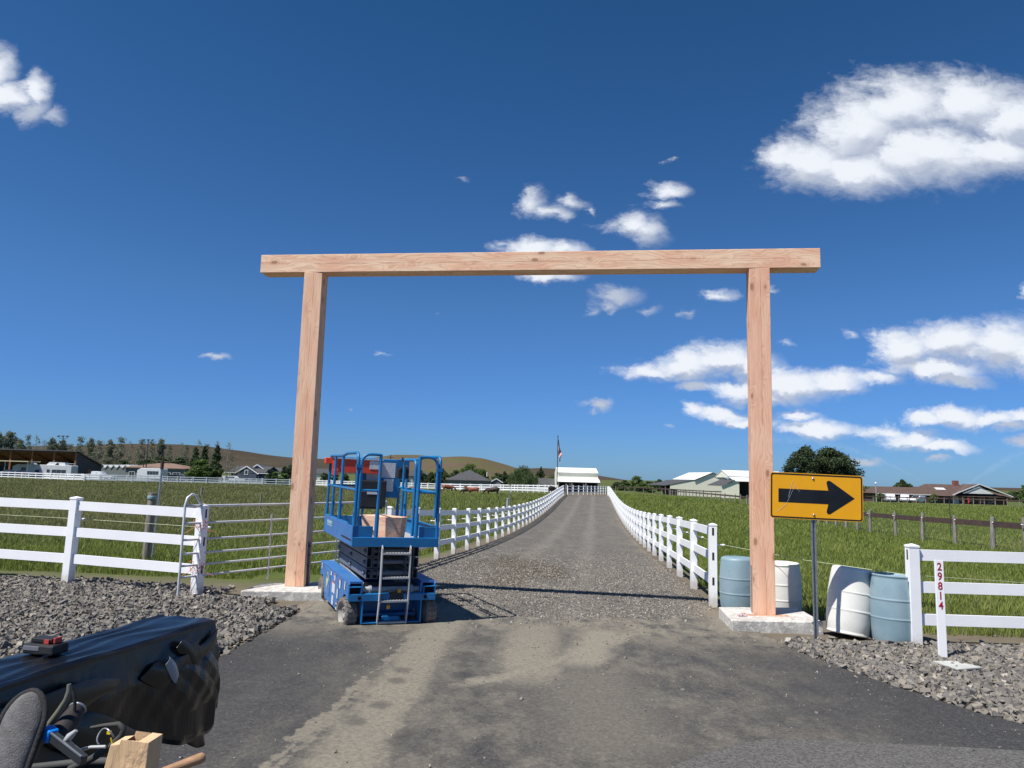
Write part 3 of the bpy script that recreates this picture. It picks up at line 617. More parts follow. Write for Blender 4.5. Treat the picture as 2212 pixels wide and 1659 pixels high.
# ---------------------------------------------------------------- scissor lift
def make_lift():
    root = empty('scissor_lift', (-1.94, 10.97, -.02), R_(23), 'blue scissor lift with folded grey arms and guard rails parked behind the asphalt', 'scissor lift')
    root.rotation_euler = (R_(.6), R_(1.0), R_(23))
    B_, G_, D_ = MT['blue'], MT['grey'], MT['dark']
    # chassis: two side boxes with wheel arches, floor, front and rear members
    def arch(cy, r, z0, a0=180, a1=0, n=9):
        return [(cy + r*math.cos(R_(a0 + (a1-a0)*i/(n-1))), z0 + r*math.sin(R_(a0 + (a1-a0)*i/(n-1)))) for i in range(n)]
    prof = [(-1.13, .40)] + [(-1.13 + .0, .395)] + [(y, z) for y, z in arch(-.93, .235, .20, 120, 0) if y > -1.13] + [(-.66, .14), (.62, .14), (.70, .24)] + [(y, z) for y, z in arch(.93, .235, .20, 180, 60) if y < 1.13] + [(1.13, .46), (1.13, .62), (-1.10, .62), (-1.13, .59)]
    ch = MB()
    ch.prism(prof, -.585, -.565, 'YZ'); ch.prism(prof, .565, .585, 'YZ')
    for s in (-1, 1):
        ch.box((s*.48, 0, .607), (.17, 2.2, .026)); ch.box((s*.40, 0, .40), (.02, 2.2, .38))
    ch.box((0, .1, .16), (.78, 2.0, .03)); ch.box((0, 1.12, .40), (1.13, .02, .36))
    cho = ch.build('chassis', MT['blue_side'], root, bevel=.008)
    fr = MB()
    fr.box((0, -1.135, .42), (1.16, .02, .088)); fr.box((0, -1.10, .462), (1.12, .07, .012))
    for s in (-1, 1):
        for (x, z, w, hh) in ((s*.50, .553, .165, .012), (s*.418, .508, .012, .09), (s*.575, .508, .014, .09)): fr.box((x, -1.10, z), (w, .09, hh))
        fr.box((s*.39, -1.08, .24), (.02, .12, .29))
    fr.box((0, -1.07, .097), (.80, .14, .014)); fr.box((0, -.72, .24), (.78, .02, .29))
    fr.prism([(-.13, .10), (-.09, .16), (.13, .16), (.17, .10)], -1.02, -.99, 'XZ')
    fro = fr.build('bumper', B_, root, bevel=.004)
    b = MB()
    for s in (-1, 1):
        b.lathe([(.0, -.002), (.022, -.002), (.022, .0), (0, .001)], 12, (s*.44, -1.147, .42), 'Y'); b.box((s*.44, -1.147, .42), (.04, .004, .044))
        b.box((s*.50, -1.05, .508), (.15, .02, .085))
    b.box((0, -.93, .50), (.70, .02, .16)); b.build('cavity_shade', D_, fro)  # near-black plates paint the shade inside the pockets and front hollow
    # battery and motor doors, stickers on the long side
    b = MB(); b.box((-.588, -.20, .37), (.008, .52, .36)); b.box((-.588, .42, .40), (.008, .40, .36)); b.box((-.590, .62, .47), (.008, .015, .20))
    b.build('side_door', MT['blue_side'], cho, bevel=.004)
    for (y, z, w, hh) in ((-.93, .545, .05, .10), (-.58, .52, .10, .13), (-.18, .545, .08, .09), (.12, .555, .09, .05), (-.12, .40, .22, .15), (-.44, .36, .07, .12), (-.10, .22, .12, .12), (-.42, .20, .08, .11), (.95, .56, .05, .09)):
        MB().box((-.5945, y, z), (.003, w, hh)).build('decal', MT['sticker'], cho)
    for (y, z, w, hh) in ((-.58, .578, .10, .018), (-.18, .583, .08, .014), (-.12, .468, .22, .016), (-.42, .25, .08, .014)): MB().box((-.5965, y, z), (.003, w, hh)).build('decal_band', MT['sticker_red'], cho)
    b = MB(); b.prism([(.42, .30), (.33, .42), (.42, .54), (.51, .42)], -.5975, -.5925, 'YZ'); b.build('diamond_decal', MT['yellow_pale'], cho)
    b = MB(); b.prism([(.42, .43), (.385, .475), (.42, .52), (.455, .475)], -.600, -.5978, 'YZ'); b.build('decal_mark', MT['signblack'], cho)
    for (y, z, w, hh) in ((-.60, .30, .035, .06), (-.50, .22, .06, .05), (-.42, .20, .05, .035)): MB().box((-.5975, y, z), (.002, w, hh)).build('decal_mark', MT['signblack'], cho)
    # wheels
    for (x, y) in ((-.545, -.93), (.525, -.93), (-.53, .93), (.53, .93)):
        s = 1 if x > 0 else -1
        w = MB().lathe([(.145, -.078), (.176, -.078), (.192, -.070), (.196, -.055), (.196, .055), (.192, .070), (.176, .078), (.145, .078), (.145, -.078)], 40, (0, 0, 0), 'X', caps=False)
        for k in range(20):                       # chevron tread blocks
            a = 2*math.pi*k/20
            for q in (-1, 1):
                R = Matrix.Rotation(a, 3, 'X') @ Matrix.Rotation(q*R_(26), 3, 'Z')
                w.box(Matrix.Rotation(a, 3, 'X') @ Vector((q*.034, 0, .1975)), (.062, .044, .009), R=R)
        wo_ = w.build('wheel', MT['tyre'], root, loc=(x, y, .20)); wo_.rotation_euler = (0, 0, R_(9) if y < 0 else 0)
        r = MB().lathe([(.0, s*.02), (.05, s*.02), (.055, s*.045), (.07, s*.045), (.075, s*.015), (.12, s*.02), (.147, s*.075), (.15, s*.079), (.15, -s*.07)], 32, (0, 0, 0), 'X')
        for k in range(5): a = 6.283*k/5; r.lathe([(.0, .0), (.011, 0), (.011, s*.012), (0, s*.014)], 6, (s*.022, .095*math.cos(a), .095*math.sin(a)), 'X')
        r.build('rim', MT['rim'], wo_)
    # folded arms: hollow rectangular tubes, three storeys
    def arm(x, z, t, mat, y0=-1.02, y1=1.02, dz=0.0, hh=.128, ww=.072):
        a = MB(); p, q = Vector((x, y0, z - dz)), Vector((x, y1, z + dz)); th = .006
        for (ox, oz, w_, h_) in ((-ww/2+th/2, 0, th, hh), (ww/2-th/2, 0, th, hh), (0, hh/2-th/2, ww-2*th, th), (0, -hh/2+th/2, ww-2*th, th)):
            a.bar(p + Vector((ox, 0, oz)), q + Vector((ox, 0, oz)), w_, h_)
        a.bar(p + Vector((0, .06, 0)), p + Vector((0, .07, 0)), ww-.014, hh-.014, 1)
        for yy_ in (y0+.10, 0, y1-.10):
            sx = -1 if x < 0 else 1
            a.lathe([(0, 0), (.030, 0), (.030, sx*.016), (.018, sx*.018), (.018, sx*.03), (0, sx*.03)], 12, (x + sx*ww/2, yy_, z + dz*yy_), 'X')
        return a.build('arm', [mat, D_], root)
    for k, z in enumerate((.705, .848, .992)):
        for s in (-1, 1):
            arm(s*.315, z, 0, G_); arm(s*.222, z - .004, 0, G_, -1.0, 1.0)
    for s in (-1, 1):
        a = MB().prism([(-1.0, .44), (-.93, .52), (.86, .64), (.98, .60), (.92, .53), (-.90, .41)], s*.30 - .028, s*.30 + .028, 'YZ'); a.build('arm', MT['ltgrey'], root, bevel=.004)
    for (y, z, r) in ((-.93, .705, .035), (-.93, .848, .03), (-.93, .992, .03), (.93, .848, .03), (0, .848, .04)): MB().tube([(-.31, y, z), (.31, y, z)], r, 12).build('cross_shaft', MT['grey'], root)
    c = MB()
    c.tube([(-.52, -.98, .50), (.54, -.98, .50)], .036, 14); c.tube([(-.29, -.98, .50), (-.26, -.98, .50)], .06, 16); c.tube([(.26, -.98, .50), (.30, -.98, .50)], .06, 16)
    c.build('cross_shaft', MT['ltgrey'], root)
    # ladder
    l = MB()
    for x in (-.185, .195):
        l.prism([(-1.185, 1.05), (-1.15, 1.09), (-1.12, 1.04), (-1.135, .80), (-1.14, .36), (-1.10, .09), (-1.145, .07), (-1.205, .34), (-1.20, .80)], x - .007, x + .007, 'YZ')
    lo = l.build('ladder', MT['ltgrey'], root)
    for z, y in ((.98, -1.165), (.67, -1.17), (.375, -1.172), (.098, -1.125)):
        r = MB(); r.box((.005, y, z), (.366, .055, .022))
        for k in range(9): r.box((-.155 + k*.04, y, z + .014), (.012, .05, .008))
        r.build('rung', MT['ltgrey'], lo)
    MB().box((-.195, -1.19, .43), (.006, .035, .10)).build('ladder_sticker', MT['sticker'], lo)
    b = MB(); b.box((.05, -1.10, .43), (.19, .09, .11)); b.build('socket_box', MT['black'], root)
    for (x, z) in ((.075, .505), (-.06, .30)):
        b = MB(); b.box((x, -1.155, z), (.045, .03, .045)); b.tube([(x-.015, -1.155, z+.02), (x-.015, -1.155, z+.05), (x+.015, -1.155, z+.05), (x+.015, -1.155, z+.02)], .004, 6); b.build('padlock', MT['brass'], root, bevel=.004)
    # platform
    p = MB(); p.box((0, 0, 1.095), (1.14, 2.24, .05)); po = p.build('platform_deck', MT['ltgrey'], root)
    p = MB(); p.box((0, -1.13, 1.125), (1.17, .02, .12)); p.box((0, 1.13, 1.19), (1.17, .02, .25))
    p.box((.583, 0, 1.20), (.012, 2.26, .26)); p.box((-.445, -1.10, 1.255), (.26, .012, .145)); p.box((.445, -1.10, 1.255), (.26, .012, .145))
    p.box((-.565, .25, 1.335), (.04, 1.9, .012)); p.box((.565, 0, 1.335), (.04, 2.2, .012)); p.box((0, -1.11, 1.183), (1.13, .05, .008))
    p.build('toe_board', B_, root, bevel=.004)
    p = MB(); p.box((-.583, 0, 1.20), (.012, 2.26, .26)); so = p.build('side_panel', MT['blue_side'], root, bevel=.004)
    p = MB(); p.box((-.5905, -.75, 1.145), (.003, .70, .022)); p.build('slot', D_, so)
    p = MB(); p.box((-.5905, .62, 1.25), (.003, .42, .045)); p.box((-.5905, .62, 1.205), (.003, .40, .018)); p.build('faded_decal', MT['faded'], so)
    # guard rails
    rr = .0205
    def curve(a, b, c, n=5):                      # rounded corner from a via b to c
        a, b, c = map(Vector, (a, b, c)); return [a*(1-t)**2 + b*2*t*(1-t) + c*t*t for t in [i/n for i in range(n+1)]]
    for s in (-1, 1):
        x = s*.565; t = MB()
        t.tube([(x, -1.09, 1.12), (x, -1.09, 2.15)] + curve((x, -1.09, 2.16), (x, -1.09, 2.28), (x, -.97, 2.28)) + [(x, -.3, 2.275), (x, .0, 2.245), (x, .85, 2.245)] + curve((x, .98, 2.245), (x, 1.09, 2.245), (x, 1.09, 2.13)) + [(x, 1.09, 1.12)], rr, 10)
        for y in (.0, .62): t.tube([(x, y, 1.12), (x, y, 1.78), (x, y + .03*s, 1.95), (x, y, 2.12), (x, y, 2.245)], rr, 10)
        t.tube([(x, -1.08, 1.79), (x, 1.08, 1.79)], rr*.85, 8)
        for y in (-1.09, .0, .62, 1.09): t.tube([(x, y, 1.12), (x, y, 1.50)], rr*1.35, 10)
        for y in (-1.09, .0, .62): t.box((x - s*.024, y, 1.52), (.012, .05, .07)); t.lathe([(0, 0), (.011, 0), (.011, -s*.012), (0, -s*.012)], 6, (x - s*.03, y, 1.53), 'X')
        t.build('side_rail', MT['blue'], root)
        # front half loop beside the entrance
        t = MB(); xi, xo = s*.27, s*.525
        t.tube([(xi, -1.10, 1.12), (xi, -1.10, 2.27)], rr, 10)
        t.tube([(xi, -1.10, 2.262), (s*.36, -1.10, 2.265)] + curve((s*.40, -1.10, 2.265), (xo, -1.10, 2.265), (xo, -1.10, 2.11)) + [(xo, -1.10, 1.45)], rr, 10)
        t.tube([(xi, -1.10, 1.79), (xo, -1.10, 1.79)], rr*.85, 8); t.tube([(xi, -1.10, 1.12), (xi, -1.10, 1.50)], rr*1.4, 10)
        t.box((s*.55, -1.10, 2.10), (.085, .045, .045)); t.box((s*.55, -1.10, 1.48), (.07, .03, .07))
        t.build('front_rail', MT['blue'], root)
    t = MB(); t.tube([(.235, -1.04, 1.2), (.235, -1.04, 2.05)] + curve((.235, -1.04, 2.10), (.235, -1.04, 2.22), (.235, -.92, 2.22)) + [(.235, -.55, 2.22)] + curve((.235, -.50, 2.22), (.235, -.42, 2.22), (.235, -.42, 2.1)) + [(.235, -.42, 1.25)], rr, 8); t.tube([(.235, -1.04, 1.79), (.235, -.42, 1.79)], rr*.85, 8)
    t.build('entry_gate', MT['blue'], root)
    t = MB(); t.tube([(-.565, 1.10, 2.22), (.565, 1.10, 2.22)], rr, 8); t.tube([(-.565, 1.10, 1.79), (.565, 1.10, 1.79)], rr*.85, 8); t.tube([(0, 1.10, 1.12), (0, 1.10, 2.22)], rr, 8); t.build('rear_rail', MT['blue'], root)
    # notice board, literature box, document box, controller
    nb = MB().box((.20, 1.06, 1.92), (.72, .012, .60)).build('notice_board', MT['blue'], root)
    for (x, z, w_, h_) in ((.11, 2.0, .20, .28), (.36, 2.06, .24, .24), (.38, 1.82, .16, .20), (.02, 1.80, .12, .09), (.20, 1.80, .12, .10)): MB().box((x, 1.052, z), (w_, .003, h_)).build('notice', MT['sticker'], nb)
    b = MB().box((.11, 1.050, 2.13), (.20, .002, .03)); b.build('notice_band', MT['sticker_red'], nb)
    r = MB(); r.box((-.16, .99, 2.10), (.78, .12, .21)); r.box((-.60, 1.04, 2.17), (.12, .14, .09)); r.box((-.50, .97, 1.99), (.08, .1, .09)); ro = r.build('manual_box', MT['red'], root, bevel=.008)
    MB().box((-.16, .985, 2.215), (.80, .14, .016)).build('lid', MT['sticker'], ro); MB().box((.10, .926, 2.13), (.15, .003, .13)).build('label_plate', MT['sticker'], ro)
    k = MB(); k.box((.10, .98, 1.68), (.44, .14, .42)); k.box((.10, .98, 1.455), (.36, .12, .04)); ko = k.build('storage_bin', MT['black'], root, bevel=.02); MB().box((.10, .906, 1.70), (.18, .003, .06)).build('bin_label', MT['sticker'], ko)
    k = MB(); k.box((.42, .35, 2.02), (.17, .13, .15)); k.box((.42, .30, 2.10), (.12, .10, .05)); ko = k.build('control_box', MT['black'], root, bevel=.012)
    t = MB(); t.tube([(.42, .32, 2.12), (.41, .32, 2.20), (.39, .31, 2.27)], .013, 8); t.build('joystick', MT['pole_dark'], ko); MB().lathe([(.0, .0), (.022, 0), (.026, .015), (0, .02)], 12, (.45, .30, 2.125)).build('stop_button', MT['red'], ko)
    MB().box((.45, .47, 2.08), (.20, .01, .30)).build('control_plate', MT['blue'], root)
    k = MB().box((.53, -.02, 1.44), (.06, .10, .16)); k.build('outlet_box', MT['galv'], root, bevel=.01)
    return root
MT['brass'] = plain('brass_padlock', (.55, .33, .06), rough=.35, metal=.7)
MT['faded'] = plain('sun_faded_green_decal', (.34, .50, .48), (.20, .33, .45), rough=.5, scale=40, lo=.45, hi=.55)
MT['yellow_pale'] = plain('pale_yellow_green_decal', (.55, .60, .28), (.42, .5, .3), rough=.5, scale=30)
lift = make_lift()
bpy.context.view_layer.update()
# raw timber offcut standing on the lift's deck: one end sawn on a slant
oc = MB(); R0 = lift.matrix_world.to_3x3()
poly = [(-.27, 0), (.20, 0), (.28, .305), (-.27, .305)]
oc.prism([(-.30, -.15), (.16, -.15), (.26, .02), (.20, .155), (-.30, .155)], 0, .31, 'XY')
oc.v = [(x*(1 + .10*z/.31), y*(1 + .22*z/.31), z) for x, y, z in oc.v]
oo = oc.build('timber_offcut', MT['offcut'], bevel=.003); tag(oo, 'short angled fir offcut standing on the scissor lift platform', 'timber offcut')
oo.matrix_world = Matrix.Translation(lift.matrix_world @ Vector((-.02, -.62, 1.122))) @ (R0 @ Matrix.Rotation(R_(-62), 3, 'Z')).to_4x4()
# ---------------------------------------------------------------- arrow sign
def sign():
    Y0 = 9.95; c = at(1757, 1073, Y0); base = on_ground(1765, Y0); W_, H_ = 1.22, .61
    root = empty('arrow_sign', (c.x, Y0, base.z), R_(-3), 'yellow rectangular sign with black right pointing arrow on perforated metal post', 'road sign')
    zc = c.z - base.z
    def rr_(w, h_, r, n=5):
        o = []
        for (sx, sy, a0) in ((1, 1, 0), (-1, 1, 90), (-1, -1, 180), (1, -1, 270)):
            for i in range(n+1): a = R_(a0 + 90*i/n); o.append((sx*(w/2 - r) + r*math.cos(a), zc + sy*(h_/2 - r) + r*math.sin(a)))
        return o
    pn = MB().prism(rr_(W_, H_, .038), -.0015, .0015, 'XZ').build('sign_panel', MT['yellow'], root); pn.rotation_euler = (0, R_(1.2), 0)
    b = MB(); o, i = rr_(W_-.02, H_-.02, .032), rr_(W_-.055, H_-.055, .022); n = len(o)
    b.add([(x, -.0035, z) for x, z in o] + [(x, -.0035, z) for x, z in i], [(k, (k+1) % n, n+(k+1) % n, n+k) for k in range(n)]); b.build('border', MT['signblack'], pn)
    # arrow: shaft and swept head with rounded barbs
    hx = [(.50, 0)]
    def lob(cx, cz, r, a0, a1, n=6): return [(cx + r*math.cos(R_(a0+(a1-a0)*k/n)), cz + r*math.sin(R_(a0+(a1-a0)*k/n))) for k in range(n+1)]
    head = [(.50, 0)] + lob(.165, .19, .033, 55, 195) + [(.155, .09), (-.50, .09), (-.50, -.09), (.155, -.09)] + lob(.165, -.19, .033, 165, 305)
    b = MB(); b.add([(x, -.0035, zc + z) for x, z in head], [tuple(range(len(head)))]); b.build('arrow', MT['signblack'], pn)
    b = MB(); L_ = zc + .30
    b.box((.015, .034, L_/2), (.006, .032, L_)); b.box((-.024, .018, L_/2), (.016, .005, L_)); b.box((.024, .018, L_/2), (.016, .005, L_)); b.box((0, .048, L_/2), (.032, .005, L_)); b.box((-.016, .034, L_/2), (.006, .032, L_)); 
    p = b.build('post', MT['galv'], root)
    b = MB()
    for k in range(int((zc - .33)/.0254)): b.lathe([(0, 0), (.0048, 0), (.0048, -.001), (0, -.001)], 6, (0, .0445, .03 + k*.0254), 'Y')
    b.build('hole_row', MT['dark'], p)
    b = MB()
    for z in (zc + .24, zc - .24): b.lathe([(0, .004), (.016, .004), (.016, .007), (.010, .007), (.010, .014), (0, .014)], 8, (0, 0, z), 'Y')
    b.v = [(x, -abs(y) if False else -y, z) for x, y, z in b.v]; b.v = [(x, (y if y < 0 else -y), z) for x, y, z in b.v]; b.build('bolt', MT['galv'], root)
    b = MB()
    for q in ((-.31, .2, -.37, -.02, .003), (-.28, .14, -.4, -.12, .002), (-.40, -.12, -.52, -.22, .003), (-.22, .06, -.30, .14, .002)): b.bar((q[0], -.0045, zc+q[1]), (q[2], -.0045, zc+q[3]), q[4], .0006, up=(0, 1, 0))
    b.build('scratches', MT['sticker'], pn)
    return root
sign()
# ---------------------------------------------------------------- house number post
def number_post():
    Y0 = 9.0; b0 = at(2038, 1427, Y0); g0 = hz(b0.x, Y0); H_ = 1.16
    z0 = b0.z
    root = empty('house_number_post', (b0.x, Y0, z0), R_(-6), 'slim white marker post with red house number standing in stones', 'number post')
    b = MB(); b.box((0, 0, H_/2 - .05), (.092, .004, H_ + .1)); b.box((-.046, .012, H_/2 - .05), (.005, .026, H_ + .1)); b.box((.046, .012, H_/2 - .05), (.005, .026, H_ + .1))
    po = b.build('post', MT['vinyl'], root, bevel=.002)
    for k, ch in enumerate('29814'):
        cu = bpy.data.curves.new('digit', 'FONT'); cu.body = ch; cu.size = .125; cu.align_x = 'CENTER'; cu.extrude = .0012; cu.offset = .0022
        o = bpy.data.objects.new('digit', cu); COL.objects.link(o)
        bpy.context.view_layer.update(); dg = bpy.context.evaluated_depsgraph_get(); me = bpy.data.meshes.new_from_object(o.evaluated_get(dg)); bpy.data.objects.remove(o)
        me.materials.clear(); me.materials.append(MT['number_red']); q = bpy.data.objects.new('digit', me); COL.objects.link(q); q.parent = po
        q.location = (0, -.0035, H_ - .118 - k*.113); q.rotation_euler = (R_(90), 0, 0); q.scale = (.86, 1, 1)
    return root
number_post()
q = [on_z(a, b, hz(5.6, 8.8) + .105) for a, b in ((2014, 1427), (2062, 1427), (2122, 1441), (2070, 1445))]
c = sum(q, Vector())/4; pb = MB(); pb.add([Vector((p.x, p.y, z)) - Vector((c.x, c.y, 0)) for z in (0, .02) for p in q], [(3, 2, 1, 0), (4, 5, 6, 7), (0, 1, 5, 4), (1, 2, 6, 5), (2, 3, 7, 6), (3, 0, 4, 7)])
po = pb.build('flat_offcut', plain('chalky_white_board', (.50, .51, .48), (.42, .43, .40), rough=.7, scale=3), loc=(c.x, c.y, c.z - .02), bevel=.004); tag(po, 'thin chalky white board lying flat on the stones by the number post', 'board')
# ---------------------------------------------------------------- plastic barrels
def barrel(px, Y0, label, mat, tilt=(0, 0), upside=False, dz=0.0, rz=0.0):
    p = on_ground(px, Y0)
    root = empty('plastic_barrel', (p.x, Y0, p.z + dz), rz, label, 'barrel', 'plastic barrels beside the driveway')
    pr = [(.0, .0), (.235, .0), (.262, .012), (.270, .04), (.284, .18), (.291, .30), (.293, .315), (.2935, .322), (.2975, .328), (.2975, .340), (.2935, .346), (.294, .36), (.295, .45), (.294, .545), (.2935, .562), (.2975, .568), (.2975, .580), (.2935, .586), (.2925, .60), (.288, .72), (.272, .84), (.266, .862), (.272, .868), (.274, .885), (.262, .893), (.252, .885), (.245, .872), (.0, .865)]
    if upside: pr = [(r, .893 - z) for r, z in pr[::-1]]
    b = MB().lathe(pr, 56).build('shell', mat, root)
    zt_ = .008 if upside else .862
    k = MB()
    for a in (.5, 3.6): k.lathe([(0, 0), (.04, 0), (.04, .022), (.0, .022)], 14, (.17*math.cos(a), .17*math.sin(a), .87 if not upside else -.004))
    k.build('bung', mat, b)
    root.rotation_euler = (tilt[0], tilt[1], rz); return root
barrel(1592, 12.5, 'blue plastic barrel standing between the white fence end and gateway post', MT['barrel_blue'], (0, 0), True, rz=.4, dz=-.05)
barrel(1687, 12.15, 'white plastic barrel standing half hidden behind the gateway post', MT['barrel_white'], (R_(1), R_(-1)), dz=-.08)
barrel(1822, 10.45, 'off-white plastic barrel leaning over next to the blue one by the short fence', MT['barrel_white'], (R_(-3), R_(9.5)), True, dz=.035, rz=.2)
barrel(1922, 10.1, 'blue plastic barrel standing against the short fence post', MT['barrel_blue'], (R_(1), R_(2)), rz=1.2)
# small packet on the pad
lp = on_z(1604, 1331, zr); b = MB(); b.box((0, 0, .016), (.10, .075, .03)); b.box((.01, -.005, .034), (.07, .05, .012)); b.box((-.045, .01, .012), (.03, .09, .02))
o = b.build('crumpled_packet', plain('red_white_wrapper', (.45, .08, .07), (.62, .60, .60), rough=.4, scale=40, lo=.47, hi=.53), loc=(lp.x, lp.y, zr), bevel=.004); tag(o, 'crumpled red and white packet lying on the concrete pad', 'litter')
# ---------------------------------------------------------------- tubular steel gate leaning by the left post
def steel_gate():
    a, b_ = Vector((at(385, 1275, 10.9).x, 10.9, 0)), Vector((at(828, 1240, 14.6).x, 14.6, 0))
    a.z = hz(a.x, a.y); b_.z = hz(b_.x, b_.y); Ln = (Vector((b_.x, b_.y, 0)) - Vector((a.x, a.y, 0))).length
    root = empty('tubular_steel_gate', a, math.atan2(b_.y - a.y, b_.x - a.x), 'grey tubular steel farm gate standing behind the left gateway post', 'gate')
    t = MB(); T = 1.52
    t.tube([(0, 0, .02), (.0, 0, T - .16), (.03, 0, T - .05), (.10, 0, T), (.17, 0, T - .02), (.22, 0, T - .1), (.30, 0, T - .165), (.36, 0, T - .17)], .018, 10)
    t.tube([(.0, 0, .035), (.22, 0, .03), (.29, 0, .07), (.31, 0, .16), (.31, 0, .36)], .019, 8)
    t.build('gate_frame', MT['gate_tube'], root); t = MB(); t.tube([(Ln, 0, .05), (Ln, 0, T - .30), (Ln - .03, 0, T - .19), (Ln - .12, 0, T - .17)], .021, 10)
    fo = t.build('gate_frame', MT['gate_tube'], root)
    for z in (T - .17, T - .42, T - .66, T - .86, T - 1.03, T - 1.19):
        MB().tube([(.02, 0, z), (Ln*.5, 0, z - .003), (Ln, 0, z)], .019 if z > 1.3 else .0165, 10).build('rail', MT['gate_tube'], root)
    for x in (Ln*.36, Ln*.70): MB().box((x, -.018, T*.5 - .09 + .01), (.03, .006, 1.05)).build('brace', MT['gate_tube'], root)
    return root, Ln
sg, _ = steel_gate()
# ---------------------------------------------------------------- white rail fences
POSTH = 1.37
def post_mesh(name='fence_post', size=.127, H_=POSTH):
    b = MB(); b.box((0, 0, (H_ - .03)/2 - .15), (size, size, H_ - .03 + .3)); b.box((0, 0, H_ - .02), (size + .012, size + .012, .022))
    s = size/2 + .006; b.add([(-s, -s, H_-.009), (s, -s, H_-.009), (s, s, H_-.009), (-s, s, H_-.009), (0, 0, H_ + .016)], [(3, 2, 1, 0), (0, 1, 4), (1, 2, 4), (2, 3, 4), (3, 0, 4)])
    return b.mesh(name)
PM = post_mesh(); PM.materials.append(MT['vinyl_post'])
ins = MB(); ins.tube([(0, 0, 0), (.10, 0, 0)], .009, 6); ins.lathe([(0, .10), (.018, .10), (.020, .12), (.012, .125), (.018, .14), (0, .142)], 10, (0, 0, 0), 'X'); IM = ins.mesh('insulator'); IM.materials.append(MT['vinyl'])
def rail_fence(label, pts, rails=(.42, .83, 1.24), per=2, ins_side=0, group='white rail fences', seam=True, lone=(), wire=True, faces_bays=True, cat='fence', start_holes=None):
    P = [Vector((x, y, hz(x, y))) for x, y in pts]
    root = empty('rail_fence', P[0], 0, label, cat, group); n = len(P)
    ang = []
    for i in range(n):
        a, b = P[max(0, i-1)], P[min(n-1, i+1)]; ang.append(math.atan2(b.y - a.y, b.x - a.x))
    for i, p in enumerate(P):
        jit = random.uniform(-.012, .012); o = link_mesh('post', PM, None, root, p - P[0]); o.rotation_euler = (random.uniform(-.008, .008), random.uniform(-.008, .008), ang[i] + jit)
        if ins_side:
            q = link_mesh('insulator', IM, None, o, Vector((0, ins_side*.063, 1.02))); q.rotation_euler = (0, 0, ins_side*math.pi/2)
    for z in rails:
        for i in range(0, n-1, per):
            b = MB()
            for k in range(i, min(i+per, n-1)):
                a, c = P[k] - P[0], P[k+1] - P[0]; a.z += z; c.z += z; dd = (c - a).normalized()
                b.bar(a - dd*.02, c + dd*.02, .038, .14)
            b.build('rail', MT['vinyl'], root)
    if ins_side and wire:
        b = MB(); off = [Vector((-math.sin(a), math.cos(a), 0))*(ins_side*.175) for a in ang]
        b.tube([p - P[0] + o_ + Vector((0, 0, 1.02)) for p, o_ in zip(P, off)], .0035, 4, caps=False); b.build('wire', MT['wire_y'], root)
    return root
def along(f, y0, y1, step_=2.42): return [(f(y), y) for y in np.arange(y0, y1, step_)]
rail_fence('long white three-rail fence down the left side of the gravel driveway', along(drive_l, 15.66, 101), ins_side=1)
rail_fence('long white three-rail fence down the right side of the gravel driveway', along(drive_r, 12.7, 112), ins_side=-1)
def poly_pts(cols, sp=2.44):                       # [(picture column, distance)] -> evenly spaced posts
    q = [(xat(a, b), b) for a, b in cols]; out = [q[0]]; carry = 0.0
    for (x0, y0), (x1, y1) in zip(q[:-1], q[1:]):
        l = math.hypot(x1-x0, y1-y0); s = sp - carry
        while s <= l: out.append((x0 + (x1-x0)*s/l, y0 + (y1-y0)*s/l)); s += sp
        carry = (carry + l) % sp
    return out
rail_fence('white three-rail fence crossing the far end of the driveway', poly_pts([(1226, 106), (1258, 112), (1290, 121), (1317, 133)]))
rail_fence('white three-rail fence curving along the near edge of the far pasture lane', poly_pts([(-90, 150), (170, 128), (640, 142), (960, 139), (1110, 128), (1218, 108)]))
rail_fence('white three-rail fence along the far side of the pasture lane behind the first', poly_pts([(-90, 172), (200, 146), (640, 160), (960, 158), (1190, 150)]))
rail_fence('third and farthest white three-rail fence beyond the pasture lane', poly_pts([(-90, 190), (220, 168), (640, 178), (930, 172)]))
# short foreground fences
x1, x2 = xat(443, 11.2), xat(168, 11.8); dx, dy = x2 - x1, .6
fl = rail_fence('white three-rail fence in the foreground beside the grey stones and steel gate', [(x1 + dx*i, 11.2 + dy*i) for i in range(4)], ins_side=-1)
x1 = xat(1965, 9.85)
frr = rail_fence('short white three-rail fence in the foreground by the house number', [(x1 + 2.44*i, 9.85 - .07*i) for i in range(3)])
frr.location.z -= .06
def holes(root, p, zs, off, size, rz):
    b = MB()
    for z in zs: b.box((0, 0, z), size)
    o = b.build('rail_slot', MT['dark'], root, loc=off); o.rotation_euler = (0, 0, rz)
# open rail slots on the faces of the end posts
dl = [o for o in bpy.data.objects if o.get('label', '').startswith('long white three-rail fence down the right')][0]
holes(dl.children[0], None, (.42, .83, 1.24), (0, 0, 0), (.1285, .036, .13), 0)
holes(frr.children[0], None, (.42, .83, 1.24), (0, 0, 0), (.1285, .036, .13), 0)
holes(fl.children[0], None, (.42, .83, 1.24), (0, 0, 0), (.1285, .036, .13), 0)
# loose wire from the last post across to the short fence
def wire(pts, r=.0035, mat='wire_y', label='pale electric fence wire strung across behind the barrels', cat='wire'):
    o = MB().tube([Vector(p) - Vector(pts[0]) for p in pts], r, 4, caps=False).build('fence_wire', MT[mat], loc=pts[0]); tag(o, label, cat); return o
a = Vector((drive_r(12.7) + .19, 12.7, hz(drive_r(12.7), 12.7) + 1.02)); bq = at(1963, 1242, 9.95); cq = at(2260, 1262, 11.0); m_ = (a + bq)/2; m_.z -= .03
wire([a, m_, bq])
wire([bq, cq], label='pale electric fence wire running behind the short fence rails')
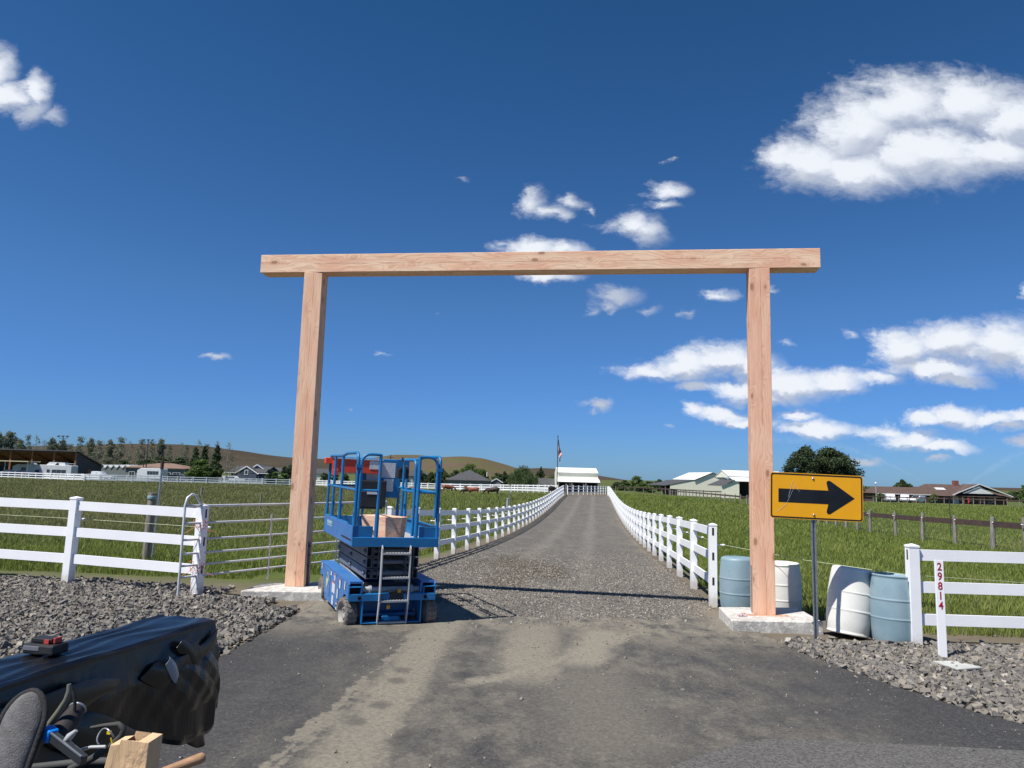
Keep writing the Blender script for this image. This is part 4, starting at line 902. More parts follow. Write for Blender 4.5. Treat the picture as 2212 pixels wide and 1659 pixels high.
# orange twine tying the gate to the white post
tw = MB(); c0 = on_ground(445, 11.2)
for zc in (1.02, .40):
    for k in range(4):
        a0 = random.uniform(0, 6); pts = [(c0.x + .10*math.cos(a0 + t_*.7) + random.uniform(-.02, .02), c0.y - .10 + .07*math.sin(a0 + t_*.7), c0.z + zc + random.uniform(-.05, .05) + .02*t_) for t_ in range(8)]
        tw.tube([Vector(p) - c0 for p in pts], .003, 4)
    tw.tube([Vector(p) - c0 for p in ((c0.x - .22, c0.y - .14, c0.z + zc - .08), (c0.x - .05, c0.y - .12, c0.z + zc + .03), (c0.x + .1, c0.y - .12, c0.z + zc), (c0.x + .26, c0.y - .1, c0.z + zc - .05))], .003, 4)
tw.tube([Vector((.02, -.1, 1.02)), Vector((-.03, -.11, .75)), Vector((.03, -.1, .42))], .003, 4); tw.tube([Vector((.0, -.1, .40)), Vector((-.06, -.12, .2)), Vector((-.03, -.1, .02))], .003, 4)
o = tw.build('baling_twine', plain('orange_twine', (.75, .22, .12), rough=.7), loc=c0); tag(o, 'orange baling twine knotted round the white post and steel gate', 'twine')
# ---------------------------------------------------------------- brown-railed wire fence on the right
def timber_fence(label, cols, n=None, sp=None, nearwire=True, hgt=1.24, rail=True, group=None, wires=9):
    q = cols if n is None else cols
    P = [on_ground(a, b) for a, b in q]; root = empty('wire_mesh_fence' if rail else 'wire_fence', P[0], 0, label, 'fence', group)
    for i, p in enumerate(P):
        b = MB(); r_ = random.uniform(.065, .095); tl = (random.uniform(-.04, .04), random.uniform(-.04, .04))
        b.tube([(0, 0, -.2), (r_*.1, 0, .4), (tl[0]*.6, tl[1]*.6, 1.0), (tl[0], tl[1], hgt + random.uniform(-.05, .10))], [r_, r_*.97, r_*.92, r_*.86], 9)
        o = b.build('post', MT['grey_post'], root, loc=p - P[0]); o.rotation_euler = (0, 0, random.uniform(0, 3))
        if i < 12 and nearwire:
            k = link_mesh('insulator', IM, None, o, Vector((-.08, -.05, hgt - .16))); k.rotation_euler = (0, 0, math.pi - o.rotation_euler[2] + .3)
    for i in range(0, len(P)-1):
        a, c = P[i] - P[0], P[i+1] - P[0]
        if rail:
            b = MB(); up = Vector((0, -.10, hgt - .22)); b.bar(a + up, c + up, .05, .21); b.build('rail', MT['rail_brown'], root, bevel=.004)
    b = MB()
    for i in range(len(P)-1):
        a, c = P[i] - P[0], P[i+1] - P[0]; d_ = (c - a)
        near = P[i].y < 46
        for k in range(wires if near else 5):
            z = .06 + k*(hgt - .25)/(wires if near else 5)*1.05; s_ = Vector((0, -.07, z)); b.tube([a + s_, c + s_], .0030 if near else .004, 3, caps=False)
        if near:
            m_ = int(d_.length/.3)
            for k in range(1, m_): s_ = a + d_*(k/m_) + Vector((0, -.07, 0)); b.tube([s_ + Vector((0, 0, .05)), s_ + Vector((0, 0, hgt-.25))], .0022, 3, caps=False)
    b.build('wire_mesh', MT['wire'], root)
    return root
cols = [(2420, 21.5), (2300, 23.5), (2212, 25.5), (2141, 27.5), (2060, 29.8), (1990, 32.4), (1932, 35.2), (1878, 38.5)]
xa0, ya0 = xat(1878, 38.5), 38.5; xb0, yb0 = xat(1613, 93), 93.0
for k in range(1, 23): f_ = k/22; yy_ = ya0 + (yb0 - ya0)*f_; xx_ = xa0 + (xb0 - xa0)*f_; pxx = 1106 + xx_/yy_*F_PX*1.0; cols.append((pxx, yy_))
# keep world positions exact for the far run
P_ = [(xat(a, b), b) for a, b in cols[:8]] + [(xa0 + (xb0 - xa0)*k/22, ya0 + (yb0 - ya0)*k/22) for k in range(1, 23)]
xc0, yc0 = xat(1448, 150), 150.0
P_ += [(xb0 + (xc0 - xb0)*k/20, yb0 + (yc0 - yb0)*k/20) for k in range(1, 21)]
_og = on_ground
on_ground = lambda a, b, dz=0: Vector((a, b, hz(a, b)))
timber_fence('brown-topped wire mesh fence on weathered posts across the right field', P_)
_rp = [(xat(a, b), b) for a, b in ((1850, 150), (1905, 150), (1960, 148), (2020, 146), (2080, 143), (2150, 139), (2230, 134), (2320, 128))]
rp2 = []
for (u, v_) in zip(_rp[:-1], _rp[1:]):
    for k in range(3): rp2.append((u[0] + (v_[0]-u[0])*k/3, u[1] + (v_[1]-u[1])*k/3))
timber_fence('timber post and rail fence in front of the brown-roofed ranch house', rp2, nearwire=False, hgt=1.5)
rp3 = [(xat(a, b), b) for a, b in ((1330, 158), (1350, 158), (1370, 157), (1390, 156), (1410, 155), (1430, 154), (1446, 152), (1480, 170), (1520, 172), (1560, 174), (1600, 172), (1650, 168), (1700, 164), (1760, 160), (1850, 155))]
timber_fence('weathered corral fence in front of the cream barns', rp3, nearwire=False, hgt=1.6)
on_ground = _og
# ---------------------------------------------------------------- posts in the left pasture
def pasture_post(px, Y0, hgt, r, label, mat='grey_post', riser=0.0, cat='post'):
    p = on_ground(px, Y0); root = empty('pasture_post', p, 0, label, cat)
    b = MB(); b.tube([(0, 0, -.2), (.01, 0, hgt*.5), (.02, .0, hgt)], [r, r*.96, r*.9], 12); b.build('post', MT[mat], root)
    if riser:
        t = MB(); t.tube([(r + .05, -.02, 0), (r + .07, -.02, hgt*.6), (r + .09, -.02, riser - .1)], .022, 8)
        t.build('riser_pipe', MT['galv'], root)
        t = MB(); t.tube([(r + .09, -.02, riser - .12), (r + .09, -.02, riser + .05)], .035, 8); t.tube([(r - .04, -.02, riser + .02), (r + .02, -.02, riser + .05), (r + .22, -.02, riser + .02)], .016, 6); t.tube([(r + .09, -.02, riser + .05), (r + .10, -.02, riser + .12)], .012, 6); t.build('sprinkler_head', MT['rail_brown'], root)
        k = MB(); k.lathe([(r*1.02, hgt - .13), (r*1.05, hgt - .12), (r*1.05, hgt - .07), (r*1.02, hgt - .06)], 12, (.018, 0, 0)); k.build('rope_band', MT['barrel_blue'], root)
    return root
pasture_post(330, 15.2, 1.42, .085, 'weathered round post with sprinkler riser tied on in the left pasture', riser=2.02)
pasture_post(437, 66, .95, .09, 'short dark stump post standing out in the left pasture')
pasture_post(565, 44, 1.0, .05, 'thin grey stake standing in the left pasture behind the steel gate')
sp_ = pasture_post(1097, 62, 1.15, .11, 'pale hydrant post with sprinkler head among the grazing cattle', mat='ltgrey', riser=2.2)
pasture_post(1223, 100, 1.6, .12, 'dark round gatepost at the far end of the left driveway fence')
# ---------------------------------------------------------------- trees
def leaf_cloud(centers, radii, n, size, seed, flat=1.0, droop=0.0, ratio=1.6):
    """leaf-sized quads on the outside of clumps; returns verts, faces, tint per vertex"""
    r = np.random.default_rng(seed); C_ = np.array(centers, float); Rr = np.array(radii, float)
    wgt = Rr.prod(1)**(2/3) if Rr.ndim > 1 else Rr**2
    if Rr.ndim == 1: Rr = np.stack([Rr]*3, 1)
    k = r.choice(len(C_), n, p=wgt/wgt.sum()); d = r.normal(size=(n, 3)); d /= np.linalg.norm(d, axis=1)[:, None]
    rad = r.uniform(.15, 1.0, n)**.5*(1 + .35*(r.uniform(0, 1, n) > .82)*r.uniform(0, 1, n)); lump = 1 + .22*np.sin(d[:, 0]*5 + k) * np.sin(d[:, 1]*6 + k*2) + .15*np.sin(d[:, 2]*9 + k)
    p = C_[k] + d*Rr[k]*(rad*lump)[:, None]
    if droop: p[:, 2] -= r.uniform(0, droop, n)
    t = r.normal(size=(n, 3)); t[:, 2] *= flat; t /= np.linalg.norm(t, axis=1)[:, None]
    u = np.cross(t, d + r.normal(size=(n, 3))*.6); u /= np.linalg.norm(u, axis=1)[:, None] + 1e-9
    s = size*r.uniform(.6, 1.35, n)[:, None]
    if droop: t = np.tile([0, 0, 1.], (n, 1)) + t*.25
    a, b = t*s*ratio/2, u*s/2
    V = np.stack([p - a, p + b*.9, p + a, p - b*.9], 1).reshape(-1, 3); Fc = np.arange(n*4).reshape(n, 4)
    clump = r.uniform(0, 1, len(C_)); tint = np.clip(clump[k]*.6 + r.uniform(0, .5, n) - .05, 0, 1)
    return V, Fc, np.repeat(tint, 4)
def trunk(H_, r0, seed, limbs=8, spread=.3, lean=0.0, top=1.0, z0=.25):
    rd = random.Random(seed); b = MB(); pts = [(lean*t*t + rd.uniform(-.02, .02)*H_*t, rd.uniform(-.02, .02)*H_*t, -.3 + (H_*top + .3)*t) for t in (0, .2, .4, .6, .8, 1)]
    b.tube(pts, [r0*(1 - .85*t) for t in (0, .2, .4, .6, .8, 1)], 8)
    for i in range(limbs):
        t = z0 + (1 - z0)*(i + .5)/limbs*.9; k = min(4, int(t*5)); f = t*5 - k; a = Vector(pts[k]).lerp(Vector(pts[k+1]), f); an = rd.uniform(0, 6.28); l = H_*spread*(1.1 - t*.7)
        e = a + Vector((math.cos(an)*l, math.sin(an)*l, l*rd.uniform(.25, .9))); m_ = a.lerp(e, .5) + Vector((0, 0, -l*.06)); b.tube([a, m_, e], [r0*.38*(1.1-t), r0*.22*(1.1-t), r0*.06], 6)
    return b
TREES = {}
def proto(kind, V, Fc, tint, leafm, tb, bark):
    TREES[kind] = (V, Fc, tint, leafm, tb, bark, {})
def crown_pts(n, H_, zlo, rx, seed, top=.95, prof=None):
    r = random.Random(seed); c, rr_ = [], []
    for i in range(n):
        t = r.random(); z = H_*(zlo + (top - zlo)*t); w_ = prof(t) if prof else math.sin(math.pi*(.15 + .8*t)); a = r.uniform(0, 6.28); q = rx*w_*math.sqrt(r.random())*.85
        c.append((q*math.cos(a), q*math.sin(a), z)); s = rx*r.uniform(.14, .30)*(.65 + .5*w_); rr_.append((s, s, s*r.uniform(.55, .85)))
    return c, rr_
def mk(kind, H_, zlo, rx, ncl, nleaf, size, leafm, seed, bark='bark', prof=None, droop=0, limbs=9, spread=.3, r0=None, top=.95, ratio=1.6, ttop=1.0):
    c, rr_ = crown_pts(int(ncl*1.8), H_, zlo, rx, seed, top, prof); V, Fc, ti = leaf_cloud(c, rr_, int(nleaf*1.25), size*.86, seed + 50, droop=droop, ratio=ratio)
    tb = trunk(H_, r0 or H_*.028, seed, limbs, spread, top=ttop)
    proto(kind, V, Fc, ti, leafm, tb, bark)
mk('pine', 16, .22, 8.4, 34, 17000, .42, 'leaf_pine', 1, prof=lambda t: (1 - t**2.6)*.95 + .12, spread=.38, top=.93)
mk('pine2', 15, .2, 6, 46, 11000, .42, 'leaf_pine', 2, prof=lambda t: (1 - t**2)*.9 + .15, spread=.36)
mk('broad', 10, .16, 5.0, 42, 8000, .42, 'leaf_green', 3, spread=.34)
mk('broad2', 9, .10, 4.6, 38, 7000, .42, 'leaf_green', 4, prof=lambda t: math.sin(math.pi*(.25 + .68*t)), spread=.34)
mk('dark', 9, .12, 4.2, 34, 6000, .42, 'leaf_dark', 5, spread=.32)
mk('dark2', 8, .05, 4.6, 34, 6000, .42, 'leaf_dark', 6, prof=lambda t: math.sin(math.pi*(.3 + .6*t)), spread=.32)
mk('willow', 11, .22, 7.0, 60, 14000, .34, 'leaf_willow', 7, prof=lambda t: math.sin(math.pi*(.32 + .58*t)), droop=3.0, spread=.35, ratio=3.2)
mk('poplar', 16, .04, 4.6, 80, 4600, .34, 'leaf_poplar', 8, bark='bark_pale', prof=lambda t: ((1 - t)**.8*.9 + .18)*(.75 + .35*math.sin(t*17)), spread=.2, limbs=16)
mk('poplar_thin', 17, .08, 4.2, 70, 2000, .32, 'leaf_poplar', 9, bark='bark_pale', prof=lambda t: (1 - t)*.8 + .3, spread=.22, limbs=22, r0=.28)
mk('bare', 15, .15, 3.4, 30, 500, .30, 'leaf_poplar', 10, bark='bark_pale', spread=.24, limbs=26, r0=.26)
mk('spire', 15, .04, 3.4, 46, 7500, .42, 'leaf_dark', 11, prof=lambda t: (1 - t**1.3)*.95 + .1, spread=.2, limbs=12, top=.98)
mk('conifer', 7, .03, 2.4, 36, 4200, .36, 'leaf_pine', 12, prof=lambda t: (1 - t)*.95 + .08, spread=.16, limbs=10, top=.98)
mk('bush', 3, .02, 2.0, 16, 2200, .30, 'leaf_green', 13, spread=.3, r0=.06, ttop=.7)
MC = {}
def tree(kind, px, Y0, top_y, label, cat='tree', group=None, wide=1.0, name=None, leaf=None, x=None):
    V, Fc, ti, leafm, tb, bark, _ = TREES[kind]
    p = on_ground(px, Y0) if x is None else Vector((x, Y0, hz(x, Y0)))
    H0 = V[:, 2].max(); s = (at(px, top_y, Y0).z - p.z)/H0
    root = empty(name or {'pine': 'pine_tree', 'pine2': 'pine_tree', 'willow': 'willow_tree', 'poplar': 'poplar_tree', 'poplar_thin': 'poplar_tree', 'bare': 'bare_tree', 'conifer': 'conifer_tree', 'bush': 'bush'}.get(kind, 'leafy_tree'), p, random.uniform(0, 6.28), label, cat, group)
    root.scale = (s*wide, s*wide, s)
    key = (kind, leaf or leafm)
    if key not in MC:
        c = np_mesh('crown', V, Fc, MT[leaf or leafm], parent=root, color=ti); t_ = tb.build('trunk', MT[bark], root); MC[key] = (c.data, t_.data)
    else:
        link_mesh('crown', MC[key][0], None, root); link_mesh('trunk', MC[key][1], None, root)
    return root
G1 = 'tall thin poplars behind the open shed'; G2 = 'trees beyond the far white fences'
tree('pine', 1742, 150, 960, 'tall dark pine left of its taller-spreading twin behind the arrow sign', wide=.95)
tree('pine', 1798, 152, 963, 'broad dark pine rising behind the right end of the arrow sign', wide=1.22)
tree('dark', 1952, 262, 1034, 'small round dark tree rising behind the brown ranch roof')
tree('dark', 2222, 170, 1038, 'green tree cut by the right edge of the picture', wide=.8, leaf='leaf_green')
tree('bush', 1900, 178, 1064, 'yellow-green shrub by the lamp post at the ranch house', 'bush')
tree('bush', 2017, 180, 1066, 'bright green round shrub in front of the ranch house wall', 'bush')
tree('willow', 1128, 168, 1003, 'big weeping willow left of the flagpole', wide=.98)
tree('dark', 1167, 190, 1006, 'narrow dark tree top just right of the willow', wide=.42)
tree('broad', 1015, 200, 1000, 'round bright green tree behind the dark hip roof', wide=1.0)
tree('broad2', 1040, 192, 1012, 'lower green tree right of the dark hip roof', wide=.9)
for px, Y0, ty, k, wd, lb in ((985, 215, 1014, 'dark2', 1.0, 'dark tree behind the left slope of the hip roof'), (952, 210, 1010, 'dark', 1.0, 'grey-green tree standing just right of the lift rails'), (930, 215, 1018, 'dark', .9, 'dark tree seen through the right end of the lift rails'), (912, 250, 1020, 'dark2', 1.0, 'low dark tree behind the middle of the lift rails'), (905, 230, 1014, 'dark2', .7, 'dark tree beside the distant houses behind the lift'), (868, 260, 1021, 'dark2', 1.2, 'low dark tree left of the distant houses'), (745, 240, 1022, 'dark', 1.0, 'dark tree behind the left end of the lift rails'), (722, 230, 1016, 'dark', .8, 'dark tree just right of the left gateway post'), (700, 235, 1020, 'dark2', .8, 'dark tree hugging the left gateway post'), (1075, 185, 1020, 'dark2', .8, 'dark tree between the hip roof and the willow'), (1090, 186, 1016, 'dark', .7, 'dark tree against the left side of the willow'), (1183, 200, 1030, 'bush', 1.6, 'low green bush left of the flagpole')):
    tree(k, px, Y0, ty, lb, group=G2, wide=wd)
tree('broad2', 1192, 188, 1026, 'green tree between the flagpole and the willow', wide=.7)
for px, Y0, ty, k, wd, lb in ((1375, 235, 1027, 'broad2', 1.1, 'round bright green tree in the middle of the far treeline'), (1350, 250, 1036, 'dark2', 1.1, 'dark tree at the left of the far treeline'), (1332, 262, 1040, 'dark2', 1.2, 'lowest dark tree beside the right driveway fence'), (1402, 245, 1038, 'dark2', 1.2, 'dark tree right of the round bright green one'), (1392, 215, 1044, 'bush', 2.2, 'bright shrub in front of the round green tree'), (1424, 260, 1034, 'dark', 1.2, 'dark tree before the left end of the cream barn'), (1446, 265, 1036, 'dark2', 1.3, 'dark tree over the low barn roof'), (1465, 262, 1033, 'dark', 1.1, 'dark tree over the barn lean-to'), (1476, 268, 1035, 'dark2', 1.2, 'dark tree touching the barn gable'), (1578, 290, 1032, 'dark', 1.0, 'dark tree in the gap between the two cream barns'), (1345, 240, 1046, 'bush', 2.0, 'small green bush at the foot of the far treeline'), (1880, 280, 1052, 'dark2', 1.6, 'dark tree left of the ranch lamp post'), (1900, 300, 1050, 'dark2', 1.6, 'dark tree behind the ranch lamp post'), (1868, 270, 1054, 'dark2', 1.3, 'dark tree below the right edge of the arrow sign'), (2192, 280, 1060, 'dark2', 1.6, 'low dark tree right of the ranch house'), (2170, 290, 1064, 'dark2', 1.5, 'low dark tree behind the right end of the ranch house')):
    tree(k, px, Y0, ty, lb, group='trees of the far right treeline', wide=wd)
# left windbreak
rd = random.Random(5)
n_ = 0
words = ['first', 'second', 'third', 'fourth', 'fifth', 'sixth', 'seventh', 'eighth', 'ninth', 'tenth', 'eleventh', 'twelfth', 'thirteenth', 'fourteenth', 'fifteenth', 'sixteenth', 'seventeenth', 'eighteenth', 'nineteenth', 'twentieth', 'twenty-first', 'twenty-second', 'twenty-third', 'twenty-fourth', 'twenty-fifth', 'twenty-sixth', 'twenty-seventh', 'twenty-eighth']
WB = [(-18, 930, 'poplar', 1.5), (12, 930, 'poplar', 1.4), (38, 948, 'poplar', 1.1), (54, 938, 'poplar_thin', .7), (72, 940, 'bare', .8), (90, 950, 'bare', .7), (108, 944, 'poplar', 1.0), (132, 948, 'poplar', 1.2), (150, 958, 'poplar_thin', 1.0), (172, 942, 'poplar_thin', 1.0), (196, 945, 'poplar', .9), (214, 950, 'poplar_thin', 1.1), (238, 948, 'poplar', .9), (262, 943, 'poplar_thin', 1.1), (282, 952, 'bare', .8), (308, 948, 'poplar_thin', .9), (330, 952, 'poplar_thin', 1.1), (352, 946, 'poplar', .9), (372, 960, 'poplar_thin', .9), (398, 956, 'bare', .9), (410, 960, 'poplar_thin', .8), (436, 950, 'bare', .9), (456, 958, 'poplar_thin', .8), (478, 952, 'bare', .8), (504, 955, 'bare', .8)]
for i, (px, ty, k, wd) in enumerate(WB):
    px_ = px*.97; tree(k, px_, 205 + 6*math.sin(i*2.1), ty, {'poplar': 'grey-green leafy poplar', 'poplar_thin': 'sparse thin poplar', 'bare': 'nearly bare poplar'}[k] + ', ' + words[i] + ' from the left in the windbreak', group=G1, wide=wd)
for i, (px, ty, k, wd, lb) in enumerate([(20, 985, 'dark2', 1.3, 'dark understory tree behind the left end of the open shed'), (150, 985, 'dark2', 1.3, 'dark understory tree behind the middle of the open shed'), (270, 992, 'dark2', 1.2, 'dark understory tree behind the right post of the open shed'), (315, 990, 'dark2', 1.3, 'dark understory tree over the shed low corner'), (352, 985, 'dark2', 1.2, 'dark understory tree left of the tan roof'), (392, 986, 'dark', 1.3, 'dark understory tree above the tan roof'), (432, 988, 'dark2', 1.2, 'dark understory tree above the right half of the tan roof'), (90, 990, 'dark', 1.2, 'dark understory tree above the trailer roof')]):
    tree(k, px*.98, 198, ty, lb, group='understory trees of the windbreak', wide=wd)
tree('spire', 418, 185, 964, 'pointed dark green tree, leftmost of the group behind the tan-roofed house', wide=.9)
tree('spire', 437, 188, 962, 'pointed dark green tree in the middle behind the tan-roofed house', wide=.8)
tree('spire', 464, 186, 960, 'tallest pointed dark green tree right of the tan-roofed house', wide=.9)
tree('broad2', 430, 165, 990, 'wide bright green tree in front of the pointed ones', wide=1.15, leaf='leaf_green')
tree('dark', 462, 168, 1002, 'lower dark green tree right of the wide bright one', wide=1.1)
for i, px in enumerate((478, 487, 496, 505, 514)): tree('bare', px, 190, 1000 + 4*(i % 3), 'grey bare trunk tree, %s of the row left of the slate blue house' % words[i], group='bare trees left of the blue house', wide=.5)
for px, Y0, ty, k, lb, wd in ((580, 150, 1013, 'conifer', 'spreading conifer right of the slate blue house', 1.2), (612, 185, 1006, 'conifer', 'dark conifer left of the left gateway post', 1.1), (600, 160, 1018, 'bush', 'low dark bush between the blue house and the gateway post', 1.6), (626, 190, 1002, 'dark', 'dark tree partly behind the left gateway post', .9), (300, 188, 1024, 'bush', 'clipped green hedge bush by the row of white gables', 1.8), (318, 188, 1025, 'bush', 'green bush below the white gables', 1.8), (283, 188, 1026, 'bush', 'green bush beside the shed low end', 1.8)):
    tree(k, px, Y0, ty, lb, 'bush' if k == 'bush' else 'tree', wide=wd)

for i, (px, ty) in enumerate(((1610, 1046), (1640, 1047), (1672, 1048), (1960, 1056), (2240, 1052), (2275, 1050), (2010, 1058), (1925, 1055), (2150, 1062))):
    tree('dark2', px, 330, ty, 'low far dark tree on the right horizon, %s from the left' % words[i], group='far trees on the right horizon', wide=2.2)
# ---------------------------------------------------------------- buildings
def local(root):                                   # local frame helper: world point -> root space
    Mi = Matrix.Rotation(-root.rotation_euler[2], 3, 'Z'); return lambda p: Mi @ (Vector(p) - root.location)
def slab(b, a, c, d_, e, th, mi=0):                # a thin roof plane through four corners
    n = (Vector(c) - Vector(a)).cross(Vector(e) - Vector(a)).normalized()*th
    if n.z < 0: n = -n
    vs = [Vector(q) for q in (a, c, d_, e)]; b.add(vs + [v + n for v in vs], [(3, 2, 1, 0), (4, 5, 6, 7), (0, 1, 5, 4), (1, 2, 6, 5), (2, 3, 7, 6), (3, 0, 4, 7)], mi)
def gable_house(name, label, p, rz, L_, D, eave, ridge, wallm, roofm, cat='house', over=.4, z0=0.0, axis='x', parts=(), group=None, trim=True, hip=0.0):
    """long side towards -y; ridge along x (or y); parts: (kind, x, z, w, h, material) on the front wall"""
    root = empty(name, p, rz, label, cat, group)
    b = MB(); b.box((0, 0, eave/2 - .5), (L_, D, eave + 1))
    if axis == 'x' and not hip:
        for s in (-1, 1): b.add([(s*(L_/2), -D/2, eave), (s*(L_/2), D/2, eave), (s*(L_/2), 0, ridge), (s*(L_/2 - .12), -D/2, eave), (s*(L_/2 - .12), D/2, eave), (s*(L_/2 - .12), 0, ridge)], [(0, 1, 2), (3, 5, 4), (0, 2, 5, 3), (1, 4, 5, 2)])
    if axis == 'y':
        for s in (-1, 1): b.add([(-L_/2, s*(D/2), eave), (L_/2, s*(D/2), eave), (0, s*(D/2), ridge), (-L_/2, s*(D/2 - .12), eave), (L_/2, s*(D/2 - .12), eave), (0, s*(D/2 - .12), ridge)], [(0, 1, 2), (3, 5, 4), (0, 2, 5, 3), (1, 4, 5, 2)])
    b.build('wall', wallm, root)
    r = MB(); o = over
    if hip:
        hx = L_/2 + o; hy = D/2 + o; rx = max(.01, L_/2 - hip)
        q = [(-hx, -hy, eave), (hx, -hy, eave), (hx, hy, eave), (-hx, hy, eave), (-rx, 0, ridge), (rx, 0, ridge)]
        r.add(q, [(0, 1, 5, 4), (1, 2, 5), (2, 3, 4, 5), (3, 0, 4), (3, 2, 1, 0)]); r.box((0, 0, eave - .09), (2*hx, 2*hy, .16))
    elif axis == 'x':
        k = (ridge - eave)/(D/2); ze = eave - k*o
        for s in (-1, 1): slab(r, (-L_/2 - o, s*(D/2 + o), ze + .02), (L_/2 + o, s*(D/2 + o), ze + .02), (L_/2 + o, 0, ridge + .02), (-L_/2 - o, 0, ridge + .02), .14)
    else:
        k = (ridge - eave)/(L_/2); ze = eave - k*o
        for s in (-1, 1): slab(r, (s*(L_/2 + o), -D/2 - o, ze + .02), (s*(L_/2 + o), D/2 + o, ze + .02), (0, D/2 + o, ridge + .02), (0, -D/2 - o, ridge + .02), .14)
    r.build('roof', roofm, root)
    if trim and axis == 'y':
        t = MB()
        for s in (-1, 1): t.bar((s*(L_/2 + o), -D/2 - o - .03, ze + .06), (0, -D/2 - o - .03, ridge + .06), .06, .22)
        t.build('trim', MT['trim_white'], root)
    for (kind, x, z, w_, h_, m_) in parts:
        f = MB().box((x, -D/2 - .03, z), (w_, .06, h_)).build(kind, m_, root)
        if kind == 'window':
            t = MB()
            for s in (-1, 1): t.box((x + s*(w_/2 + .05), -D/2 - .05, z), (.10, .1, h_ + .2)); t.box((x, -D/2 - .05, z + s*(h_/2 + .05)), (w_, .1, .10))
            t.box((x, -D/2 - .05, z), (.05, .08, h_)); t.build('frame', MT['trim_white'], f)
    return root
def span(p0, p1, Y0): a, b = at(*p0, Y0), at(*p1, Y0); return a, b
GL, TW = MT['glass'], MT['trim_white']
# white barn at the end of the drive
def centre_barn():
    Y0 = 165; a, b = at(1205.5, 1041, Y0), at(1296, 1041, Y0); w_ = b.x - a.x; cx = (a.x + b.x)/2; g0 = hz(cx, Y0) - .2
    root = empty('white_barn', (cx, Y0, g0), 0, 'white metal barn with stepped roof and open dark bays at the end of the drive', 'barn')
    z1 = a.z - g0; z2 = at(1250, 1034, Y0 + 3.2).z - g0; z3 = at(1250, 1022, Y0 + 3.2).z - g0; z4 = at(1250, 1011.5, Y0 + 8).z - g0
    r = MB(); slab(r, (-w_/2 - .2, 0, z1), (w_/2 + .1, 0, z1), (w_/2 + .1, 3.2, z2), (-w_/2 - .2, 3.2, z2), .1); r.build('lower_roof', MT['roof_white'], root)
    r = MB(); slab(r, (-w_/2, 2.9, z3), (w_/2, 2.9, z3), (w_/2, 8, z4), (-w_/2, 8, z4), .1); slab(r, (-w_/2, 13, z3), (w_/2, 13, z3), (w_/2, 8.02, z4), (-w_/2, 8.02, z4), .1); r.build('upper_roof', MT['roof_white'], root)
    b_ = MB(); b_.box((0, 3.25, (z2 + z3)/2 - .02), (w_ - .1, .12, z3 - z2 + .1)); b_.box((0, 12.8, z3/2), (w_ - .1, .12, z3))
    for s in (-1, 1): b_.prism([(3.3, 0), (12.7, 0), (12.7, z3), (8, z4 - .05), (3.3, z3)], s*(w_/2 - .05) - .05, s*(w_/2 - .05) + .05, 'YZ')
    b_.build('wall', MT['cream'], root)
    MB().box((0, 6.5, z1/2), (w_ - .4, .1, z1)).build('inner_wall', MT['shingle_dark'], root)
    for x in (-w_/2 + .1, -w_/6, w_/6, w_/2 - .1): MB().box((x, .15, z1/2), (.22, .2, z1)).build('post', MT['grey_post'], root)
    for x in (-w_/6, w_/6): MB().bar((x - .7, .16, z1 - .1), (x, .16, z1 - 1.2), .12, .12).build('brace', MT['grey_post'], root)
centre_barn()
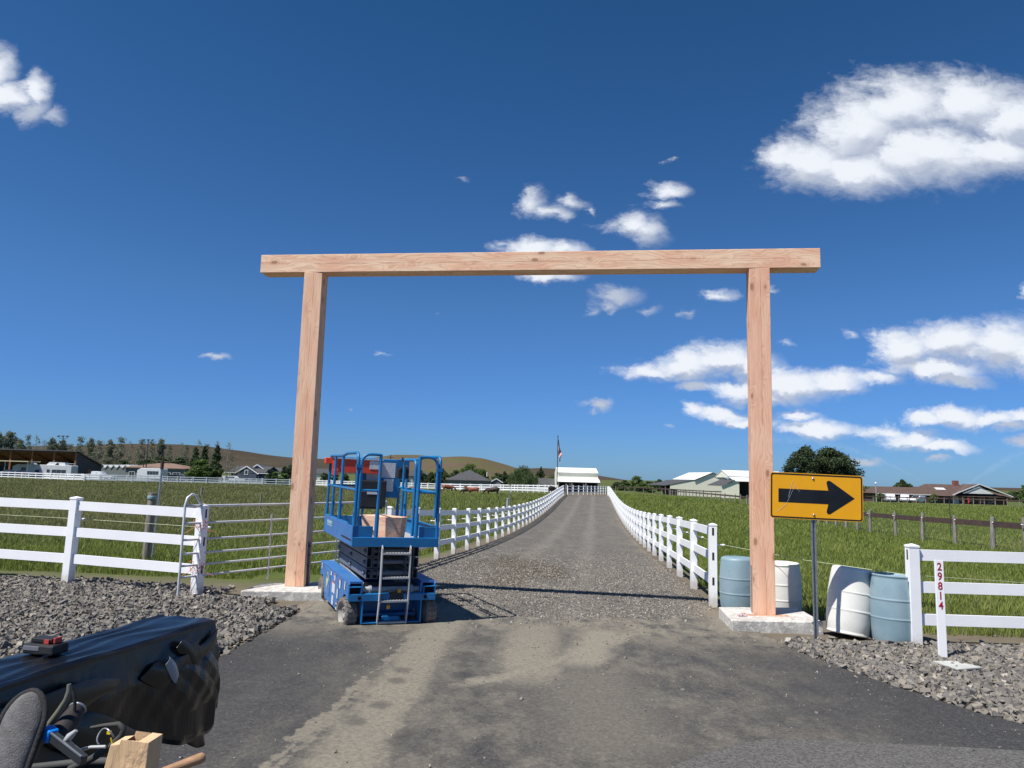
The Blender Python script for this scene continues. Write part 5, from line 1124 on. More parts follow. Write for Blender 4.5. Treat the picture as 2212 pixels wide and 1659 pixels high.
def right_barns():
    Y0 = 190; L_, R1 = at(1494, 1058, Y0), at(1571, 1058, Y0); w_ = R1.x - L_.x; cx = (L_.x + R1.x)/2; g0 = hz(cx, Y0)
    e = at(1532, 1037.5, Y0).z - g0; rd_ = at(1531, 1021.5, Y0).z - g0
    root = gable_house('cream_barn', 'cream ribbed metal barn with plain gable end and low lean-to on its left', (cx, Y0 + 9, g0), R_(5), w_, 18, e, rd_, MT['cream'], MT['roof_white'], 'barn', .25, axis='y', trim=False)
    t = MB()
    for s in (-1, 1): t.bar((s*(w_/2 + .3), -9.3, e - .15), (0, -9.3, rd_ + .05), .05, .22)
    t.build('trim', MT['shingle_dark'], root)
    xl = at(1439, 1045, Y0).x - cx; zl_ = at(1439, 1046, Y0).z - g0
    b = MB(); b.prism([(-w_/2 - .02, e - .1), (xl, zl_), (xl, zl_ - 1.2), (-w_/2 - .02, zl_ - 1.2)], -9, -8.9, 'XZ'); b.prism([(-w_/2 - .02, zl_ - 1.2), (xl*.72 - w_*.14, zl_ - 1.2), (xl*.72 - w_*.14, -1), (-w_/2 - .02, -1)], -9.0, -8.9, 'XZ'); b.build('lean_to_wall', MT['cream'], root)
    b = MB(); slab(b, (xl - 1.4, -9.1, zl_ + .02 - .4), (xl - 1.4, 8, zl_ + .02 - .4), (-w_/2, 8, e), (-w_/2, -9.1, e), .1); b.build('lean_to_roof', MT['shingle_dark'], root)
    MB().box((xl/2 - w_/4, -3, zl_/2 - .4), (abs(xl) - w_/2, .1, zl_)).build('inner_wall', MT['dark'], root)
    for x in (xl - 1.2, xl + .2): MB().box((x, -8.9, zl_/2 - .5), (.18, .18, zl_ + .4)).build('post', MT['grey_post'], root)
    # second barn: stepped roof, open bay
    Y1 = 168; L2, R2 = at(1582, 1058, Y1), at(1717, 1058, Y1); w2 = R2.x - L2.x; cx = (L2.x + R2.x)/2; g0 = hz(cx, Y1)
    root = empty('cream_barn', (cx, Y1, g0), R_(2), 'cream barn with stepped white roof and dark open bay, partly behind the gateway post', 'barn')
    z4 = at(1640, 1018.5, Y1 + 9).z - g0; z3 = at(1640, 1031, Y1 + 4).z - g0; z2 = at(1640, 1033, Y1 + 4).z - g0; z1 = at(1640, 1041.5, Y1).z - g0
    r = MB(); slab(r, (-w2/2 + .4, 4, z3), (w2/2, 4, z3), (w2/2, 9, z4), (-w2/2 + .4, 9, z4), .1); slab(r, (-w2/2 + .4, 14, z3), (w2/2, 14, z3), (w2/2, 9.02, z4), (-w2/2 + .4, 9.02, z4), .1); r.build('upper_roof', MT['roof_white'], root)
    r = MB(); slab(r, (-w2/2 + .5, -.3, z1), (w2/2, -.3, z1), (w2/2, 4, z2), (-w2/2 + .5, 4, z2), .1); r.build('lower_roof', MT['roof_white'], root)
    xb = at(1596, 1050, Y1).x - cx; xa_ = at(1558, 1050, Y1).x - cx; ze = at(1558, 1049.5, Y1).z - g0
    b = MB(); b.prism([(xa_, -1), (xb, -1), (xb, z1), (-w2/2 + .5, z1 + .15), (xa_, ze)], -.1, 0, 'XZ'); b.prism([(-w2/2 + .5, z2), (w2/2, z2), (w2/2, z3), (-w2/2 + .5, z3)], 4.1, 4.2, 'XZ')
    for s in (-1,): b.prism([(4.2, z2), (13.9, z2), (13.9, z3), (9, z4 - .05), (4.2, z3)], -w2/2 + .5, -w2/2 + .6, 'YZ')
    b.build('wall', MT['cream'], root)
    r = MB(); slab(r, (xa_ - .2, -.4, ze), (xa_ - .2, 10, ze), (-w2/2 + .5, 10, z1 + .3), (-w2/2 + .5, -.4, z1 + .3), .1); r.build('side_roof', MT['shingle_dark'], root)
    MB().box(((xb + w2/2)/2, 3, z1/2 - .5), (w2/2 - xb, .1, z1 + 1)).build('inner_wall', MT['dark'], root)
right_barns()
def ranch_house():
    Y0 = 186; g0 = hz(at(2030, 1088, Y0).x, Y0); X = lambda px: at(px, 1075, Y0).x; Z = lambda px, py, dy=0: at(px, py, Y0 + dy).z - g0
    cx = X(2035); root = empty('ranch_house', (cx, Y0, g0), R_(0), 'long low brick ranch house with brown shingle roof and white gable', 'house')
    xl, xr = X(1892) - cx, X(2184) - cx; e = Z(2030, 1069); xm = X(2010) - cx
    b = MB(); b.box(((xl + xr)/2, 5, e/2 - .5), (xr - xl - 1.6, 9, e + 1)); b.build('wall', MT['brick_dark'], root)
    r = MB(); rz_ = Z(1950, 1052, 5); rz2 = Z(2070, 1047, 5.5); xr1 = X(2026) - cx; xr2 = X(2104) - cx; x9 = X(1912) - cx
    q = [(xl, 0, e), (xm, 0, e), (xm, 5, rz_), (x9, 5, rz_), (xl, 10, e), (xm, 10, e)]
    r.add(q, [(0, 1, 2, 3), (0, 3, 4), (3, 2, 5, 4)])
    q = [(xm - 1, -.6, e), (xr, -.6, e), (xr1, 5.5, rz2), (xr2, 5.5, rz2), (xm - 1, 11.4, e), (xr, 11.4, e)]
    r.add(q, [(0, 1, 3, 2), (2, 4, 0), (3, 1, 5), (2, 3, 5, 4)])
    # cross gable towards the viewer at the right
    ga, gl, gr = X(2107) - cx, X(2052) - cx, X(2172) - cx; gz = Z(2106, 1046, -1.5)
    q = [(gl, -1.8, e + .25), (ga, -1.8, gz), (gr, -1.8, e + .25), (ga, 5.2, gz)]; r.add(q, [(0, 1, 3), (1, 2, 3)])
    r.build('roof', MT['shingle_brown'], root)
    t = MB(); t.bar((gl - .4, -1.9, e + .1), (ga, -1.9, gz + .02), .07, .22); t.bar((gr + .6, -1.9, e + .05), (ga, -1.9, gz + .02), .07, .22); t.box(((xl + xr)/2, -.72, e - .06), (xr - xl, .07, .2)); t.build('fascia', TW, root)
    b = MB(); b.prism([(ga - 4.2, e + .55), (ga + 3.6, e + .55), (ga, gz - .38)], -1.6, -1.5, 'XZ'); b.build('gable_panel', TW, root)
    r = MB(); slab(r, (xm + 1, -1.6, e - .25), (xr, -1.6, e - .25), (xr, -.5, e + .18), (xm + 1, -.5, e + .18), .05); r.build('porch_roof', MT['shingle_brown'], root)
    c = MB(); xc = X(2093) - cx; c.box((xc, 5.4, (rz2 + Z(2093, 1041, 5.4))/2), (1.25, .9, Z(2093, 1041, 5.4) - rz2 + .5)); c.build('chimney', MT['chimney'], root)
    MB().box((X(2045) - cx, 2.7, (e + rz2)/2 + .18), (2.4, 1.3, .08), R=Matrix.Rotation(math.atan2(rz2 - e, 6.1), 3, 'X')).build('skylight', MT['sticker'], root)
    xs_ = X(2067) - cx; d_ = MB().box((xs_, .42, 1.05), (1.3, .1, 2.1)).build('door', TW, root)
    for px, w_, zz, hh in ((1996, 1.6, 1.4, 1.2), (2122, 1.9, 1.25, 1.6), (2145, 1.9, 1.25, 1.6), (2080, 1.5, 1.4, 1.2), (2100, 1.5, 1.4, 1.2)):
        f = MB().box((X(px) - cx, .44, zz), (w_, .08, hh)).build('window', GL, root); t = MB(); t.box((X(px) - cx, .38, zz), (.06, .05, hh)); t.box((X(px) - cx, .38, zz + hh/2), (w_, .05, .08)); t.box((X(px) - cx, .38, zz - hh/2), (w_, .05, .08)); t.build('frame', TW, f)
    for px in (2075, 2110, 2160): MB().box((X(px) - cx, -1.3, e/2 - .2), (.14, .14, e)).build('porch_post', MT['cedar'], root)
    MB().box((X(1930) - cx, .45, 1.1), (4.6, .06, 2.2)).build('carport_shade', MT['dark'], root)  # flat dark sheet on the wall, painting the shade inside the carport
    f = MB(); f.add([(0, 0, 0), (.35, 0, -.2), (.5, .05, -1.2), (.3, 0, -1.5), (.1, .05, -1.1), (-.15, 0, -.6)], [(0, 1, 2, 3, 4, 5)]); f.v = [tuple(v) for v in f.v]
    s_ = MB().prism([(0, 0), (.4, -.1), (.45, -.9), (.3, -1.4), (.05, -1.3), (.1, -.6), (-.15, -.3)], 0, .03, 'XZ').build('red_banner', MT['red'], loc=(X(2082), Y0 - 1.5, g0 + e - .5)); tag(s_, 'red cloth banner hanging from the porch of the ranch house', 'banner')
ranch_house()
def hip(name, label, cpx, Y0, lpx, rpx, ey, ty, wallm, roofm, D=11, hip_=None, parts=(), cat='house'):
    a, b = at(lpx, ey, Y0), at(rpx, ey, Y0); w_ = b.x - a.x; cx = (a.x + b.x)/2; g0 = hz(cx, Y0 + D/2); e = (a.z + b.z)/2 - g0; r_ = at(cpx, ty, Y0 + D/2).z - g0
    return gable_house(name, label, (cx, Y0 + D/2, g0), 0, w_ - .8, D, e, r_, wallm, roofm, cat, .4, hip=hip_ or w_*.45, parts=parts)
hip('hip_roof_house', 'dark charcoal hip roof house rising behind the far white fence', 1012, 172, 962, 1058, 1037, 1014.5, MT['siding_grey'], MT['shingle_dark'], 13, 9.0)
pv = at(1052, 1024, 176); o = MB().tube([(0, 0, -.6), (0, 0, .5)], .12, 8).build('roof_vent', TW, loc=pv); o.parent = [q for q in bpy.data.objects if q.name == 'hip_roof_house'][0]; o.location = pv - o.parent.location
c = at(1072, 1042, 182); gable_house('white_gable_shed', 'small grey shed with white gable trim left of the willow', (c.x, 184, c.z - 2.2), 0, 2.9, 4, 2.2, 3.05, MT['siding_grey'], MT['shingle_dark'], 'shed', .2, axis='y')
c = at(1262/1, 1057, 150); b0 = at(1246, 1052, 158)
gable_house('grey_low_shed', 'low grey roof showing between the flagpole and the white barn', (at(1190, 1050, 175).x, 178, b0.z - 2.1), 0, 8, 5, 2.1, 3.6, MT['siding_grey'], MT['shingle_dark'], 'shed', .2)
hip('tan_roof_house', 'grey house with long tan hip roof behind the horse trailer', 330, 180, 268, 404, 1010.5, 1000, MT['siding_grey'], MT['roof_tan'], 11, 5.5, parts=[('window', -5.6, 1.5, 1.2, 1.3, GL), ('window', -3.4, 1.5, 1.2, 1.3, GL), ('window', 2.6, 1.5, 2.2, 1.4, GL), ('window', 5.2, 1.5, 1.6, 1.4, GL), ('window', 0, 1.5, 1.3, 1.3, GL)])
# slate blue house
def blue_house():
    Y0 = 196; a, b = at(501, 1020, Y0), at(574, 1020, Y0); w_ = b.x - a.x; cx = (a.x + b.x)/2; g0 = hz(cx, Y0) - .4; e = at(537, 1019.5, Y0).z - g0; r_ = at(537, 1008, Y0 + 5).z - g0
    root = gable_house('slate_blue_house', 'slate blue house with dark roof, white trimmed gables and attic window', (cx, Y0 + 5, g0), R_(-3), w_, 10, e, r_, MT['siding_navy'], MT['shingle_dark'], 'house', .5, parts=[('window', -2.9, 1.5, .8, 1.3, GL), ('window', .7, 1.9, 1.0, .5, GL), ('window', 2.6, 1.7, .7, .7, GL)])
    gx = at(535, 1000, Y0 - 1).x - cx; gt = at(535, 1008, Y0 - 1.5).z - g0; hw = (at(559, 1019, Y0).x - at(512, 1019, Y0).x)/2
    b = MB(); b.prism([(gx - hw, e - .3), (gx + hw, e - .3), (gx, gt)], -5.6, -5.5, 'XZ'); b.box((gx, -5.55, e/2 - .4), (hw*1.9, .1, e)); b.build('front_gable', MT['siding_navy'], root)
    t = MB(); t.bar((gx - hw - .4, -5.75, e - .5), (gx, -5.75, gt + .1), .08, .28); t.bar((gx + hw + .4, -5.75, e - .5), (gx, -5.75, gt + .1), .08, .28); t.box((gx - hw - 1.9, -5.6, e - .25), (3.0, .1, .18)); t.box((gx + hw + 2.6, -5.6, e - .25), (4.6, .1, .18)); t.build('trim', TW, root)
    f = MB().box((gx, -5.64, gt - 1.5), (.7, .06, 1.0)).build('attic_window', GL, root); t = MB()
    for s in (-1, 1): t.box((gx + s*.42, -5.66, gt - 1.5), (.14, .08, 1.3)); t.box((gx, -5.66, gt - 1.5 + s*.58), (.7, .08, .14))
    t.build('frame', TW, f)
    r = MB(); k = 6
    for s in (-1, 1): slab(r, (gx + s*(hw + .4), -5.7, e - .45), (gx + s*(hw + .4), 0, e - .45), (gx, 0, gt + .05), (gx, -5.7, gt + .05), .1)
    r.build('gable_roof', MT['shingle_dark'], root)
    dx = at(558, 1004, Y0 + 3).x - cx; dz = at(558, 1004, Y0 + 3).z - g0; b = MB(); b.prism([(dx - 1.9, dz - 1.2), (dx + 1.9, dz - 1.2), (dx, dz)], -2.2, 1.5, 'XZ'); b.build('dormer', MT['siding_navy'], root)
    t = MB(); t.bar((dx - 2.2, -2.4, dz - 1.4), (dx, -2.4, dz + .05), .08, .25); t.bar((dx + 2.2, -2.4, dz - 1.4), (dx, -2.4, dz + .05), .08, .25); t.build('dormer_trim', TW, root)
    MB().box((at(552, 1, Y0).x - cx + 1.3, -5.1, 1.1), (4.4, .1, 2.0)).build('garage_door', TW, root)
blue_house()
# distant town houses behind the lift
for i, (px, w_, hh, mt_, lb) in enumerate(((868, 7, 4.2, 'siding_grey', 'small grey distant house, leftmost of three behind the lift'), (885, 11, 5.0, 'rv', 'pale grey two-part distant house in the middle behind the lift'), (903, 8, 4.2, 'siding_grey', 'grey distant house, rightmost of three behind the lift'), (693, 9, 4.8, 'cream', 'pale distant house beside the left gateway post'), (601, 10, 4.5, 'cream', 'pale distant building left of the gateway post among conifers'))):
    p = on_ground(px, 300 if px > 650 else 260); gable_house('distant_house', lb, (p.x, p.y, p.z), R_(20*(i % 2) - 8), w_, 8, hh*.6, hh, MT[mt_], MT['shingle_dark'], 'house', .3, parts=[('window', -w_*.25, 1.4, 1, 1, GL), ('window', w_*.2, 1.4, 1.2, 1, GL)], group='distant houses')
# open shed at far left
def shed():
    A_ = at(167.5, 977, 165); A_.z = hz(A_.x, 165); g0 = A_.z; rz = R_(5); root = empty('open_shed', (A_.x, 165, g0), rz, 'long open-fronted shed with cedar posts, black walls and sloping roof', 'shed')
    zf = at(167.5, 976.5, 165).z - g0; zb = at(222, 1008, 177).z - g0; D = 12.2; Lx = 42
    r = MB(); slab(r, (-Lx, -.9, zf + .05), (.3, -.9, zf + .05), (.3, D + .5, zb), (-Lx, D + .5, zb), .22); r.build('roof', MT['wall_black'], root)
    b = MB(); b.prism([(0, -.5), (D, -.5), (D, zb - .05), (0, zf - .35)], -.1, .0, 'YZ'); b.box((-Lx/2, D, zb/2 - .3), (Lx, .15, zb)); 
    b.build('wall', MT['wall_black'], root)
    k = MB(); n = 12
    for i in range(n):
        y0 = .1 + (D-.4)*i/(n-1); z_ = zf - (zf - zb)*(y0/D) - .16; k.box((-Lx/2, y0, z_), (Lx - .2, .12, .22))
    k.build('purlin', MT['cedar'], root)
    k = MB(); slab(k, (-Lx, 0, zf - .05), (0, 0, zf - .05), (0, D, zb - .1), (-Lx, D, zb - .1), .03); k.build('ceiling', MT['cedar'], root)
    px_ = (165, 121, 76, 32, -12, -55)
    for q in px_:
        x = at(q, 1000, 165).x - A_.x; MB().box((x/math.cos(rz) - .15, -.1, zf/2 - .3), (.34, .34, zf + .5)).build('post', MT['cedar'], root)
        k = MB(); k.bar((x - .15, .2, zf - .35), (x - .15, D*.7, zf - (zf - zb)*.7 - .35), .2, .35); k.build('rafter', MT['cedar'], root)
    MB().box((.03, 2.2 + 4, 1.2), (.08, 1.6, 2.4)).build('door', MT['cedar'], root)
shed()
w0 = at(256, 1003, 192); g0 = hz(w0.x, 192)
for i in range(6):
    c = at(228 + i*12.5, 1004, 192); gable_house('white_gable_stall', 'white gabled stall roof, %s of the row beside the shed' % words[i], (c.x, 192, g0 + .8), 0, 1.5, 3, (c.z - g0 - 1.7), (c.z - g0 - .9), MT['siding_grey'], MT['roof_white'], 'stall', .1, axis='y', group='white gabled stalls')
# ---------------------------------------------------------------- vehicles
def wheel_at(root, x, y, r=.38, w_=.25):
    o = MB().lathe([(r*.55, -w_/2), (r*.93, -w_/2), (r, -w_/2+.04), (r, w_/2-.04), (r*.93, w_/2), (r*.55, w_/2)], 20, (0, 0, 0), 'Y', caps=False).build('wheel', MT['black'], root, loc=(x, y, r))
    MB().lathe([(0, -w_/2-.005), (r*.56, -w_/2+.01), (r*.56, w_/2-.01), (0, w_/2+.005)], 16, (0, 0, 0), 'Y').build('rim', MT['galv'], o)
def car(label, px, Y0, rz, paint, kind='pickup', cat='pickup truck', group=None, dz=0):
    p = on_ground(px, Y0, dz); root = empty('parked_' + ('truck' if kind == 'pickup' else 'car'), p, rz, label, cat, group)
    if kind == 'pickup': prof = [(-2.9, .45), (2.85, .45), (2.95, .75), (2.9, 1.05), (2.6, 1.16), (1.35, 1.22), (.75, 1.82), (.3, 1.92), (-.75, 1.92), (-1.05, 1.85), (-1.12, 1.22), (-2.9, 1.22)]; W2 = .95; gl = [(1.25, 1.24), (.72, 1.76), (-.85, 1.82), (-1.0, 1.26)]; ax_ = (1.95, -1.85)
    elif kind == 'suv': prof = [(-2.35, .4), (2.3, .4), (2.4, .7), (2.3, 1.02), (1.2, 1.15), (.55, 1.68), (.0, 1.76), (-1.9, 1.72), (-2.3, 1.1)]; W2 = .92; gl = [(1.1, 1.16), (.5, 1.62), (-1.85, 1.62), (-2.1, 1.14)]; ax_ = (1.5, -1.45)
    else: prof = [(-2.6, .4), (2.5, .4), (2.6, .8), (2.3, 1.2), (1.7, 2.0), (-2.55, 2.08), (-2.65, 1.2)]; W2 = .98; gl = [(2.2, 1.25), (1.65, 1.85), (-2.4, 1.85), (-2.4, 1.25)]; ax_ = (1.7, -1.6)
    b = MB(); b.prism(prof, -W2, W2, 'XZ'); b.v = [(x, y*(1 - .13*max(0, z - 1.15)), z) for x, y, z in b.v]; b.build('body', paint, root, bevel=.05)
    for s in (-1, 1):
        g_ = MB(); g_.prism(gl, s*(W2*.955), s*(W2*.955) + s*.02, 'XZ'); g_.v = [(x, y*(1 - .11*max(0, z - 1.15)), z) for x, y, z in g_.v]; wn = g_.build('window', GL, root)
        t = MB(); t.box((-.05, s*(W2*.96), 1.5), (.09, .03, .6)); t.build('pillar', paint, wn)
    x0 = gl[0][0]; wd = MB(); wd.box((x0 - .22, 0, 1.50), (.03, 1.45, .62), R=Matrix.Rotation(R_(-42), 3, 'Y')); wd.build('windscreen', GL, root)
    for x in ax_:
        for s in (-1, 1): wheel_at(root, x, s*(W2 - .12))
    for s in (-1, 1):
        MB().box((prof[2][0] - .02, s*.68, .88), (.06, .34, .18)).build('headlight', MT['sticker'], root); MB().box((prof[0][0] - .02, s*.82, .98), (.06, .14, .3)).build('tail_light', MT['red'], root)
    MB().box((prof[2][0] + .01, 0, .62), (.1, 1.7, .16)).build('bumper', MT['galv'], root)
    return root
car('white crew cab pickup parked behind the far white fence beside the open shed', 212, 148, R_(4), MT['car_white'])
car('dark navy sport utility vehicle at the far left edge below the canopy', 22, 150, R_(185), MT['car_dark'], 'suv', 'car')
car('black car parked to the right of the white horse trailer', 372, 165, R_(180), MT['car_black'], 'suv', 'car')
car('white car parked in front of the slate blue house', 508, 188, R_(10), MT['car_white'], 'suv', 'car')
car('dark grey van parked leftmost at the ranch house carport', 1922, 180, R_(250), MT['car_white'], 'van', 'van')
car('white pickup parked in the middle at the ranch house carport', 1955, 178, R_(240), MT['car_white'])
car('white sport utility vehicle parked rightmost at the ranch house', 1982, 177, R_(215), MT['car_white'], 'suv', 'car')
def trailer(label, px0, px1, ytop, Y0, parts, name, rz=0, cat='trailer', nose=True):
    a, b = at(px0, 1020, Y0), at(px1, 1020, Y0); L_ = b.x - a.x; cx = (a.x + b.x)/2; g0 = hz(cx, Y0); Ht = at((px0+px1)/2, ytop, Y0).z - g0
    root = empty(name, (cx, Y0, g0), rz, label, cat); h_ = L_/2
    prof = [(-h_ + (2.2 if nose else .0), .55), (h_, .55), (h_, Ht - .15), (h_ - .2, Ht), (-h_ + .8, Ht), (-h_, Ht - .5), (-h_, 1.6)] + ([(-h_ + 2.2, 1.45)] if nose else [(-h_, .55)])
    MB().prism(prof, -1.2, 1.2, 'XZ').build('body', MT['rv'] if nose else MT['car_white'], root, bevel=.08)
    for (x, z, w_, hh) in parts:
        f = MB().box((x*h_, -1.21, z*Ht), (w_, .03, hh)).build('window', GL, root); t = MB()
        for s in (-1, 1): t.box((x*h_ + s*(w_/2 + .03), -1.22, z*Ht), (.05, .05, hh + .12)); t.box((x*h_, -1.22, z*Ht + s*(hh/2 + .03)), (w_, .05, .05))
        t.build('frame', MT['galv'], f)
    MB().box((.3, -1.21, .75), (L_*.8, .02, .12)).build('stripe', MT['siding_grey'], root)
    for x in (.25, .42):
        for s in (-1, 1): wheel_at(root, x*h_, s*1.02, .36)
    return root, h_, Ht
rt, h_, Ht = trailer('long pale grey living-quarters trailer parked under the open shed edge', 34, 161, 1004, 156, [(-.6, .68, 1.1, .65), (-.15, .55, .9, .6), (.22, .60, .5, .5), (.42, .52, .85, .95), (.58, .52, .85, .95), (.74, .52, .85, .95)], 'living_quarters_trailer')
for (x, w_, hh) in ((-.45, 1.3, .35), (.30, 2.8, .6), (.55, 2.4, .55)): MB().prism([(x*h_ - w_/2, Ht - .05), (x*h_ + w_/2, Ht - .05), (x*h_ + w_/2 - .3, Ht + hh), (x*h_ - w_/2 + .7, Ht + hh)], -.7, .6, 'XZ').build('roof_unit', MT['car_white'], rt)
k = MB(); k.tube([(.75*h_, .2, Ht + .35), (.98*h_, .2, Ht + .35)], .03, 6); k.tube([(.75*h_, .2, Ht - .1), (.75*h_, .2, Ht + .35)], .03, 6); k.tube([(.98*h_, .2, Ht - .1), (.98*h_, .2, Ht + .35)], .03, 6); k.build('roof_rail', MT['galv'], rt)
trailer('white horse trailer with four square windows in front of the tan-roofed house', 302, 357, 1011.5, 160, [(-.1, .68, .5, .6), (.12, .68, .5, .6), (.34, .68, .5, .6), (.56, .68, .5, .6)], 'horse_trailer', nose=False)
# canopy at far left edge
p = on_ground(8, 152); root = empty('canopy', p, 0, 'flat pale yellow canopy on posts at the far left edge', 'canopy'); zc = at(8, 995.5, 152).z - p.z
MB().box((0, 1.5, zc), (10, 4, .18)).build('roof', plain('pale_yellow_metal', (.62, .58, .36), rough=.6), root)
for x in (-4.6, 0, 4.6): MB().box((x, 0, zc/2), (.12, .12, zc)).build('post', MT['galv'], root)
# ---------------------------------------------------------------- poles
def floodlight(px, topy, Y0, label):
    p = on_ground(px, Y0); H_ = at(px, topy, Y0).z - p.z; root = empty('floodlight_pole', p, 0, label, 'light pole', 'floodlight poles of the riding arena')
    MB().tube([(0, 0, -.3), (0, 0, H_)], [.14, .08], 10).build('pole', MT['pole_dark'], root)
    t = MB(); t.tube([(-1.05, 0, H_ - .25), (-.95, 0, H_ - .6), (0, 0, H_ - .65), (.95, 0, H_ - .6), (1.05, 0, H_ - .25)], .05, 6); t.build('crossarm', MT['pole_dark'], root)
    for x in (-1.05, 0, 1.05): MB().box((x, -.1, H_ - .12), (.58, .5, .14), R=Matrix.Rotation(R_(24), 3, 'X')).build('lamp_head', MT['pole_dark'], root)
floodlight(127.5, 941, 176, 'dark floodlight pole with three heads above the left shed roof')
floodlight(313, 949, 176, 'dark floodlight pole with three heads above the tan roof')
p = on_ground(307, 180); MBp = MB().tube([(0, 0, -.3), (0, 0, at(307, 966, 180).z - p.z)], [.12, .08], 8).build('bare_pole', MT['pole_dark'], loc=p); tag(MBp, 'thin dark pole standing just left of the floodlight over the tan roof', 'pole')
p = on_ground(841, 185); H_ = at(841, 982, 185).z - p.z; r_ = empty('utility_pole', p, 0, 'brown wooden utility pole seen behind the lift rails', 'utility pole'); MB().tube([(0, 0, -.3), (0, 0, H_)], [.16, .11], 8).build('pole', MT['rail_brown'], r_); MB().box((0, 0, H_ - .7), (1.6, .1, .12)).build('crossarm', MT['rail_brown'], r_)
p = on_ground(1893, 176); H_ = at(1893, 1046, 176).z - p.z; r_ = empty('lamp_post', p, 0, 'pale lamp post with white globe beside the ranch house', 'lamp post'); MB().tube([(0, 0, -.2), (0, 0, H_)], .09, 10).build('pole', MT['ltgrey'], r_); MB().ball((0, 0, H_ + .22), .26, 10).build('globe', MT['car_white'], r_)
for i, (px, y0, y1) in enumerate(((535.8, 976.5, 992), (552.6, 980, 992), (563, 983, 994), (573, 986, 996), (613, 994, 1004))):
    a, b = at(px, y1 + 3, 2050), at(px, y0, 2050); H_ = b.z - a.z; root = empty('transmission_tower', a, 0, ['lattice power tower standing tallest on the left ridge', 'thin pole on the ridge right of the tallest tower', 'second thin pole on the left ridge', 'third thin pole on the left ridge', 'last thin pole on the ridge near the gateway post'][i], 'power tower', 'power towers on the ridge')
    t = MB()
    if i == 0:
        for s in (-1, 1):
            for q in (-1, 1): t.tube([(s*3, q*2, 0), (s*.7, q*.6, H_*.7), (s*.3, 0, H_)], .35, 4)
        for k in range(5): z0, z1 = H_*.14*k, H_*.14*(k+1); w0_, w1_ = 3 - 2.3*k/5, 3 - 2.3*(k+1)/5; t.tube([(-w0_, 0, z0), (w1_, 0, z1)], .22, 4); t.tube([(w0_, 0, z0), (-w1_, 0, z1)], .22, 4)
        t.tube([(-5, 0, H_*.7), (5, 0, H_*.7)], .35, 4); t.tube([(-3.5, 0, H_*.86), (3.5, 0, H_*.86)], .35, 4)
    else: t.tube([(0, 0, 0), (0, 0, H_)], .35, 4); t.tube([(-1.6, 0, H_*.9), (1.6, 0, H_*.9)], .25, 4)
    t.build('tower_frame', MT['pole_dark'], root)
# flagpole
def flagpole():
    Y0 = 118; p = on_ground(1203, Y0); H_ = at(1202, 943, Y0).z - p.z
    root = empty('flagpole', p, 0, 'tall dark flagpole near the end of the driveway', 'flagpole'); MB().tube([(0, 0, -.2), (0, 0, H_)], [.075, .05], 10).build('pole', MT['pole_dark'], root); MB().ball((0, 0, H_ + .08), .11, 8).build('finial', MT['pole_dark'], root)
    red = plain('flag_red', (.42, .02, .035), rough=.8); wh = plain('flag_white', (.72, .71, .72), rough=.8); bl = plain('flag_blue', (.012, .022, .09), rough=.8)
    b = MB(); nu, nv = 30, 26; hoist, fly = 2.3, 3.7; top = H_ - .25
    def P(i, j):
        u, v = i/nu, j/nv; f = u*fly; dx = .16*f + .10*math.sin(u*9 + v*4)*u; dz_ = f*.72 - .25*u*v; return (.06 + dx*(1 - .35*v), .22*math.sin(u*11 + v*5)*min(1, u*3), top - v*hoist*(1 - .30*u) - dz_)
    vs = [P(i, j) for i in range(nu+1) for j in range(nv+1)]; b.v = vs
    for i in range(nu):
        for j in range(nv):
            q = i*(nv+1) + j; b.f.append((q, q+nv+1, q+nv+2, q+1)); b.s.append(True)
            can = i < nu*.4 and j < 14; b.m.append(2 if can else (0 if (j//2) % 2 == 0 else 1))
    o = b.build('flag', [red, wh, bl], root)
    st = MB()
    for a in range(5):
        for c in range(6):
            v = P(int(1 + c*2), 1 + a*3 + (c % 2)); st.ball((v[0], v[1] - .02, v[2]), .03, 3)
    st.build('stars', wh, o)
flagpole()
# sprinkler with its fine spray on the right field
p = Vector((xat(2051, 40), 40, 0)); p.z = hz(p.x, p.y); zt_ = at(2051, 1077, 40).z
root = empty('field_sprinkler', p, 0, 'thin sprinkler riser throwing fine spray over the right field', 'sprinkler'); MB().tube([(0, 0, 0), (0, 0, zt_ - p.z)], .022, 6).build('riser_pipe', MT['pole_dark'], root); MB().box((0, 0, zt_ - p.z), (.16, .06, .10)).build('sprinkler_head', MT['pole_dark'], root)
m, t, pp = newmat('water_spray'); n_ = noise(objvec(t), 1.2, 6, .7, t)
pp.inputs['Base Color'].default_value = (.9, .93, .96, 1); pp.inputs['Roughness'].default_value = .9
lw = nd(t, 'ShaderNodeLayerWeight'); fc = M('SUBTRACT', 1.0, lw.outputs['Facing'], tree=t)
t.links.new(M('MULTIPLY', M('MULTIPLY', M('POWER', fc, 2.0, tree=t), step(t, n_.outputs['Fac'], .3, .7), tree=t), .06, tree=t), pp.inputs['Alpha'])
for (dx, dy, dzv, l, r0) in ((-9, 2, 3.4, 1, .35), (13, 4, 4.2, 1, 1.3)):
    b = MB(); pts = [(dx*s_, dy*s_, (zt_ - p.z) + dzv*s_*2*(1 - .55*s_)) for s_ in [k/12 for k in range(13)]]; b.tube(pts, [.02 + r0*(k/12)**1.3 for k in range(13)], 16, caps=False); b.build('water_spray', m, root)
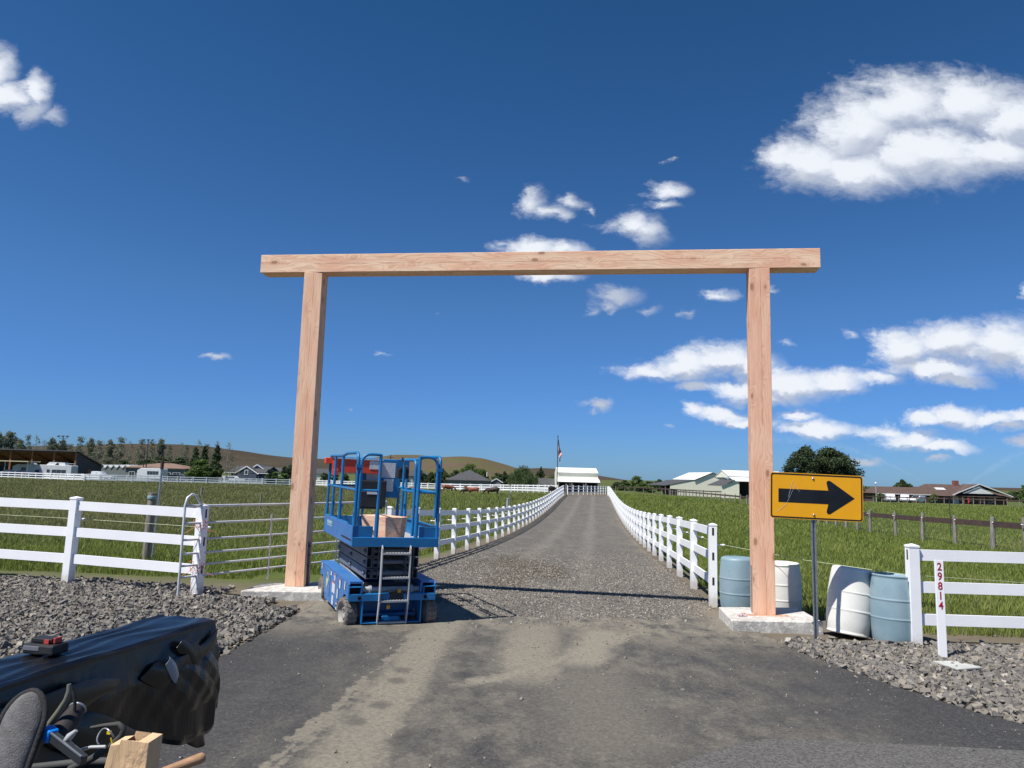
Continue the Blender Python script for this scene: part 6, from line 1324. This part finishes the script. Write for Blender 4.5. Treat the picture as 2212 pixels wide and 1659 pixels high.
# ---------------------------------------------------------------- cattle
def cow(label, px, Y0, rz, mat, sc_=1.0, pose='graze', lie=False):
    p = on_ground(px, Y0, -.10 if not lie else -.55*sc_)
    hd = {'graze': [((.98, 0, 1.0), .17), ((1.28, 0, .62), .125), ((1.42, 0, .36), .10), ((1.50, 0, .20), .07)], 'up': [((1.0, 0, 1.25), .17), ((1.22, 0, 1.48), .14), ((1.45, 0, 1.42), .11), ((1.62, 0, 1.32), .075)]}[pose]
    V = [((-1.02, 0, 1.14), .27), ((-.82, 0, 1.12), .33), ((-.35, 0, 1.02), .40), ((.15, 0, 1.0), .40), ((.58, 0, 1.05), .33)] + hd; E_ = [(0, 1), (1, 2), (2, 3), (3, 4), (4, 5), (5, 6), (6, 7), (7, 8)]
    def chain(root_i, pts):
        a = root_i
        for q in pts: V.append(q); E_.append((a, len(V)-1)); a = len(V)-1
        return a
    for s in (-1, 1):
        chain(1, [((-.86, s*.20, .80), .17), ((-.74, s*.21, .58), .10), ((-.95, s*.21, .42), .062), ((-.92, s*.21, .12), .045), ((-.89, s*.21, .02), .055)])
        chain(4, [((.58, s*.19, .74), .13), ((.60, s*.19, .44), .062), ((.59, s*.19, .12), .045), ((.62, s*.19, .02), .055)])
        chain(6, [((hd[1][0][0] - .04, s*.15, hd[1][0][2] + .10), .035), ((hd[1][0][0] - .06, s*.26, hd[1][0][2] + .08), .022)])
    chain(0, [((-1.20, 0, 1.22), .04), ((-1.30, 0, .85), .022), ((-1.31, 0, .50), .035)])
    me = bpy.data.meshes.new('cow'); me.from_pydata([v for v, r in V], E_, []); me.materials.append(mat)
    o = bpy.data.objects.new('cow', me); COL.objects.link(o); bm = bmesh.new(); bm.from_mesh(me); sl = bm.verts.layers.skin.verify()
    for v, (q, r) in zip(bm.verts, V): v[sl].radius = (r, r)
    bm.verts.ensure_lookup_table(); bm.verts[2][sl].use_root = True; bm.to_mesh(me); bm.free()
    sk = o.modifiers.new('skin', 'SKIN'); sk.use_smooth_shade = True; sb = o.modifiers.new('sub', 'SUBSURF'); sb.levels = 1; sb.render_levels = 1
    o.location = p; o.rotation_euler = (0, 0, rz); o.scale = (sc_, sc_, sc_); tag(o, label, 'cow', 'cattle grazing in the left pasture'); return o
cow('dark brown-black cow grazing nearest, right of the hydrant post', 1063, 97, R_(168), MT['cow_black'], .86)
cow('red-brown cow standing behind the hydrant post with head raised', 1021, 104, R_(172), MT['cow_red'], .80, 'up')
cow('dark cow grazing just left of the red-brown one by the hydrant post', 1008, 107, R_(200), MT['cow_black'], .72)
cow('red-brown cow half hidden by the right edge of the scissor lift', 969, 122, R_(20), MT['cow_red'], .95)
cow('black cow lying in the grass seen through the lift rails', 845, 118, R_(175), MT['cow_black'], 1.0, 'up', True)
cow('red-brown cow lying low in grass seen through the lift rails', 896, 116, R_(10), MT['cow_red'], .95, 'graze', True)
cow('black cow standing behind the far end of the left driveway fence', 1194, 104, R_(60), MT['cow_black'], .95)
# ---------------------------------------------------------------- grass
def fnoise(x, y, s, seed=0):
    r = np.random.default_rng(seed); v = np.zeros_like(x)
    for k in range(7):
        a = r.uniform(0, 6.28); f = s*(1.0 + .55*k); v += np.sin((x*math.cos(a) + y*math.sin(a))*f + r.uniform(0, 6.28))/(1 + .35*k)
    return v/3.2
def blades(n, seed):
    r = np.random.default_rng(seed); Y0 = np.exp(r.uniform(np.log(9.6), np.log(160), n)); X0 = r.uniform(-1, 1, n)*(.76*Y0 + 3)
    t = fnoise(X0, Y0, .8, 3)*.5 + fnoise(X0, Y0, 2.7, 4)*.5
    dl_ = drive_l(np.maximum(Y0, 15)); dr_ = drive_r(np.maximum(Y0, 12.7))
    left = (X0 < dl_ - .55 - .35*t) & (Y0 > 13.3 + .35*t + np.clip(X0 + 5, 0, 3)*.9) & ~((X0 > -4.6) & (Y0 < 14.9 + .5*t))
    right = (X0 > dr_ + .35 + .3*t) & (Y0 > np.where(X0 > 5.6, 10.75, np.where(X0 > 4.9, 11.0, 12.9)) + .25*t) & (Y0 < 142)
    left &= Y0 < 150; far_lane = (Y0 > 104 - 0*X0) & (X0 > -8) & (X0 < 16); keep = (left | right) & ~far_lane
    X0, Y0, t = X0[keep], Y0[keep], t[keep]; L0 = left[keep]; n = len(X0)
    z = h(X0, Y0); far = np.clip((Y0 - 12)/60, 0, 1)
    hh = (.13 + .11*np.clip(t + .5, 0, 1.2) + .10*far)*r.uniform(.55, 1.25, n); hh = np.where(L0 & (Y0 < 15), hh*.6, hh); hh = np.where(~L0 & (Y0 < 12), hh*.75, hh)
    w_ = (.005 + .0006*Y0)*r.uniform(.7, 1.4, n); a = r.uniform(0, 6.28, n); la = r.uniform(0, 6.28, n); ln = hh*r.uniform(.1, .65, n)
    cx, sx = np.cos(a)*w_/2, np.sin(a)*w_/2; lx, ly = np.cos(la)*ln, np.sin(la)*ln
    V = np.empty((n, 5, 3)); V[:, 0] = np.stack([X0 - cx, Y0 - sx, z - .01], 1); V[:, 1] = np.stack([X0 + cx, Y0 + sx, z - .01], 1)
    V[:, 2] = np.stack([X0 + cx*.8 + lx*.4, Y0 + sx*.8 + ly*.4, z + hh*.62], 1); V[:, 3] = np.stack([X0 - cx*.8 + lx*.4, Y0 - sx*.8 + ly*.4, z + hh*.62], 1); V[:, 4] = np.stack([X0 + lx, Y0 + ly, z + hh], 1)
    big = fnoise(X0, Y0, .16, 9); dryp = np.where(L0, .12 + .72*smooth((Y0 - 15)/8) - .45*smooth((X0 - (dl_[keep] - 9 - .12*Y0))/5)*smooth((Y0-14)/10), .10 + .22*np.clip(big, 0, 1))
    dry = r.uniform(0, 1, n) < dryp; tint = np.clip(.45 + .35*t + r.uniform(-.3, .3, n) + .15*big, 0, 1)
    return V, dry, tint
V, dry, tint = blades(780000, 21)
def add_blades(sel, mat, label):
    v = V[sel]; n = len(v); base = np.arange(n)[:, None]*5
    # quad lower part and triangle tip, both as quads (tip repeats through a middle vertex) -> use triangles
    tri = np.concatenate([base + [0, 1, 2], base + [0, 2, 3], base + [3, 2, 4]], 1).reshape(-1, 3)
    o = np_mesh('grass', v.reshape(-1, 3), tri, MT[mat], color=np.repeat(tint[sel], 5)); tag(o, label, 'grass', kind='stuff')
add_blades(~dry, 'grass', 'fresh green pasture grass on both sides of the driveway')
add_blades(dry, 'grass_dry', 'olive seeding grass spread through the left pasture')
# ---------------------------------------------------------------- crushed stone
def stonemat(name, cols):
    m, t, p = newmat(name); a = nd(t, 'ShaderNodeAttribute', attribute_name='tint'); r = nd(t, 'ShaderNodeValToRGB'); r.color_ramp.interpolation = 'LINEAR'
    e = r.color_ramp.elements; e[0].color = cols[0] + (1,); e[1].color = cols[-1] + (1,)
    for k, c in enumerate(cols[1:-1]): q = e.new((k+1)/(len(cols)-1)); q.color = c + (1,)
    t.links.new(a.outputs['Fac'], r.inputs[0]); n = noise(objvec(t, True), 60, 4, .6, t)
    t.links.new(mixc(t, M('MULTIPLY', n.outputs['Fac'], .45, tree=t), r.outputs[0], (.30, .28, .25)), p.inputs['Base Color']); p.inputs['Roughness'].default_value = .9; p.inputs['Specular IOR Level'].default_value = .25
    return m
SM = stonemat('basalt_stone', [(.03, .03, .033), (.085, .08, .078), (.16, .145, .12), (.10, .095, .10), (.24, .205, .155), (.16, .15, .14), (.42, .38, .32)])
CUBE = np.array([(-1, -1, -1), (1, -1, -1), (1, 1, -1), (-1, 1, -1), (-1, -1, 1), (1, -1, 1), (1, 1, 1), (-1, 1, 1)], float)
CF = np.array([(0, 2, 1), (0, 3, 2), (4, 5, 6), (4, 6, 7), (0, 1, 5), (0, 5, 4), (1, 2, 6), (1, 6, 5), (2, 3, 7), (2, 7, 6), (3, 0, 4), (3, 4, 7)])
def stones(X0, Y0, Z0, S, seed, label, mat, bright=0.0, flat=.62):
    r = np.random.default_rng(seed); n = len(X0)
    v = CUBE[None]*r.uniform(.45, 1.0, (n, 8, 1))*np.stack([np.ones(n), r.uniform(.5, .95, n), r.uniform(.35, .75, n)*flat/.62], 1)[:, None] + r.normal(0, .13, (n, 8, 3))
    A_ = r.normal(size=(n, 4)); A_[:, 3] *= 1.0; A_[:, 1:3] *= .42; A_ /= np.linalg.norm(A_, axis=1)[:, None]; w_, x, y, z = A_[:, 0], A_[:, 1], A_[:, 2], A_[:, 3]
    Rm = np.stack([1-2*(y*y+z*z), 2*(x*y-z*w_), 2*(x*z+y*w_), 2*(x*y+z*w_), 1-2*(x*x+z*z), 2*(y*z-x*w_), 2*(x*z-y*w_), 2*(y*z+x*w_), 1-2*(x*x+y*y)], 1).reshape(n, 3, 3)
    v = np.einsum('nij,nkj->nki', Rm, v)*S[:, None, None]; v += np.stack([X0, Y0, Z0], 1)[:, None]
    f = (np.arange(n)[:, None, None]*8 + CF[None]).reshape(-1, 3)
    t = np.clip(r.beta(1.6, 1.6, n) + bright, 0, 1)
    o = np_mesh('gravel', v.reshape(-1, 3), f, mat, color=np.repeat(t, 8)); tag(o, label, 'gravel', kind='stuff')
r = np.random.default_rng(5)
def scatter(n, x0, x1, y0, y1): return r.uniform(x0, x1, n), r.uniform(y0, y1, n)
# left bed
X0, Y0 = scatter(60000, -13.5, -2.6, 3.2, 12.9); ey = np.interp(X0, ex_, ey_)
fence_y = 12.35 + (X0 + 6)*-.05 + .22*fnoise(X0, Y0, 2.2, 8); keep = (Y0 > ey + .01) & (Y0 < fence_y) & (r.uniform(0, 1, len(X0)) < 1 - .85*smooth((Y0 - fence_y + .7)/.7)) & ~((X0 > -4.35) & (Y0 > 11.25)) & ~((X0 > -3.4) & (Y0 > 10.6))
X0, Y0, ey = X0[keep], Y0[keep], ey[keep]; S = r.uniform(.018, .040, len(X0))*(1 + .35*(r.uniform(0, 1, len(X0)) > .93)); stones(X0, Y0, h(X0, Y0) + r.uniform(-.005, .03, len(X0)) + .035*smooth((Y0 - ey)/.6), S, 1, 'grey crushed stone spread along the left side of the asphalt', SM)
# right bed
X0, Y0 = scatter(42000, 2.7, 10.5, 4.6, 11.2); ey = np.interp(X0, ex_, ey_)
lim = np.where(X0 < 5.0, 10.05, 9.95) + .2*fnoise(X0, Y0, 2.5, 12); keep = (Y0 > ey + .005) & (Y0 < lim) & (r.uniform(0, 1, len(X0)) < 1 - .8*smooth((Y0 - lim + .6)/.6)) & ~((X0 < 4.3) & (Y0 > 10.38))
X0, Y0, ey = X0[keep], Y0[keep], ey[keep]; S = r.uniform(.020, .046, len(X0))*(1 + .4*(r.uniform(0, 1, len(X0)) > .93)); stones(X0, Y0, h(X0, Y0) + r.uniform(-.005, .035, len(X0)) + .04*smooth((Y0 - ey)/.6), S, 2, 'coarse crushed stone along the right side below the arrow sign', SM)
# loose crumbs on the asphalt and along its ragged edge
X0, Y0 = scatter(3600, -5, 6, 3.0, 10.6); ey = np.interp(X0, ex_, ey_); keep = (Y0 < ey - .02) & (r.uniform(0, 1, len(X0)) < .25 + .75*smooth((Y0 - 6)/4)); X0, Y0 = X0[keep], Y0[keep]
S = r.uniform(.004, .010, len(X0))*(1 + 1.0*(r.uniform(0, 1, len(X0)) > .93)); stones(X0, Y0, h(X0, Y0) + .016 + S*.3, S, 3, 'loose gravel crumbs scattered over the asphalt', SM, .1)
# driveway gravel near the mouth
X0, Y0 = scatter(96000, -3.2, 6.6, 8.8, 30); kk = r.uniform(0, 1, len(X0)) < 1 - smooth((Y0 - 13)/16); X0, Y0 = X0[kk], Y0[kk]; ey = np.interp(X0, ex_, ey_); keep = ((Y0 > ey) | (r.uniform(0, 1, len(X0)) < .8*np.exp(-(ey - Y0)/(.28 + .2*fnoise(X0, Y0, 2, 2))))) & (X0 > drive_l(np.maximum(Y0, 13.5)) + .0) & (X0 < drive_r(np.maximum(Y0, 11.3)) - .02) & ~((X0 > 3.1) & (Y0 < 12.2) & (Y0 > 10.3)); X0, Y0, ey = X0[keep], Y0[keep], ey[keep]
S = r.uniform(.006, .017, len(X0)); stones(X0, Y0, h(X0, Y0) + np.where(Y0 < ey, .018, .012) + S*.2, S, 4, 'small gravel lying on the mouth of the driveway', SM, .20)
# orange sawdust by the right post
X0, Y0 = scatter(900, PR.x - .32, PR.x + .35, PR.y - .12, PR.y + .02); m_ = r.uniform(0, 1, len(X0)) < .8; X0, Y0 = X0[m_], Y0[m_]; S = r.uniform(.002, .005, len(X0))
stones(X0, Y0, np.full(len(X0), zr + .002), S, 6, 'orange sawdust on the concrete pad round the right post', plain('sawdust', (.62, .25, .12), (.7, .36, .2), rough=1))
# ---------------------------------------------------------------- plastic-wrapped beam and tools in the foreground
def plastic_mat():
    m, t, p = newmat('black_poly_sheet'); v = objvec(t)
    n = noise(VM('MULTIPLY', v, (9, 1.4, 9), t), 1.6, 5, .55, t, .6); n2 = noise(v, 7, 4, .5, t, 1.2)
    p.inputs['Base Color'].default_value = (.004, .0045, .006, 1); p.inputs['Specular IOR Level'].default_value = .5
    t.links.new(M('MULTIPLY_ADD', n2.outputs['Fac'], .22, .20, tree=t), p.inputs['Roughness'])
    bump(t, p, M('ADD', n.outputs['Fac'], M('MULTIPLY', n2.outputs['Fac'], .8, tree=t), tree=t), .28, .010); return m
MT['poly'] = plastic_mat()
ra, rb = on_z(464, 1337, 1.23), on_z(0, 1480, 1.23); dv = Vector((ra.x - rb.x, ra.y - rb.y, 0)).normalized(); pv = Vector((dv.y, -dv.x, 0))
wb = empty('wrapped_timber', (ra.x, ra.y, 1.23), math.atan2(dv.y, dv.x) - math.pi/2, 'timber wrapped in loose black plastic sheet jutting in at the lower left', 'wrapped timber')
WB_ = .315; ns, Ln = 150, 4.6
sec = []                                            # (x, z) round the section, x=0 is the right top edge
def addseg(a, b, n):
    for k in range(n): t_ = k/n; sec.append((a[0] + (b[0]-a[0])*t_, a[1] + (b[1]-a[1])*t_))
addseg((-WB_, -.40), (-WB_, -.01), 10); addseg((-WB_, 0), (0, 0), 22); addseg((.004, -.01), (.012, -.44), 34); addseg((.0, -.45), (-WB_*.9, -.42), 10); n_sec = len(sec)
vs = []
def nz(a, b, c, s=0): return (math.sin(a*3.1 + b*5.7 + s) + math.sin(a*7.9 - b*3.3 + 2*s)*.6)/1.6
_cr = [(random.uniform(-1, 1), random.uniform(-1, 1), random.uniform(1.4, 4.2), random.uniform(0, 1)) for _ in range(7)]
def crease(y, z):                                  # folded sheet: flat facets meeting at sharp creases
    f = .75*abs(((y*5.3 + z*7.1 + .6*math.sin(y*2)) % 1) - .5)*2*.3 + .55*abs(((y*8.9 - z*5.7) % 1) - .5)*2*.3
    for a_, b_, fr_, ph_ in _cr: u = (a_*y + b_*z*1.6)*fr_ + ph_; f += abs((u % 1) - .5)*2/fr_
    return f/2.2
for i in range(ns+1):
    y = -Ln*(1 - i/ns)**1.6
    for j, (x, z) in enumerate(sec):
        side = max(0, min(1, (-z - .02)/.15)); top = 1 - side; end = max(0, 1 + y/.7)
        dx = side*(.012*nz(y*1.4, z*3, 0, 1) + (.030 + .060*smooth(end))*crease(y, z) - .018*smooth(end))*(1 if x > -.15 else -.5)
        dz = top*.0035*math.sin(x*60 + 3*nz(y*1.5, x*3, 0)) + side*(.012*nz(y*2, .3, 0, 2)) + (-.10*smooth((y + .55)/.4) if z < -.40 and y < -.02 else 0)*(1 if x > -.2 else .4)
        vs.append((x + dx, y + 0, z + dz))
fs = [(i*n_sec + j, i*n_sec + (j+1) % n_sec, (i+1)*n_sec + (j+1) % n_sec, (i+1)*n_sec + j) for i in range(ns) for j in range(n_sec)]
b = MB(); b.add(vs, fs, 0, False); c_ = len(b.v); b.v.append((-WB_/2, .02, -.2)); 
for j in range(n_sec): b.f.append((ns*n_sec + j, ns*n_sec + (j+1) % n_sec, c_)); b.m.append(0); b.s.append(False)
b.build('plastic_cover', MT['poly'], wb)
def flap(pts, th=.003, name='fold', mat='poly'):
    """a loose fold: ruffled ribbon through (x, y, z, half width) with its own direction"""
    b = MB(); n = len(pts); vs = []
    for k, (x, y, z, wx, wy, wz) in enumerate(pts):
        for s in (-1, -.5, 0, .5, 1): vs.append((x + wx*s + .006*math.sin(k*2.3 + s*4) + .012*(1 - s*s), y + wy*s, z + wz*s + .005*math.sin(k*1.7 + s*5)))
    b.add(vs, [(k*5 + q, k*5 + q + 1, (k+1)*5 + q + 1, (k+1)*5 + q) for k in range(n-1) for q in range(4)], 0, True); o = b.build(name, MT[mat], wb)
    s_ = o.modifiers.new('th', 'SOLIDIFY'); s_.thickness = th; sb = o.modifiers.new('sub', 'SUBSURF'); sb.levels = 1; sb.render_levels = 2
flap([(.03, -.55, -.12, 0, .05, .03), (.05, -.42, -.16, 0, .07, .05), (.045, -.30, -.20, .01, .05, .09), (.04, -.16, -.16, 0, .05, .08), (.03, -.03, -.08, 0, .03, .06)])
flap([(.04, -1.50, -.10, 0, .05, .06), (.07, -1.30, -.16, 0, .05, .09), (.08, -1.10, -.15, 0, .04, .10), (.075, -.92, -.12, 0, .05, .06), (.06, -.76, -.13, 0, .05, .02)])
flap([(.03, -1.05, -.20, 0, .06, .03), (.06, -.92, -.26, 0, .05, .07), (.07, -.80, -.34, 0, .04, .08), (.05, -.62, -.42, 0, .06, .04), (.03, -.42, -.46, 0, .08, .02)])
flap([(.03, -.34, -.05, 0, .02, .02), (.045, -.26, -.10, 0, .02, .05), (.05, -.19, -.17, 0, .02, .06)])
flap([(.02, -.22, -.44, 0, .09, .02), (.03, -.16, -.50, 0, .08, .02), (.02, -.10, -.56, 0, .05, .01), (.02, -.06, -.60, 0, .03, .005)])
MT['poly_grey'] = plain('crinkled_silver_side_of_sheet', (.30, .33, .37), rough=.28)
flap([(.052, -.44, -.10, 0, .012, .02), (.062, -.40, -.145, 0, .014, .03), (.062, -.37, -.20, 0, .010, .02)], name='silver_tear', mat='poly_grey')
flap([(.050, -.75, -.44, 0, .02, .01), (.060, -.62, -.435, 0, .05, .025), (.055, -.47, -.43, 0, .05, .012)], name='silver_tear', mat='poly_grey')
# cordless battery lying on the wrapped beam
bp = on_z(98, 1411, 1.236); root = empty('tool_battery', (bp.x, bp.y, 1.236), R_(-12), 'black power tool battery with red inserts lying on the black plastic', 'battery')
b = MB(); b.box((0, 0, .022), (.145, .085, .040)); b.build('case', MT['black'], root, bevel=.008); b = MB(); b.box((-.005, .005, .053), (.10, .055, .018)); b.build('terminal_block', MT['galv2'] if 'galv2' in MT else MT['black'], root, bevel=.004)
b = MB(); b.box((.052, .0, .055), (.010, .035, .022)); b.build('red_insert', MT['red2'] if 'red2' in MT else MT['sticker_red'], root, bevel=.003); b = MB(); b.box((.026, -.027, .052), (.022, .006, .016)); b.build('red_insert', MT['sticker_red'], root); b = MB(); b.box((-.03, -.0428, .026), (.075, .004, .018)); b.build('latch', MT['grey'], root, bevel=.002)
# tool bag
Yb = 2.05
def W(px, py, Y0=Yb): return at(px, py, Y0)
fab = plain('black_bag_fabric', (.014, .014, .015), (.024, .023, .024), rough=.85, scale=20, b=.4, bs=120)
o0 = W(120, 1640); root = empty('tool_bag', o0, 0, 'open black tool bag with padded grey strap in the lower left corner', 'tool bag')
def rel(p): return Vector(p) - o0
b = MB(); rim = []
cx_, cy_ = W(60, 1620, 1.98).x, 1.98
for k in range(40):
    a = 6.283*k/40; rim.append(((cx_ + .335*math.cos(a)*(1 - .1*math.sin(a)**2)), cy_ + .15*math.sin(a), 1.20 + .025*math.sin(2*a + .6) - .05*max(0, math.cos(a))**3))
vs = []
for q in range(9):
    t_ = q/8
    for k, (x, y, z) in enumerate(rim): sw = 1 + .10*math.sin(t_*3.1) + .02*math.sin(k*1.3 + t_*6); vs.append(((x - cx_)*sw + cx_ - o0.x, (y - cy_)*sw + cy_ - o0.y, z - t_*.42 - o0.z))
b.add(vs, [(q*40 + k, q*40 + (k+1) % 40, (q+1)*40 + (k+1) % 40, (q+1)*40 + k) for q in range(8) for k in range(40)], 0, True); b.add(vs[-40:], [tuple(range(40))], 0); b.add([(x, y, z + .22) for x, y, z in vs[-40:]], [tuple(range(40))], 0); b.build('bag_body', fab, root)
MB().tube([rel(p) for p in rim], .010, 8, closed=True).build('rim', plain('grey_bag_piping', (.06, .06, .058), rough=.8), root)
# padded strap
pad_m = plain('grey_mesh_padding', (.15, .145, .145), (.11, .105, .105), rough=.9, scale=50, b=.5, bs=260)
b = MB(); prof = []
Q0, Q1 = W(0, 1690, 1.80), W(66, 1512, 1.86); dr = (Q1 - Q0); dl0 = dr.length; dr.normalize(); sd = dr.cross(Vector((0, -1, 0))).normalized(); nn_ = sd.cross(dr).normalized(); edge_l, edge_r = [], []
for k in range(22):
    t_ = k/21; tt = dl0*t_ if t_ < .7 else dl0*(.7 + .3*math.sin((t_ - .7)/.3*math.pi/2)); w_ = .047 if t_ < .7 else .047*math.cos((t_ - .7)/.3*math.pi/2*.985); c = Q0 + dr*(tt + (0 if t_ < .7 else .02*(t_ - .7)/.3))
    if k: edge_l.append(rel(c - sd*(w_ + .003))); edge_r.append(rel(c + sd*(w_ + .003)))
    for q in range(16): a = 6.283*q/16; prof.append(rel(c + sd*(w_*math.cos(a)) + nn_*(.022*math.sin(a)*min(1, w_/.02))))
b.add(prof, [(k*16 + q, k*16 + (q+1) % 16, (k+1)*16 + (q+1) % 16, (k+1)*16 + q) for k in range(21) for q in range(16)], 0, True); b.build('strap_pad', pad_m, root)
b = MB(); edge = edge_l + edge_r[::-1]; b.tube(edge, .0075, 8); b.build('strap_binding', fab, root)
b = MB(); b.tube([rel(W(*q, 1.92)) for q in ((149, 1478), (150, 1492), (143, 1512), (128, 1536), (110, 1560), (94, 1583), (80, 1612), (68, 1640), (40, 1668))], [.005, .007, .007, .008, .008, .009, .010, .011, .011], 8); b.build('shoulder_strap', plain('olive_grey_webbing', (.14, .14, .11), rough=.9), root)
b = MB(); b.tube([rel(W(*q, 1.95)) for q in ((152, 1482), (160, 1500), (162, 1520), (160, 1545))], .004, 6); b.build('cord', fab, root)
b = MB(); b.tube([rel(W(*q, 2.02)) for q in ((196, 1572), (225, 1567), (256, 1564), (267, 1573), (262, 1590), (240, 1612), (200, 1638), (150, 1662))], [.004, .005, .007, .008, .008, .009, .009, .009], 8); b.build('bag_handle', plain('dark_grey_handle', (.05, .05, .047), rough=.8), root)
# grip-ended bar
b0, b1 = W(166, 1533, 1.98), W(122, 1600, 1.9); t_o = MB().tube([(0, 0, 0), tuple((b1 - b0)*.3), tuple(b1 - b0)], [.020, .024, .030], 16).build('tool_grip', plain('dark_brown_rubber', (.022, .016, .017), rough=.7)); tg = empty('flashlight', b0, 0, 'dark brown rubber torch standing in the tool bag', 'torch'); t_o.parent = tg
dd_ = (b0 - b1).normalized(); b = MB(); rr0 = dd_.cross(Vector((0, 1, 0))).normalized(); rr1 = dd_.cross(rr0); b.tube([dd_*.004 + (rr0*math.cos(a) + rr1*math.sin(a))*.0185 for a in [6.283*k/20 for k in range(20)]], .0035, 6, closed=True); b.build('bright_ring', MT['galv'], tg)
# blue tipped clamp bar
c0, c1 = W(105, 1584, 1.86), W(181, 1643, 1.80); d = (c1 - c0); root = empty('bar_clamp', c0, 0, 'steel bar clamp with bright blue end cap in the tool bag', 'clamp'); u_ = Vector((0, 0, 1))
MB().bar(d*.06, d, .016, .020).build('bar', MT['pole_dark'], root); MB().bar(-d*.08, d*.13, .026, .030).build('end_cap', plain('bright_blue_plastic', (.0, .22, .75), rough=.4), root, bevel=.004)
b = MB(); b.bar(d*.10 + Vector((0, -.009, .011)), d*.98 + Vector((0, -.009, .011)), .004, .003); b.build('bright_edge', MT['galv'], root)
e = [W(*q, 1.84) - c0 for q in ((165, 1578), (150, 1592), (140, 1602), (158, 1616), (176, 1630))]; b = MB(); b.tube(e, [.004, .009, .010, .008, .007], 8); b.build('jaw', MT['ltgrey'], root)
b = MB(); b.tube([W(*q, 1.86) - c0 for q in ((170, 1622), (196, 1614), (228, 1613))], .004, 6); b.build('cross_bar', MT['ltgrey'], root)
# yellow-marked loop
c0 = W(228, 1592, 1.95); root = empty('wire_loop', c0, 0, 'thin silver ring with yellow marks lying in the tool bag', 'ring'); b = MB(); b.tube([Vector((.020*math.cos(a), -.006*math.sin(a*2), .020*math.sin(a))) for a in [6.283*k/20 for k in range(14)]], .0022, 6); b.build('ring', MT['galv'], root)
ym = plain('safety_yellow', (.85, .62, .02), rough=.5); b = MB(); b.box((.010, -.004, .012), (.009, .006, .007)); b.tube([(.016, -.004, .0), (.020, -.004, -.014), (.028, -.004, -.022)], .0022, 5); b.build('yellow_mark', ym, root)
# folded paper bag
c0 = W(272, 1640, 1.85); root = None; b = MB(); q = [W(*s, 1.85) - c0 for s in ((238, 1609), (258, 1608), (262, 1598), (300, 1601), (322, 1604), (311, 1690), (216, 1690))]
n = len(q); back = [p + Vector((.01, .05, .004)) for p in q]
b.add(q + back, [tuple(range(n))[::-1], tuple(range(n, 2*n))] + [(k, (k+1) % n, n+(k+1) % n, n+k) for k in range(n) if k not in (1, 2)]); 
pm, t, p = newmat('brown_paper'); v = objvec(t); nn = noise(VM('MULTIPLY', v, (1, 1, .5), t), 18, 5, .5, t, 1.5); t.links.new(mixc(t, nn.outputs['Fac'], (.66, .43, .24), (.72, .49, .28)), p.inputs['Base Color']); p.inputs['Roughness'].default_value = .85; bump(t, p, nn.outputs['Fac'], .4, .02)
o = b.build('paper_bag', pm, loc=c0, bevel=.002); tag(o, 'creased brown paper bag standing at the bottom edge beside the tool bag', 'paper bag')
# hammer handle
a, c = W(352, 1668, 1.75), W(444, 1634, 1.80); dd_ = c - a; b = MB(); b.tube([dd_*t_ for t_ in (0, .3, .6, .85, .93, .98, 1.0)], [.0100, .0105, .0112, .0118, .0112, .0085, .003], 14); o = b.build('hammer_handle', plain('worn_hickory', (.40, .23, .12), (.28, .15, .075), rough=.55, scale=8, stretch=(2, 2, 10)), loc=a); tag(o, 'rounded wooden hammer handle poking in at the bottom edge', 'hammer handle')
